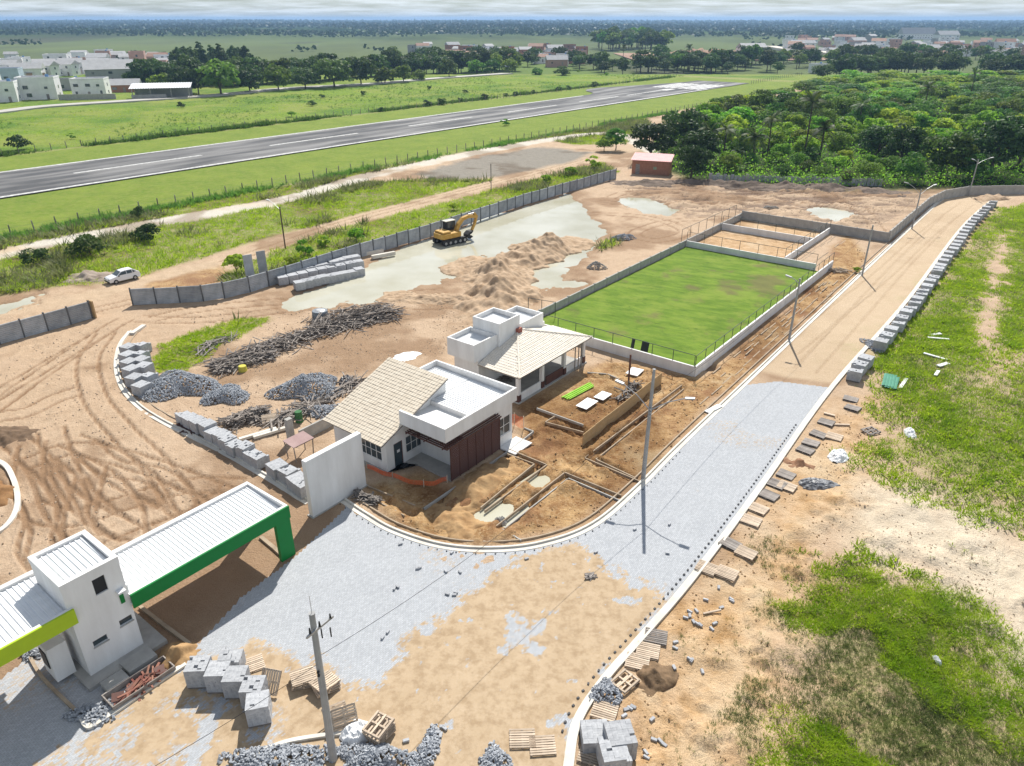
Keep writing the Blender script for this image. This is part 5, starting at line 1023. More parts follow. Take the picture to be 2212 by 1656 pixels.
sandheap('orange sand mound beside the gatehouse kerb', [g(*zB((1110, 570))), g(*zB((1170, 600)))], 1.1, .7, 9, ORS, 'earth_mound', 50)
sandheap('brown earth spoil beside the road near the pallets', [zR((740, 590)), zR((800, 600))], 1.1, .4, 10, mat('red_earth', (.22, .11, .06), (.34, .2, .12), scale=2, rough=.95, bump=.6, bscale=8, world=True), 'earth_mound', 50)
sandheap('orange spoil heap by the trench at the curved kerb', [g(*D1((680, 900), 850, 930)), g(*D1((760, 1000), 850, 930)), g(*D1((880, 1050), 850, 930))], 1.5, .6, 11, ORS, 'earth_mound', 70); sandheap('long orange spoil bank in front of the louvre screen', [g(*D1((760, 830), 850, 930)), g(*D1((930, 700), 850, 930)), g(*D1((1060, 610), 850, 930))], 1.5, .55, 12, ORS, 'earth_mound', 70)
sandheap('grey rubble mound beside the white car', [g(175, 598), g(240, 600)], 2.2, 1.0, 13, mat('rubble_soil', (.22, .17, .13), (.40, .33, .27), scale=1, rough=.95, bump=.8, bscale=5, world=True), 'earth_mound', 60)
sandheap('sand mound at the far bend of the sandy road', [g(2125, 432), g(2165, 428)], 2.0, 1.1, 14, SANDH, 'earth_mound', 50)
sandheap('dark earth heap inside the yard ring kerb', [g(-30, 1060), g(5, 1075)], 1.6, .8, 17, mat('umber_earth', (.2, .1, .04), (.32, .18, .08), scale=2, rough=.95, bump=.6, world=True), 'earth_mound', 50); sandheap('dark wet earth heap at the edge of the sandy yard', [g(-20, 935), g(40, 945)], 1.5, .6, 18, mat('wet_earth', (.10, .065, .04), (.2, .13, .08), scale=2, rough=.9, bump=.6, world=True), 'earth_mound', 50)
sandheap('dark mud bank along the plank fence', [g(1340, 396), g(1480, 398), g(1620, 404), g(1800, 408), g(1950, 418)], 3.0, .9, 19, mat('dark_mud', (.10, .075, .055), (.24, .18, .14), scale=.5, rough=.95, bump=.6, world=True), 'earth_mound', 150)
# loose single blocks
LBK = MB().box(-.1, .1, -.05, .05, 0, .07).mesh('paver_block', BLOCK, bevel=.006)
for q in [(370, 128), (350, 140), (690, 175), (735, 180), (745, 165), (275, 455), (308, 418), (500, 10), (512, 6), (680, 28), (772, 32)]:
    x, y = g(*zC(q)); tag(link(LBK, 'paver_block', None, (x, y, .04), (0, 0, random.uniform(0, 3)), 1.3), 'single loose block left on the smooth grey paving', 'block', 'loose blocks on the paving')
for q in [(390, 1112), (720, 1168), (1200, 1208), (1645, 1165), (1895, 1018), (2118, 985), (2105, 1172)]:
    x, y = g(*D1(q, 850, 930)); tag(link(LBK, 'paver_block', None, (x, y, .04), (0, 0, random.uniform(0, 3)), 1.3), 'single loose block left on the smooth grey paving', 'block', 'loose blocks on the paving')
for q in [(60, 290), (62, 318), (35, 328), (103, 286), (88, 355), (108, 368), (130, 374), (222, 374), (200, 405), (266, 252), (165, 208), (330, 195), (333, 208), (248, 130), (60, 595), (72, 600), (142, 660)]:
    x, y = z6(q); tag(link(LBK, 'paver_block', None, (x, y, float(ground_z(x, y)[0])), (random.uniform(-.4, .4), 0, random.uniform(0, 3)), 1.5), 'single loose block lying on the orange soil outside the kerb', 'block', 'loose blocks on the orange soil')
for q in [(1840, 915), (1862, 912), (1885, 900), (1828, 958), (2008, 972), (2020, 1098), (2060, 1108), (2085, 1130), (1965, 1185), (1968, 1225), (2158, 480), (2155, 518), (2150, 638)]:
    x, y = g(*zC(q)); tag(link(LBK, 'paver_block', None, (x, y, float(ground_z(x, y)[0])), (random.uniform(-.4, .4), 0, random.uniform(0, 3)), 1.5), 'single loose block lying on the orange soil outside the kerb', 'block', 'loose blocks on the orange soil')
for q in [(600, 1030), (622, 1045), (628, 1068), (648, 1085), (660, 1030), (425, 1120), (672, 1040)]:
    x, y = g(*zC(q)); tag(link(LBK, 'paver_block', None, (x, y, .05), (0, 0, random.uniform(0, 3)), 1.5), 'single loose block on sand between the block heap and two pallets', 'block', 'loose blocks near the two pallets')
# ================================================================ poles and wires
def pole(label, base, h, r0=.15, arms=(), name='street_lamp', cat='lamp', r1=.09, m=POLE, lean=(0, 0)):
    o = thing(name, label, cat, (*base, 0)); MB().tube([(0, 0, -.3), (lean[0], lean[1], h)], r0, 10, r1).obj('pole', m, o)
    for (az, rise, out_, za) in arms:
        dx, dy = math.cos(az), math.sin(az); bx, by = lean[0]*za/h, lean[1]*za/h
        P_ = [(bx, by, za), (bx+dx*out_*.5, by+dy*out_*.5, za+rise*.62), (bx+dx*out_, by+dy*out_, za+rise)]
        a_ = MB().tube(P_, .035, 6).obj('arm', GALV, o)
        MB().obox((P_[2][0]+dx*.3, P_[2][1]+dy*.3, P_[2][2]+.04), (.65, .24, .11), (0, -.15, az)).obj('lamp_head', GALV, a_)
    MB().tube([(lean[0], lean[1], h), (lean[0], lean[1], h+.06)], r1*1.15, 8).obj('cap', m, o)
    return o
LP = pole('tall grey double arm street lamp at the curved kerb end', g(1389, 1036), 8.8, .17, [(2.5, 1.4, 2.2, 5.7), (-.39, 1.4, 2.3, 5.7)], r1=.10, lean=(.06, .05))
for k in range(3): MB().box(-.06, .06, -.35, -.1, 5.4+k*.25, 5.5+k*.25).obj('bracket', GALV, LP)
pole('bare grey lamp post beside the long white pitch wall', g(1704, 737), 6.7, .13, [(2.4, .5, .9, 6.2)]); pole('slim lamp post by the green tuft beside the sandy road', g(1862, 596), 6.6, .12)
pole('double arm street lamp standing by the long grey boundary wall', g(1969.5, 495), 6.2, .12, [(2.7, 1.6, 2.0, 5.4), (.35, 1.3, 2.3, 5.4)]); pole('street lamp with one long arm at the road bend', g(2092, 424), 6.6, .12, [(.2, 1.0, 2.5, 5.9), (1.9, .3, .8, 6.2)])
pole('thin street lamp with curved arm behind the hoarding panels', g(617, 540), 6.2, .10, [(2.5, 1.0, 2.2, 5.8)], m=mat('rusty_pole', (.12, .08, .06), var=.3)); pole('thin dark pole beside the brown track behind the hoarding', g(1061, 414), 5.2, .08, name='utility_pole', cat='pole', m=WOODG)
up = pole('tall grey utility pole with crossarm rising from the block heap', g(720, 1642), 8.75, .19, name='utility_pole', cat='pole', r1=.12, lean=(.1, -.02))
MB().bar((-.1, -.5, 7.95), (.75, .55, 8.1), .08, .1).obj('crossarm', GALV, up)
for t in (.15, .5, .9): MB().tube([(-.1+.85*t, -.5+1.05*t, 8.05), (-.1+.85*t, -.5+1.05*t, 8.32)], .055, 8, .03).obj('insulator', DARK, up)
for t in (.25, .6): MB().tube([(.1+t, .2*t, 7.4), (.1+t, .2*t, 7.9)], .03, 6).obj('fuse', DARK, up)
MB().tube([(.1, 0, 8.75), (.1, 0, 9.7)], .012, 5).obj('rod', GALV, up)
for zb in (5.6, 5.8): MB().tube([(.06, -.22, zb), (.06, -.3, zb)], .06, 8).obj('bolt', DARK, up)
def wire(label, p, q, sag, r_=.013):
    p, q = Vector(p), Vector(q); pts_ = [p.lerp(q, t/24)-Vector((0, 0, sag*4*(t/24)*(1-t/24))) for t in range(25)]; o = Vector(pts_[0])
    tag(MB().tube([v_-o for v_ in pts_], r_, 4).obj('wire', DARK, loc=o), label, 'wire')
ux, uy = g(720, 1642); lx_, ly_ = g(1389, 1036); l2 = g(1704, 737)
wire('black wire slung from the utility pole to the tall double lamp', (ux+.1, uy+.15, 6.3), (lx_, ly_, 6.6), 1.2); wire('black wire running off the utility pole past the block cubes', (ux, uy-.15, 6.1), (ux-14, uy-11.5, 6.0), .7)
wire('thin wire from the tall double lamp to the next lamp post', (lx_, ly_, 6.7), (*l2, 6.5), .9)
l3, l4 = g(1862, 596), g(1969.5, 495); wire('thin wire between the bare lamp post and the slim one', (*l2, 6.5), (*l3, 6.4), .9); wire('thin wire between the slim lamp post and the double arm lamp', (*l3, 6.4), (*l4, 6.0), .9)
# ================================================================ car and excavator
CARP = mat('white_car_paint', (.75, .76, .78), var=.04, rough=.3, spec=.6)
car = thing('parked_car', 'small white hatchback parked on the dirt track', 'car', (*g(267, 607), .02), math.atan2(*(np.subtract(g(236, 612), g(298, 597))[::-1])))
def loft(prof, ws):
    """prof: (x, z) closed outline; ws: list of (y, inset) slices"""
    mb = MB(); n = len(prof); 
    for y, k in ws: mb.v += [(x, y*(1-k*max(0, z_-.75)*.42), z_) for x, z_ in prof]
    for s_ in range(len(ws)-1):
        for i in range(n): mb.f.append((s_*n+i, s_*n+(i+1) % n, (s_+1)*n+(i+1) % n, (s_+1)*n+i))
    mb.f += [tuple(range(n))[::-1], tuple((len(ws)-1)*n+i for i in range(n))]; return mb
prof = [(1.93, .28), (1.98, .45), (1.94, .68), (1.75, .80), (.95, .93), (.30, 1.38), (-.3, 1.45), (-1.15, 1.42), (-1.72, 1.02), (-1.90, .92), (-1.95, .5), (-1.9, .28)]
loft(prof, [(-.80, 1), (-.74, 1), (.74, 1), (.80, 1)]).obj('body', CARP, car, bevel=.02)
for sy in (-1, 1):
    MB().add([(x, sy*(.803-.803*.42*max(0, z_-.75)), z_) for x, z_ in [(.78, .98), (.26, 1.33), (-.28, 1.36), (-.28, .98)]], [(0, 1, 2, 3)]).obj('side_window', GLASS, car); MB().add([(x, sy*(.803-.803*.42*max(0, z_-.75)), z_) for x, z_ in [(-.36, .98), (-.36, 1.36), (-1.0, 1.34), (-1.0, .98)]], [(0, 1, 2, 3)]).obj('side_window', GLASS, car); MB().add([(x, sy*(.803-.803*.42*max(0, z_-.75)), z_) for x, z_ in [(-1.08, .99), (-1.08, 1.32), (-1.5, 1.05)]], [(0, 1, 2)]).obj('side_window', GLASS, car)
    MB().obox((.75, sy*.86, .95), (.14, .14, .1)).obj('mirror', DARK, car); MB().obox((1.93, sy*.58, .66), (.08, .3, .12)).obj('headlight', GLASS, car)
    for x in (1.22, -1.2):
        w_ = MB().tube([(x, sy*.66, .29), (x, sy*.83, .29)], .29, 16).obj('wheel', TYRE, car); MB().tube([(x, sy*.831, .29), (x, sy*.84, .29)], .16, 10).obj('rim', GALV, w_)
MB().add([(.93, -.62, .965), (.93, .62, .965), (.33, .54, 1.385), (.33, -.54, 1.385)], [(0, 1, 2, 3)]).obj('windscreen', GLASS, car); MB().add([(-1.20, -.52, 1.41), (-1.20, .52, 1.41), (-1.72, .6, 1.045), (-1.72, -.6, 1.045)], [(0, 1, 2, 3)]).obj('rear_window', GLASS, car)
MB().box(1.94, 2.0, -.7, .7, .28, .45).obj('bumper', DARK, car)
YEL = mat('excavator_yellow', (.46, .25, .04), (.58, .36, .09), scale=2, rough=.6); EXD = mat('excavator_dark', (.03, .03, .03), var=.3, rough=.7)
ex = thing('excavator', 'yellow tracked excavator standing in the muddy pond by the hoarding', 'excavator', (*g(972, 522), -.2), .72)
for sy in (-1.15, 1.15):
    t_ = MB(); n = 10; P_ = [(1.75+.45*math.cos(a), .47+.45*math.sin(a)) for a in np.linspace(-math.pi/2, math.pi/2, n)]+[(-1.75-.45*math.cos(a), .47+.45*math.sin(a)) for a in np.linspace(math.pi/2, -math.pi/2, n)]
    t_.v = [(x, sy-.28, z_) for x, z_ in P_]+[(x, sy+.28, z_) for x, z_ in P_]; m_ = len(P_); t_.f = [tuple(range(m_))[::-1], tuple(range(m_, 2*m_))]+[(i, (i+1) % m_, m_+(i+1) % m_, m_+i) for i in range(m_)]
    tk = t_.obj('track', EXD, ex)
    for x in (-1.75, -.9, 0, .9, 1.75): MB().tube([(x, sy-.3, .42), (x, sy+.3, .42)], .22, 10).obj('roller', GALV, tk)
MB().box(-.9, .9, -.88, .88, .5, .95).obj('undercarriage', EXD, ex)
MB().add([(x, y, z_) for z_ in (1.0, 1.75) for x, y in [(-2.3, -.9), (-1.9, -1.3), (.6, -1.3), (1.3, -1.2), (1.3, 1.25), (-1.9, 1.25), (-2.3, .9)]], [tuple(range(7))[::-1], tuple(range(7, 14))]+[(i, (i+1) % 7, 7+(i+1) % 7, 7+i) for i in range(7)]).obj('upper_body', YEL, ex, bevel=.05)
MB().box(-2.0, -.5, -1.1, 1.05, 1.76, 2.05).obj('engine_cover', YEL, ex, bevel=.06); MB().tube([(-1.2, .7, 2.0), (-1.2, .7, 2.5)], .07, 8).obj('exhaust', EXD, ex)
cb = MB().box(-.35, 1.35, .32, 1.22, 1.76, 3.1).obj('cab', EXD, ex, bevel=.05); MB().box(-.42, 1.4, .28, 1.26, 3.11, 3.2).obj('cab_roof', mat('cab_roof', (.6, .58, .5), var=.1), cb)
MB().box(1.355, 1.37, .42, 1.12, 2.1, 3.0).obj('windscreen', GLASS, cb); MB().box(-.1, 1.1, .30, .315, 2.2, 3.0).obj('side_window', GLASS, cb)
def limb(pts_, w0, h0, h1): 
    mb = MB(); n = len(pts_)
    for i, (x, z_) in enumerate(pts_):
        a_, b_ = pts_[max(i-1, 0)], pts_[min(i+1, n-1)]; d_ = Vector((b_[0]-a_[0], b_[1]-a_[1])).normalized(); h = (h0+(h1-h0)*i/(n-1))/2; mb.v += [(x-d_.y*s1*h, s2*w0/2-.25, z_+d_.x*s1*h) for s1, s2 in ((-1, -1), (-1, 1), (1, 1), (1, -1))]
    for i in range(n-1):
        for j in range(4): mb.f.append((4*i+j, 4*i+(j+1) % 4, 4*i+4+(j+1) % 4, 4*i+4+j))
    mb.f += [(0, 1, 2, 3), (4*n-1, 4*n-2, 4*n-3, 4*n-4)]; return mb
bo = limb([(1.0, 1.7), (1.5, 2.6), (2.3, 3.3), (3.3, 3.5), (4.8, 3.3)], .5, .55, .42).obj('boom', YEL, ex); MB().tube([(1.3, -.25, 1.5), (2.6, -.25, 3.0)], .09, 8).obj('boom_cylinder', GALV, bo)
stk_ = limb([(4.5, 3.8), (5.0, 3.3), (4.6, 2.2), (3.9, 1.1)], .38, .35, .3).obj('stick', YEL, ex); MB().tube([(3.4, -.25, 3.8), (4.5, -.25, 3.85)], .08, 8).obj('stick_cylinder', GALV, stk_)
bk = MB(); P_ = [(4.0, 1.3), (3.4, 1.25), (2.85, .85), (2.85, .35), (3.3, .15), (3.9, .4), (3.6, .62), (3.35, .6), (3.3, .8), (3.7, .95)]; m_ = len(P_); bk.v = [(x, y, z_) for y in (-.75, .35) for x, z_ in P_]; bk.f = [tuple(range(m_))[::-1], tuple(range(m_, 2*m_))]+[(i, (i+1) % m_, m_+(i+1) % m_, m_+i) for i in range(m_)]; bk.obj('bucket', EXD, ex)
# ================================================================ odds and ends
def crumple(name, label, c, rx_, ry_, h, m, seed, cat):
    n = 26; X, Y = np.meshgrid(np.linspace(-1, 1, n), np.linspace(-1, 1, n)); X, Y = X.ravel(), Y.ravel(); q = np.clip(1-np.hypot(X, Y)*(1+.5*(fbm(X*2+seed, Y*2, 3, seed)-.5)), 0, 1)
    Z_ = np.where(q > 0, h*np.minimum(q*2.5, 1)*(.3+1.0*fbm(X*4+seed, Y*4, 3, seed+1)), -.2); i = (np.arange(n-1)[:, None]*n+np.arange(n-1)[None]).ravel()
    fq = np.stack([i, i+1, i+n+1, i+n], 1); fq = fq[(q[fq] > 0).any(1)]
    me = npmesh(name, np.stack([X*rx_, Y*ry_, Z_], 1), fq, m); return tag(link(me, name, None, (*c, float(ground_z(*c)[0])), (0, 0, seed)), label, cat)
crumple('tarpaulin', 'crumpled black plastic sheet on the sand beyond the kerb pallets', zR((890, 725)), 1.5, .8, .35, mat('striped_tarp', (.012, .012, .016), (.35, .36, .38), scale=4.5, rough=.4), 3, 'tarpaulin'); crumple('plastic_bags', 'pile of white plastic bags at the grass edge', zR((1020, 550)), 1.1, .7, .4, PLAST, 4, 'bags')
crumple('tarpaulin', 'black plastic sheet over stones beside the tiled eave', g(750, 827), 1.6, .8, .5, TARP, 5, 'tarpaulin'); crumple('plastic_bags', 'white sack beside the kerb side grass', zR((1480, 395)), .45, 1.0, .35, PLAST, 6, 'bags'); crumple('plastic_bags', 'white plastic bags by the stacked pallets and pole', g(*zC((110, 1065))), .8, .8, .5, PLAST, 7, 'bags')
crumple('plastic_bags', 'small white scrap in the lime green weeds', z6((1650, 605)), .35, .15, .2, PLAST, 8, 'bags'); crumple('tarpaulin', 'grey sheet scrap by the second trench end', g(*D1((1035, 955), 850, 930)), .45, .35, .35, CONC, 9, 'tarpaulin'); crumple('plastic_bags', 'white plaster spill beside the tiled roof ridge', g(880, 770), 1.6, 1.0, .12, PLAST, 10, 'bags')
gp = thing('green_sheets', 'stack of long green corrugated sheets in the grass', 'sheets', (*g(1922, 827), 0), UA+.12); GSH = mat('green_sheet', (.03, .20, .12), (.06, .28, .18), scale=2, rough=.5)
for i in range(5): corrug(MB(), -.5, .5, -1.4, 1.4, .08+i*.04, .08+i*.04, .25, .05).obj('sheet', GSH, gp, (random.uniform(-.3, .3), random.uniform(-.35, .35), 0), (0, 0, -math.pi/2+random.uniform(-.05, .05)))
for q, l, w_, rz, lab in ((g(1951, 830), 2.6, .3, UA, 'white beam lying beside the green sheets'), (zR((1650, 18)), 1.4, .3, .9, 'white offcut lying in the grass past the green sheets'), (D1((1660, 1000), 1700, 460), 2.0, .3, -.3, 'long white board on the kerb side grass'), (D1((1640, 970), 1700, 460), 1.5, .35, .3, 'short white board across the long one'), (D1((1640, 1120), 1700, 460), 2.2, .3, -.75, 'white board pointing at the green sheets'), (D1((1690, 1170), 1700, 460), 1.6, .4, .5, 'second white board near the green sheets'), (zR((215, 245)), 1.9, .5, UA-.2, 'bundle of white laths beside the road kerb by the pole'), (zR((960, 280)), .9, .2, -.6, 'grey plank across the road kerb'), (zR((1030, 342)), 1.5, .16, -.1, 'pale plank lying from the kerb pallet'), (z6((205, 295)), 1.1, .1, .25, 'wooden stick on the orange soil')):
    x, y = q if not isinstance(q[0], float) or abs(q[0]) < 200 else g(*q)
    tag(MB().obox((0, 0, .1), (l, w_, .09)).obj('loose_board', PLAST if 'white' in lab else WOOD, loc=(x, y, float(ground_z(x, y)[0])), rot=(random.uniform(-.05, .05), random.uniform(-.04, .04), rz)), lab, 'board')
wt = thing('water_tank', 'grey round water tank beside the scrap timber pile', 'tank', (*g(693, 692), 0)); MB().tube([(0, 0, 0), (0, 0, .3), (0, 0, 1.1), (0, 0, 1.15)], .95, 18, .8).obj('tank_body', mat('tank_grey', (.22, .25, .28), var=.1), wt); MB().tube([(0, 0, 1.15), (0, 0, 1.25)], .6, 16, .35).obj('lid', GALV, wt)
tag(MB().tube([(0, 0, 0), (0, 0, .55)], .42, 14, .36).obj('yellow_can', mat('yellow_can', (.55, .5, .08), var=.1), loc=(*g(525, 802), 0), bevel=.02), 'yellow plastic can at the front of the scrap timber pile', 'can')
tag(MB().tube([(0, 0, 0), (0, 0, 1.0)], .32, 14, .30).obj('green_drum', mat('green_drum', (.05, .16, .06), var=.1), loc=(*g(647, 912), 0), bevel=.02), 'dark green drum beside the poles near the tiled eave', 'drum')
tag(MB().box(-.75, .75, -.5, .5, 0, .3).obj('inspection_slab', CONC, loc=(*g(*zB((900, 620))), .1), rot=(0, 0, UA), bevel=.02), 'grey inspection slab beside the gatehouse plinth corner', 'slab'); tag(MB().box(-.55, .55, -.4, .4, 0, .35).obj('inspection_slab', CONC, loc=(*g(*zB((750, 760))), .1), rot=(0, 0, UA), bevel=.02), 'grey inspection slab in front of the gatehouse plinth', 'slab')
tag(MB().tube([(0, 0, 0), (0, 0, .35)], .42, 16).obj('bucket_tub', PLAST, loc=(*g(*zB((430, 680))), .24)), 'pale round tub on the shaded gatehouse plinth', 'tub')
bx_ = frame('formwork_box', 'narrow timber formwork tray with red boards by the gatehouse', 'formwork', *ga(*zB((905, 760))), 0)
for y in (-.55, .55): MB().box(-1.6, 1.6, y-.03, y+.03, 0, .4).obj('side_board', WOODG, bx_)
for x in (-1.57, 1.57): MB().box(x-.03, x+.03, -.52, .52, 0, .4).obj('end_board', WOODG, bx_)
for i in range(4): MB().obox((-1.1+i*.72, random.uniform(-.1, .1), .25), (.55, .5, .05), (.2, .1, random.uniform(-.5, .5))).obj('red_board', BROWN, bx_)
timber('twig_pile', 'small pile of dark sticks lying on the sand patch', [g(1268, 1252), g(1282, 1246)], 26, .4, .12, .25, 21, WOODG)
# ---------------- clods, stones and splinters strewn over the dug ground
CLV = np.array([(-.5, -.35, -.3), (.45, -.4, -.35), (.5, .4, -.3), (-.4, .45, -.35), (-.3, -.25, .35), (.3, -.2, .45), (.25, .3, .3), (-.3, .25, .4)])
CLF = np.array([(0, 3, 2, 1), (4, 5, 6, 7), (0, 1, 5, 4), (1, 2, 6, 5), (2, 3, 7, 6), (3, 0, 4, 7)])
def clods(label, p, n, s0, s1, m, seed, pw=2.5, name='clods', cat='clods'):
    r_ = np.random.default_rng(seed); P_ = np.array(p); X, Y = r_.uniform(P_[:, 0].min(), P_[:, 0].max(), n), r_.uniform(P_[:, 1].min(), P_[:, 1].max(), n)
    k = (sdf(X, Y, p) > .1) & (fbm(X*.5, Y*.5, 3, seed) > r_.uniform(.3, .62, n)) & (mask_at(hollow, X, Y) < .2) & (sdf(X, Y, [S(29.5, 30.3), S(56, 30.3), S(56, 42), S(29.5, 42)]) < 0) & (sdf(X, Y, [S(59, 24), S(120, 24), S(120, 44.6), S(59, 44.6)]) < 0)
    X, Y = X[k], Y[k]; n = len(X); sc = s0+(s1-s0)*r_.random(n)**pw
    tag(link(bulk(name, CLV, CLF, np.stack([X, Y, ground_z(X, Y)+sc*.15], 1), eulers(r_.normal(0, .5, n), r_.normal(0, .5, n), r_.uniform(0, 6.3, n)), np.stack([sc, sc*.8, sc*.6], 1), m), name), label, cat, kind='stuff')
CL1 = mat('orange_clod', (.26, .15, .07), (.46, .31, .17), scale=2, rough=.95, world=True); CL2 = mat('sand_clod', (.34, .25, .17), (.60, .48, .36), scale=2, rough=.95, world=True); CL3 = mat('mud_clod', (.15, .11, .08), (.36, .28, .21), scale=2, rough=.95, world=True)
clods('orange clods strewn over the foundation plots', ORANGEZ, 30000, .04, .22, CL1, 1, 3)
clods('sandy clods strewn over the sandy yard', poly([(-60, 760), (240, 700), (260, 850), (480, 980), (660, 1090), (540, 1040), (60, 1240), (-60, 1250)]), 9000, .04, .2, CL2, 2, 4)
clods('dark clods and splinters on the muddy back ground', MUD, 12000, .06, .22, CL2, 3, 4)
clods('clods and rubble between timber pile and pond', poly([(340, 690), (600, 665), (900, 640), (1050, 700), (960, 770), (840, 780), (700, 900), (560, 900), (420, 930), (330, 870), (470, 800), (560, 720)]), 12000, .04, .18, CL2, 4, 4)
clods('small stones and clods on the tan ground outside the kerb', poly([(1400, 1330), (1660, 1080), (1830, 860), (1900, 860), (1960, 1010), (1760, 1200), (1700, 1500), (1650, 1700), (1300, 1700)]), 12000, .03, .16, CL1, 5, 4)
clods('pale clods on the cream sand among the weeds', CREAM, 7000, .03, .15, CL2, 6, 4)
# ================================================================ plants
LEAF_D = leafmat('leaf_dark', (.028, .066, .016), (.08, .14, .028), .35, .38, .02)
LEAF_F = leafmat('leaf_street', (.045, .095, .022), (.12, .19, .04), .35, .42, .02)
LEAF_B = leafmat('leaf_bright', (.12, .27, .02), (.34, .50, .045), .38, .58, .035)
LEAF_M = leafmat('leaf_mid', (.065, .15, .022), (.18, .29, .04), .4, .5, .035)
LEAF_P = leafmat('palm_leaf', (.035, .08, .02), (.13, .17, .04), .2, .3)
BARK = mat('bark', (.07, .055, .04), (.15, .12, .09), scale=3, rough=.95)
GRASSM = leafmat('grass_bright', (.25, .41, .010), (.46, .60, .03), 0, .6, 0, .5)
GRASSD = leafmat('grass_dull', (.10, .13, .035), (.27, .28, .11), 0, .4, 0, .4)
GRASSO = leafmat('grass_olive', (.085, .13, .03), (.23, .27, .075), 0, .4, 0, .35)
def crown(seed, n, rx_, rz_, leaf, zc_, clumps=14, base=.0, flat=.0):
    """leaf quads gathered in clumps through the crown volume"""
    r_ = np.random.default_rng(seed); d_ = r_.normal(size=(clumps, 3)); d_ /= np.linalg.norm(d_, axis=1)[:, None]; d_[:, 2] = np.where(d_[:, 2] < -.75, -d_[:, 2], d_[:, 2])
    rad = r_.uniform(.45, .82, clumps)[:, None]; C = d_*rad*np.array([rx_, rx_, rz_]); cr = r_.uniform(.28, .5, clumps)*rx_
    k = r_.integers(0, clumps, n); e = r_.normal(size=(n, 3)); e /= np.linalg.norm(e, axis=1)[:, None]; e[:, 2] = np.abs(e[:, 2])*.9-.25
    P_ = C[k]+e*(cr[k]*r_.uniform(.55, 1.05, n)**.6)[:, None]*np.array([1, 1, .75]); P_[:, 2] += zc_
    nrm = e+r_.normal(0, .45, (n, 3)); nrm[:, 2] += .35; nrm /= np.linalg.norm(nrm, axis=1)[:, None]
    a = np.cross(nrm, r_.normal(size=(n, 3))); a /= np.linalg.norm(a, axis=1)[:, None]; b = np.cross(nrm, a); s_ = (leaf*r_.uniform(.6, 1.35, n))[:, None]
    v_ = np.stack([P_-a*s_*.5, P_+b*s_*.32, P_+a*s_*.5, P_-b*s_*.32], 1).reshape(-1, 3); f_ = np.arange(4*n).reshape(-1, 4)
    return v_, f_, C+np.array([0, 0, zc_])
def treemesh(seed, h, rx_, rz_, n, leaf, lm, clumps=14, tr=.22):
    zc_ = h-rz_*.95; v_, f_, C = crown(seed, n, rx_, rz_, leaf, zc_, clumps); cm = npmesh('crown', v_, f_, lm)
    mb = MB(); rr = random.Random(seed); top = max(zc_-rz_*.55, h*.12); mb.tube([(0, 0, -.3), (rr.uniform(-.1, .1), rr.uniform(-.1, .1), top*.5), (0, 0, top)], tr, 7, tr*.65, cap=False)
    for c_ in C[:6]: mb.tube([(0, 0, top*.92), (c_[0]*.45, c_[1]*.45, top+(c_[2]-top)*.55), tuple(c_)], tr*.5, 5, tr*.12, cap=False)
    return cm, mb.mesh('trunk', BARK, True)
def plant(name, label, cat, x, y, ms, sc=1., group=None, rz=None, sink=0, zmax=9):
    o = thing(name, label, cat, (x, y, (float(ground_z(x, y)[0]) if y < 470 else 0)-sink), random.uniform(0, 6.28) if rz is None else rz, group)
    o.scale = (sc*random.uniform(.9, 1.1), sc*random.uniform(.9, 1.1), min(sc, zmax)*random.uniform(.85, 1.15))
    link(ms[0], 'crown', o)
    if ms[1]: link(ms[1], 'trunk', o)
    return o
T_BR = [treemesh(10+i, 5.0, 3.3, 2.5, 2000, .50, LEAF_B, 22, .14) for i in range(5)]
T_MD = [treemesh(20+i, 7.0, 3.8, 3.3, 2300, .5, LEAF_M, 26, .2) for i in range(4)]
T_DK = [treemesh(30+i, 8.5, 4.8, 4.2, 3000, .6, LEAF_D, 30, .3) for i in range(3)]
T_FAR = [treemesh(40+i, 12, 6.3, 5.3, 1500, 1.1, LEAF_F, 26, .35) for i in range(3)]
T_FARM = [treemesh(44+i, 11, 5.8, 4.9, 1000, 1.3, LEAF_M, 22, .35) for i in range(2)]
T_CON = [treemesh(50+i, 19, 3.3, 9.0, 1500, 1.05, LEAF_F, 40, .25) for i in range(2)]
BUSH = [treemesh(60+i, 1.7, 1.3, .95, 480, .34, LEAF_B, 9, .05) for i in range(3)]
BUSHD = [treemesh(70+i, 2.2, 1.9, 1.25, 620, .36, LEAF_D, 10, .06) for i in range(3)]
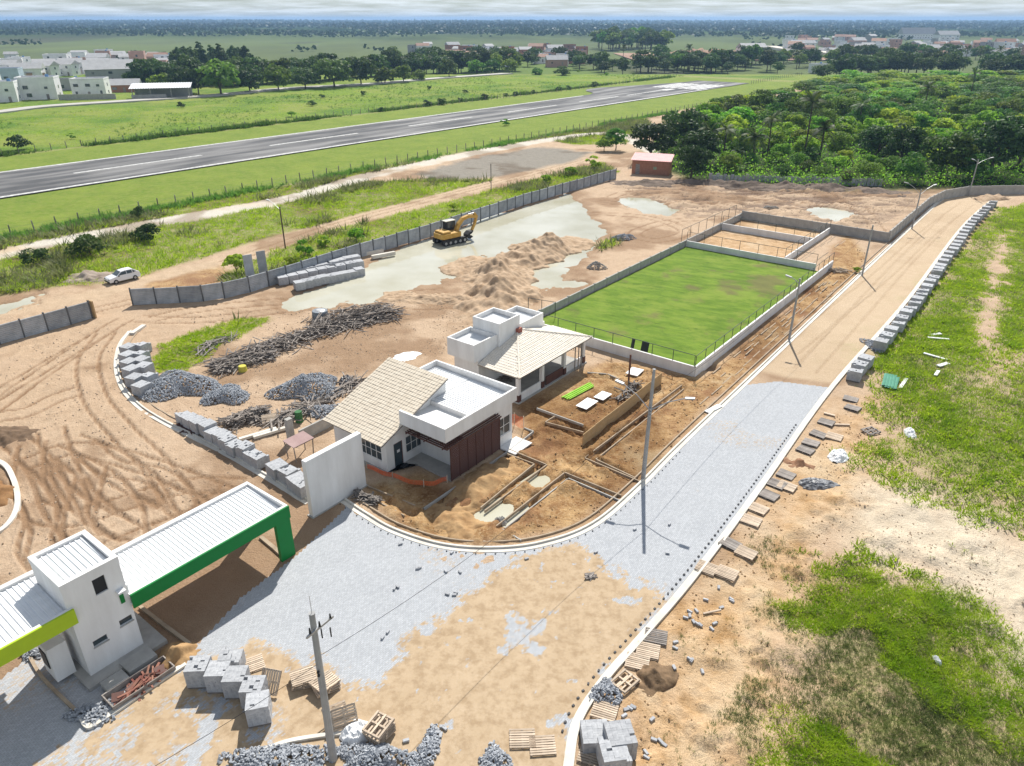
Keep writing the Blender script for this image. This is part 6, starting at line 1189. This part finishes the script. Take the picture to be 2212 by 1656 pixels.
def palmmesh(seed, h, n=16, l=3.2):
    rr = random.Random(seed); vs_, fs_ = [], []
    for i in range(n):
        az = i*2.4+rr.uniform(-.2, .2); el = rr.uniform(-.25, 1.15); P_ = []
        for k in range(9):
            t = k/8; r_ = l*t*math.cos(el)*(1-.12*t); zz_ = l*t*math.sin(el)-1.5*t*t*(1.1-el*.35); P_.append(Vector((math.cos(az)*r_, math.sin(az)*r_, h+zz_)))
        sd_ = Vector((-math.sin(az), math.cos(az), 0))
        for k in range(1, 9):
            for s_ in (-1, 1):
                for m_ in (0., .5):
                    p = P_[k-1].lerp(P_[k], m_+.25); ll = .95*math.sin(math.pi*min(1, (k+m_)/9.5))**.6+.1; tip = p+sd_*s_*ll*.8+(P_[k]-P_[k-1]).normalized()*ll*.45-Vector((0, 0, ll*.38)); w_ = (P_[k]-P_[k-1]).normalized()*.085
                    o = len(vs_); vs_ += [p-w_, p+w_, tip]; fs_.append((o, o+1, o+2))
        o = len(vs_)
        for p in P_: vs_ += [p-sd_*.03, p+sd_*.03]
        fs_ += [(o+2*k, o+2*k+1, o+2*k+3) for k in range(8)]+[(o+2*k, o+2*k+3, o+2*k+2) for k in range(8)]
    me = npmesh('crown', [tuple(v_) for v_ in vs_], fs_, LEAF_P); tk = MB().tube([(0, 0, -.3), (.12, .05, h*.5), (0, 0, h)], .2, 8, .12).mesh('trunk', BARK, True); return me, tk
PALM = [palmmesh(1, 7.5), palmmesh(2, 5.0, 15, 2.8), palmmesh(3, 9.5, 18, 3.4)]
# --- forest right of the site
fp = np.array(FOREST); cand = []
for _ in range(60000):
    y = random.uniform(148, 445); x = random.uniform(20, 40+.78*y); cand.append((x, y))
cand = np.array(cand); sd_in = sdf(cand[:, 0], cand[:, 1], FOREST); dtr, _ = pdist(cand[:, 0], cand[:, 1], curve([g(*p) for p in [(1340, 335), (1400, 300), (1560, 230), (1700, 202), (1800, 172), (1830, 160)]], 6)); cand = cand[(sd_in > 2.0) & (dtr > 5.5)]
placed = []
def far_ok(x, y, r_):
    for a, b, q in placed:
        if (a-x)**2+(b-y)**2 < (r_+q)**2: return False
    return True
BIG = [((1475, 325), 1.5, 'broad dark tree behind the brick shed'), ((1405, 352), 1.1, 'dark tree on the track side of the brick shed'), ((1505, 362), 1.1, 'dark tree overhanging the end wall of the brick shed'), ((1492, 388), .85, 'dark leafy tree close beside the brick shed'), ((2135, 385), 1.5, 'huge rounded dark tree near the far street lamps'), ((2200, 360), 1.3, 'dark tree behind the huge rounded one'), ((1890, 350), 1.15, 'dark tree in the middle of the bright thicket'), ((1945, 365), 1.05, 'dark leaning tree beside the tall mid green one'), ((2250, 375), 1.3, 'dark tree at the forest edge beyond the lamps')]
for q, sc, lab in BIG:
    x, y = g(*q); placed.append((x, y, 4.2*sc)); plant('mango_tree', lab, 'tree', x, y, random.choice(T_DK), sc)
for q, sc, lab in [((2030, 382), 1.5, 'tall feathery mid green tree beside the huge dark tree'), ((2062, 388), 1.1, 'second feathery mid green tree beside the huge dark tree'), ((1330, 325), .75, 'slim tree by the track fork with thin crown'), ((1305, 328), .6, 'small slim tree at the track fork'), ((1810, 345), .9, 'mid green tree in front of the tall palm'), ((1600, 345), .9, 'mid green tree between the two short palms'), ((1870, 395), .7, 'olive bush tree at the plank fence end'), ((1960, 395), .8, 'mid green tree at the mud edge by the wall'), ((2100, 395), .85, 'mid green tree behind the bending grey wall')]:
    x, y = g(*q); placed.append((x, y, 3*sc)); plant('leafy_tree', lab, 'tree', x, y, random.choice(T_MD), sc)
for q, k, sc, lab in [((1735, 345), 2, 1.25, 'tall coconut palm rising over the thicket'), ((1562, 350), 0, 1.1, 'coconut palm with spreading fronds behind the plank fence'), ((1622, 360), 1, 1.35, 'short yellowish coconut palm beside the spreading one'), ((1655, 345), 0, 1.05, 'coconut palm between yellowish palm and tall palm'), ((1525, 355), 1, 1.3, 'short palm beside the dark broad tree'), ((1590, 365), 1, .7, 'small banana like palm at the fence'), ((1768, 350), 1, 1.3, 'short palm at the foot of the tall palm'), ((1990, 260), 2, 1.1, 'slim palm standing out of the bright thicket'), ((2090, 225), 2, 1.05, 'slim palm at the back of the bright thicket'), ((1850, 290), 0, 1.25, 'palm behind the dark tree in the thicket')]:
    x, y = g(*q); plant('coconut_palm', lab, 'palm', x, y, PALM[k], sc)
nb = 0
order = np.argsort(cand[:, 1]); random.shuffle(cand.tolist())
np.random.seed(3); np.random.shuffle(cand)
for x, y in cand:
    if nb >= 430: break
    t = fbm(np.array([x*.02]), np.array([y*.02]), 3, 91)[0]; r_ = 2.3+.0095*(y-150)
    if not far_ok(x, y, r_): continue
    placed.append((x, y, r_)); nb += 1; sc = r_*.44*random.uniform(.85, 1.2)
    near = y < 185
    if t > .60 or (near and random.random() < .5): plant('bushy_tree', 'mid green bushy tree of the thicket beyond the plank fence', 'tree', x, y, random.choice(T_MD), sc*.85*(.62 if near else 1), 'mid green thicket trees', zmax=random.uniform(.8, 1.5) if y < 280 else random.uniform(.6, .9))
    else: plant('thicket_tree', 'bright green young tree of the thicket beyond the plank fence', 'tree', x, y, random.choice(T_BR), sc*(.62 if near else 1), 'bright green thicket trees', zmax=random.uniform(.9, 1.75) if y < 280 else random.uniform(.65, 1.05))
# undergrowth as one leafy mass
m = rng.random((170000, 2)); Y_ = 148+m[:, 0]**1.5*300; X_ = 20+m[:, 1]*(20+.80*Y_); k_ = (sdf(X_, Y_, FOREST) > 1); X_, Y_ = X_[k_][:70000], Y_[k_][:70000]
dtr, _ = pdist(X_, Y_, curve([g(*p) for p in [(1340, 335), (1400, 300), (1560, 230), (1700, 202), (1800, 172), (1830, 160)]], 6)); k_ = dtr > 3; X_, Y_ = X_[k_], Y_[k_]
n = len(X_); QV = np.array([(-.5, 0, 0), (0, .33, 0), (.5, 0, 0), (0, -.33, 0)]); QF = np.array([(0, 1, 2, 3)])
tag(link(bulk('undergrowth', QV, QF, np.stack([X_, Y_, .2+rng.random(n)**1.3*(1.2+2.2*fbm(X_*.12, Y_*.12, 3, 55))], 1), eulers(rng.normal(0, .7, n), rng.normal(0, .7, n), rng.uniform(0, 6.3, n)), rng.uniform(.25, .62, n)*(1+.004*(Y_-150)), LEAF_B), 'undergrowth'), 'low bright leafy undergrowth filling the thicket', 'undergrowth', kind='stuff')
# --- bushes behind the hoarding and along tracks
for q, k, sc, lab in [((512, 590), 0, 1.5, 'bright round bush beside the tall spare panels'), ((770, 520), 1, 1.1, 'bright bush poking over the hoarding near the excavator'), ((660, 555), 2, 1.2, 'leafy bush leaning on the hoarding behind the block cubes'), ((635, 575), 1, 1.0, 'small leafy bush at the hoarding by the spare panels'), ((1232, 380), 0, 1.3, 'bright bush over the far end of the hoarding'), ((1180, 395), 1, 1.0, 'bright bush behind the hoarding before the far end'), ((1280, 365), 2, 1.4, 'bush beside the hoarding end by the shed'), ((980, 455), 0, .9, 'low bush between brown track and hoarding'), ((700, 530), 2, .9, 'low bush behind the hoarding above the pale beams'), ((1850, 590), 0, .5, 'green tuft at the slim lamp post foot'), ((1090, 272), 2, 1.2, 'dark bush standing in the near wire fence')]:
    plant('bush', lab, 'bush', *g(*q), BUSH[k], sc)
for q, k, sc, lab in [((195, 552), 0, 1.35, 'round dark bush in the grass above the white car'), ((320, 520), 1, 1.3, 'wide dark bush beside the round one'), ((80, 570), 2, 1.1, 'dark bush at the tall grass by the dirt track'), ((40, 325), 0, 1.6, 'dark bush on the far fence at the runway side'), ((300, 468), 1, .8, 'dark shrub under the near fence by the track')]: plant('bush', lab, 'bush', *g(*q), BUSHD[k], sc)
for r_ in (190, 214, 221, 233, 247, 262, 268, 281, 297, 309, 330):
    x, y = R(r_, 212+random.uniform(-2, 2)); plant('bush', 'small dark bush growing along the far wire fence', 'bush', x, y, random.choice(BUSHD), random.uniform(.7, 1.3), 'bushes on the far fence')
for k in range(14):
    x, y = R(random.uniform(60, 420), random.uniform(222, 285)); plant('bush', 'scattered shrub in the wild grass beyond the far fence', 'bush', x, y, random.choice(BUSHD+BUSH), random.uniform(.6, 1.4), 'shrubs in the wild grass')
# --- grass blades and weeds
def tuft(n, h, spread, seed, wd=.06):
    r_ = np.random.default_rng(seed); vs_ = []; fs_ = []
    for i in range(n):
        a = r_.uniform(0, 6.28); b = r_.uniform(0, spread*.5); d_ = np.array([math.cos(a), math.sin(a), 0]); sd_ = np.array([-d_[1], d_[0], 0])*h*wd; p = d_*b; t = d_*(b+spread*r_.uniform(.2, .9))+np.array([0, 0, h*r_.uniform(.6, 1.1)]); o = len(vs_); vs_ += [p-sd_, p+sd_, t]; fs_.append((o, o+1, o+2))
    return np.array(vs_), np.array(fs_)
def scatter(name, label, msk, box_, n, h0, h1, m, nb=7, seed=1, thr=.45, spr=.9, wd=.06):
    r_ = np.random.default_rng(seed); X, Y = r_.uniform(box_[0], box_[1], n), r_.uniform(box_[2], box_[3], n); k = (np.abs(X) < 8.5+.82*Y) & (mask_at(msk, X, Y) > .04) & (mask_at(msk, X, Y)+.5*(fbm(X*.45, Y*.45, 3, seed)-.5) > thr+r_.uniform(-.28, .32, n)); X, Y = X[k], Y[k]; n = len(X)
    tv_, tf_ = tuft(nb, 1, spr, seed, wd); hh = r_.uniform(h0, h1, n)*(.5+fbm(X*.25, Y*.25, 3, seed+4))
    return tag(link(bulk(name, tv_, tf_, np.stack([X, Y, ground_z(X, Y)-.02], 1), eulers(r_.normal(0, .08, n), r_.normal(0, .08, n), r_.uniform(0, 6.3, n)), np.stack([hh*1.3, hh*1.3, hh], 1), m), name), label, 'grass', kind='stuff')
gsite = grass*(Nn < 128)*(1-forest); gr_right = gsite*(B_ < 12); gr_left = gsite*(B_ > 20)
brt = smooth(.44, .58, fbm(px*.16+2, py*.16, 4, 57))
scatter('grass', 'bright grass on the open ground outside the road kerb', gr_right*(A_ > 38)*(.35+.65*brt), (18, 95, 34, 140), 270000, .14, .30, GRASSM, 5, 1, .22, 1.5, .12)
scatter('weeds', 'olive weeds mixed through the bright kerb side grass', gr_right*(A_ > 38), (18, 95, 34, 140), 80000, .14, .3, GRASSO, 5, 9, .42, 1.0, .06)
scatter('grass', 'bright lime grass at the heart of the weed patch by the eroded soil', gr_right*(A_ < 42)*(brl := smooth(.45, .56, fbm(px*.22+7, py*.22, 4, 58))), (6, 48, 14.5, 44), 120000, .10, .24, GRASSM, 7, 11, .40, 1.6, .085)
scatter('weeds', 'olive weeds thinning out over the pale sand by the eroded soil', np.clip(gr_right+.12*(B_ < 11)*smooth(0, 8, A_-18), 0, 1)*(A_ < 50)*(1-.6*brl), (6, 60, 14.5, 55), 190000, .11, .26, GRASSO, 7, 2, .42, 1.1, .045)
scatter('grass', 'bright long grass on the verges beside the dirt tracks', gr_left, (-115, 60, 75, 260), 150000, .3, .6, GRASSM, 6, 3, .5, 1.1)
scatter('grass', 'short green weeds around the loose boards in the yard', gsite*(A_ < 62)*(B_ > 45)*(Nn < 110), (-45, -10, 58, 85), 26000, .15, .4, GRASSM, 8, 8, .4)
scatter('weeds', 'tall dull weeds on the verges beside the dirt tracks', gr_left*(fbm(px*.08, py*.08, 3, 71) > .5), (-115, 60, 75, 260), 60000, .7, 1.5, GRASSD, 6, 4, .5)
def scatter_line(name, label, n0, amp, r0, r1, n, h0, h1, wid, m, seed):
    r_ = np.random.default_rng(seed); rr = r_.uniform(r0, r1, n); k = fbm(rr*.05, rr*0+seed, 3, seed) > r_.uniform(.25, .6, n); rr = rr[k]; n = len(rr); nn = n0+r_.normal(0, wid, n); X, Y = RX*rr-RY*nn, RY*rr+RX*nn; tv_, tf_ = tuft(7, 1, .8, seed, .08); hh = r_.uniform(h0, h1, n)*(.4+1.2*fbm(rr*.12, rr*0, 3, seed+2))
    tag(link(bulk(name, tv_, tf_, np.stack([X, Y, ground_z(X, Y)-.02], 1), eulers(r_.normal(0, .08, n), r_.normal(0, .08, n), r_.uniform(0, 6.3, n)), np.stack([hh*1.2, hh*1.2, hh], 1), m), name), label, 'grass', kind='stuff')
scatter_line('weeds', 'dark weed hedge along the far wire fence', 213.5, 0, -10, 425, 6000, .5, 1.2, .9, LEAF_M, 61); scatter_line('weeds', 'dark weed hedge along the near wire fence', 129.3, 0, 20, 335, 6500, .35, 1.0, .8, LEAF_M, 62)
strip_ = np.exp(-((Nn-130)/1.6)**2)*(Rr < 330)+np.exp(-((Nn-212)/2.2)**2)*(Rr < 425)
scatter('weeds', 'darker coarse weeds dotted through the field beyond the far fence', wild*(Nn > 214)*(Nn < 300)*(fbm(px*.03, py*.03, 4, 72) > .47), (-230, 230, 160, 470), 30000, .35, .8, LEAF_M, 6, 16, .5, 1.2)
scatter('weeds', 'coarse grass field beyond the far wire fence', wild*(Nn > 214)*(Nn < 300), (-230, 230, 160, 470), 60000, .2, .45, GRASSM, 6, 6, .5, 1.4)
# --- far trees
def row(name, lab, pts_, meshes, n, sc0, sc1, jit, grp, cat='tree'):
    C = curve([g(*p) for p in pts_], 8)
    for i in range(n):
        x, y = C[min(int(random.random()*len(C)), len(C)-1)]; x += random.gauss(0, jit); y += random.gauss(0, jit*1.3); plant(name, lab, cat, x, y, random.choice(meshes), random.uniform(sc0, sc1), grp, sink=2.0)
for q, sc in [((352, 202), .75), ((400, 202), .8), ((430, 204), .8), ((478, 205), 1.15), ((540, 200), .85), ((602, 196), .9), ((660, 192), .85), ((722, 189), 1.2), ((780, 184), 1.0), ((832, 181), .8), ((872, 178), .75), ((905, 174), .6), ((970, 167), .7), ((1030, 160), .8), ((1062, 158), .8), ((1100, 158), .8), ((1215, 163), .55), ((1160, 162), .5)]:
    plant('street_tree', 'dark rounded street tree in the row beyond the runway field', 'tree', *g(*q), random.choice(T_FAR+T_FARM), sc*1.35, 'street trees beyond the runway', sink=2.2)
row('street_tree', 'dark rounded tree standing behind the street tree row', [(340, 190), (480, 186), (640, 178), (800, 166), (960, 155), (1100, 148)], T_FAR+T_FARM, 95, .9, 1.3, 6, 'trees behind the street row')
for i in range(34): plant('conifer_tree', 'slender dark conifer in the dense grove behind the white town', 'tree', *g(378+(i%17)*10.5+random.uniform(-4, 4), 160+random.uniform(-5, 5)-(i%17)*.3), random.choice(T_CON), random.uniform(.72, .92), 'conifers in the grove')
row('far_tree', 'dark tree among the houses far beyond the runway', [(880, 135), (1000, 128), (1120, 130), (1250, 140), (1400, 150), (1500, 145), (1620, 150)], T_FAR, 60, .6, 1.1, 14, 'trees among the far houses')
for i in range(40): plant('hill_tree', 'mid green tree on the wooded hill by the far houses', 'tree', *g(1290+random.uniform(0, 145), 104+random.uniform(-6, 5)), random.choice(T_FAR+T_FARM), random.uniform(1.2, 1.9), 'trees on the wooded hill')
row('park_tree', 'dark tree in the shady row behind the thicket', [(1800, 168), (1860, 160), (1930, 158), (2000, 158), (2090, 160), (2200, 160), (2300, 160)], T_FAR, 42, .9, 1.35, 6, 'dark row behind the thicket')
row('far_tree', 'dark tree scattered before the town past the thicket', [(1480, 150), (1560, 140), (1700, 135), (1850, 132), (2000, 128), (2200, 125)], T_FAR+T_FARM, 70, .7, 1.3, 18, 'trees before the town past the thicket')
for q in [(1485, 150), (1720, 150), (2150, 150), (2190, 148), (2080, 152), (2110, 150), (1345, 140)]: plant('coconut_palm', 'small coconut palm far off near the town', 'palm', *g(*q), PALM[2], 1.2, 'far palms near the town')
# distant woods as masses of leaf quads
n = 60000; Y_ = np.exp(rng.uniform(math.log(650), math.log(6500), n)); X_ = rng.uniform(-.85, .85, n)*Y_; dens = fbm(X_/(.10*Y_+60), np.log(Y_)*9, 4, 83); k_ = dens > np.where(Y_ > 1500, .41, .76); X_, Y_ = X_[k_], Y_[k_]; n = len(X_)
def far_z(X, Y):
    r = np.clip(np.interp(Y, fr_, np.arange(len(fr_))), 0, len(fr_)-1.001); c = np.clip((X/(60+1.15*Y)+1)/2*(FXN-1), 0, FXN-1.001); i0 = r.astype(int); j0 = c.astype(int); Z = fz.reshape(len(fr_), FXN); return Z[i0, j0]
tag(link(bulk('distant_wood', QV, QF, np.stack([X_, Y_, far_z(X_, Y_)+rng.uniform(0, 1, n)*(5+Y_*.0012)], 1), eulers(rng.normal(0, .6, n)+1.2, rng.normal(0, .5, n), rng.normal(0, .5, n)), 3.2+Y_*.0023*rng.uniform(.6, 1.4, n), leafmat('leaf_far', (.018, .042, .014), (.05, .085, .022), 0, .2, 0, .02)), 'distant_wood'), 'far off woods and hedges towards the horizon', 'wood', kind='stuff')
# ================================================================ town
def hm(name, c): return mat(name, c, var=.12, scale=.4, rough=.85, rand=.06)
HWH, HGR, HPK, HBR, HBL = hm('house_white', (.80, .80, .80)), hm('house_grey', (.36, .36, .36)), hm('house_pink', (.52, .32, .26)), hm('house_brick', (.34, .17, .11)), hm('house_blue', (.42, .50, .60))
TANKM = hm('tank_blue', (.12, .25, .45))
RT, RG = hm('roof_tile_red', (.36, .22, .16)), hm('roof_sheet_grey', (.42, .42, .42))
WINM = MB().box(-.55, .55, -.05, .05, 0, 1.15).mesh('window', GLASS); DORM = MB().box(-.5, .5, -.05, .05, 0, 2.1).mesh('door', WOODG)
def house(label, x, y, w_, d_, h, rz, m, roof='flat', group=None, storeys=None, name='house', z_=0, cat='house'):
    o = thing(name, label, cat, (x, y, z_), rz, group); MB().box(-w_/2, w_/2, 0, d_, -1.6, h).obj('wall', m, o)
    if roof == 'flat':
        parapet(MB(), -w_/2-.05, w_/2+.05, -.05, d_+.05, h, h+.6, .25).obj('parapet', m, o); MB().box(-w_/2+.25, w_/2-.25, .25, d_-.25, h, h+.12).obj('roof', RG, o)
    else:
        rm = RT if roof == 'tile' else RG; e = .5; k = w_*.16+.5
        MB().add([(-w_/2-e, -e, h+.01), (w_/2+e, -e, h+.01), (w_/2+e, d_+e, h+.01), (-w_/2-e, d_+e, h+.01), (-w_/2-e, d_/2, h+k), (w_/2+e, d_/2, h+k)], [(0, 1, 5, 4), (2, 3, 4, 5), (0, 4, 3), (1, 2, 5), (0, 3, 2, 1)]).obj('roof', rm, o)
    if roof == 'flat' and random.random() < .6: MB().tube([(w_*.25, d_*.6, h+.13), (w_*.25, d_*.6, h+1.3)], .75, 10, .6).obj('water_tank', TANKM, o)
    st_ = storeys or max(1, int(h/3)); n = max(1, int(w_/random.uniform(3.6, 6.5)))
    for s_ in range(st_):
        for i in range(n):
            xx = -w_/2+w_*(i+.5)/n
            if s_ == 0 and i == n//2: link(DORM, 'door', o, (xx, -.04, 0))
            else: link(WINM, 'window', o, (xx+random.uniform(-.5, .5), -.04, 1.1+s_*3.0), (0, 0, 0), (random.choice((.8, 1.1, 1.7)), 1, random.choice((.8, 1, 1.2))))
        link(WINM, 'window', o, (w_/2+.03, d_*.5, 1.1+s_*3), (0, 0, math.pi/2))
    return o
for q, w_, d_, h, rz, m, rf_, lab in [((85, 216), 15, 10, 9, .30, HWH, 'flat', 'big white two storey house with blue upper bays beside the pale street'), ((195, 210), 14, 10, 7.5, .25, HWH, 'flat', 'white house with two square upper windows beside the pale street'), ((8, 222), 11, 9, 8, .35, HWH, 'flat', 'white house at the end of the pale street by the grass'), ((20, 190), 12, 9, 9, .3, HBL, 'flat', 'bluish house behind the white street houses'), ((125, 152), 15, 10, 10, .2, HWH, 'flat', 'tall white block standing alone behind the street houses'), ((245, 178), 26, 14, 7, .5, HGR, 'sheet', 'grey warehouse with broad gable roof behind the open shed'), ((170, 138), 12, 9, 8, .3, HWH, 'flat', 'white house at the back of the white town'), ((210, 142), 14, 10, 6, .1, HWH, 'sheet', 'low white house at the back of the white town'), ((300, 148), 10, 10, 11, .3, HPK, 'flat', 'tall pinkish house beside the warehouse'), ((340, 140), 14, 9, 6, .1, HPK, 'tile', 'low pinkish house by the conifer grove'), ((60, 172), 16, 10, 6, .3, HWH, 'sheet', 'low white house between the taller white ones'), ((150, 196), 12, 9, 5, .3, HGR, 'flat', 'low grey house between two white street houses'), ((-40, 205), 14, 10, 9, .3, HWH, 'flat', 'white house partly cut by the edge of the street'), ((320, 176), 12, 8, 5.5, .2, HBR, 'tile', 'brick house behind the open metal shed'), ((270, 200), 13, 8, 3.4, .25, HBR, 'sheet', 'long low brick house beside the open metal shed')]:
    house(lab, *g(*q), w_*.95, d_, h*.9, rz, m, rf_)
os_ = thing('open_shed', 'open shed with wide pale metal roof at the street', 'shed', (*g(350, 214), 0), .28)
corrug(MB(), -12, 12, -1, 9, 4.2, 5.6, 1.0, .12).obj('roof', ROOFW, os_)
for x in (-11, -4, 4, 11):
    for y in (0, 8): MB().box(x-.15, x+.15, y-.15, y+.15, 0, 4.2+y*.13).obj('column', CONC, os_)
MB().box(-11.5, 11.5, 8.3, 8.5, 0, 4.0).obj('back_wall', HGR, os_); MB().box(-11.5, 2, -.6, -.4, 0, 1.8).obj('front_wall', CONC, os_)
tag(None or MB().box(-11, 11, -.15, .15, 0, 2.2).obj('street_wall', CONC, loc=(*g(190, 216), 0), rot=(0, 0, .2)), 'grey street wall in front of the white houses', 'wall')
for k in range(60):
    x, y = g(random.uniform(-20, 360), random.uniform(126, 172)); house('small pale house in the crowded back of the white town', x, y, random.uniform(8, 13), random.uniform(7, 10), random.choice([3.2, 3.4, 6.2]), random.uniform(-.1, .6), random.choice([HWH, HWH, HWH, HGR, HPK]), random.choice(['flat', 'sheet', 'sheet', 'flat']), 'houses at the back of the white town')
for k in range(62):
    x, y = g(random.uniform(880, 1260), random.uniform(104, 142)); house('small pale house among trees beyond the street', x, y, random.uniform(8, 15), random.uniform(7, 10), random.choice([3.2, 3.6, 6.2]), random.uniform(-.4, .6), random.choice([HWH, HWH, HGR, HPK, HBR]), random.choice(['flat', 'tile', 'sheet', 'sheet', 'flat']), 'houses among the trees')
for k in range(120):
    xx = random.uniform(1700, 2260); x, y = g(xx, random.uniform(92, 128)-(6 if xx < 1850 else 0)); house('small pale house of the town past the thicket', x, y, random.uniform(9, 17), random.uniform(8, 11), random.choice([3.4, 3.6, 6.2, 9]), random.uniform(-.5, .5), random.choice([HWH, HWH, HWH, HGR, HPK, HPK]), random.choice(['flat', 'flat', 'flat', 'sheet', 'flat', 'tile']), 'houses of the town past the thicket')
house('small white hut beside the dirt track past the runway end', *g(1772, 153), 9, 7, 3.6, .2, HWH, 'flat')
for q, w_, lab in [((1985, 84), 60, 'long white warehouse on the rise behind the town past the thicket'), ((2050, 86), 35, 'second white warehouse on the rise behind the town past the thicket'), ((1630, 124), 22, 'pale open shed on the bare red slope')]: house(lab, *g(*q), w_, 18, 7, .1, HWH, 'sheet', cat='warehouse', name='warehouse')
# red bare slope by the houses
sandheap('bare red earth slope below the far houses', [g(1440, 120), g(1560, 118), g(1700, 124)], 28, 4, 31, mat('red_bare_earth', (.26, .13, .08), (.38, .26, .18), scale=.05, rough=.95, world=True), 'earth_slope', 90)
# ================================================================ air
hz = MB().box(-25500, 25500, -60, 21500, -9.0, 62).obj('haze', mat('haze_air', (1, 1, 1)))
hm_ = hz.data.materials[0]; t = hm_.node_tree; t.nodes.clear(); o_ = t.nodes.new('ShaderNodeOutputMaterial'); pvn = t.nodes.new('ShaderNodeVolumePrincipled'); pvn.inputs['Density'].default_value = 1.5e-4; pvn.inputs['Color'].default_value = (.36, .57, .88, 1); pvn.inputs['Anisotropy'].default_value = .25
t.links.new(pvn.outputs[0], o_.inputs['Volume']); tag(hz, 'thin bluish summer haze over the plain', 'haze', kind='stuff'); hz.display_type = 'WIRE'
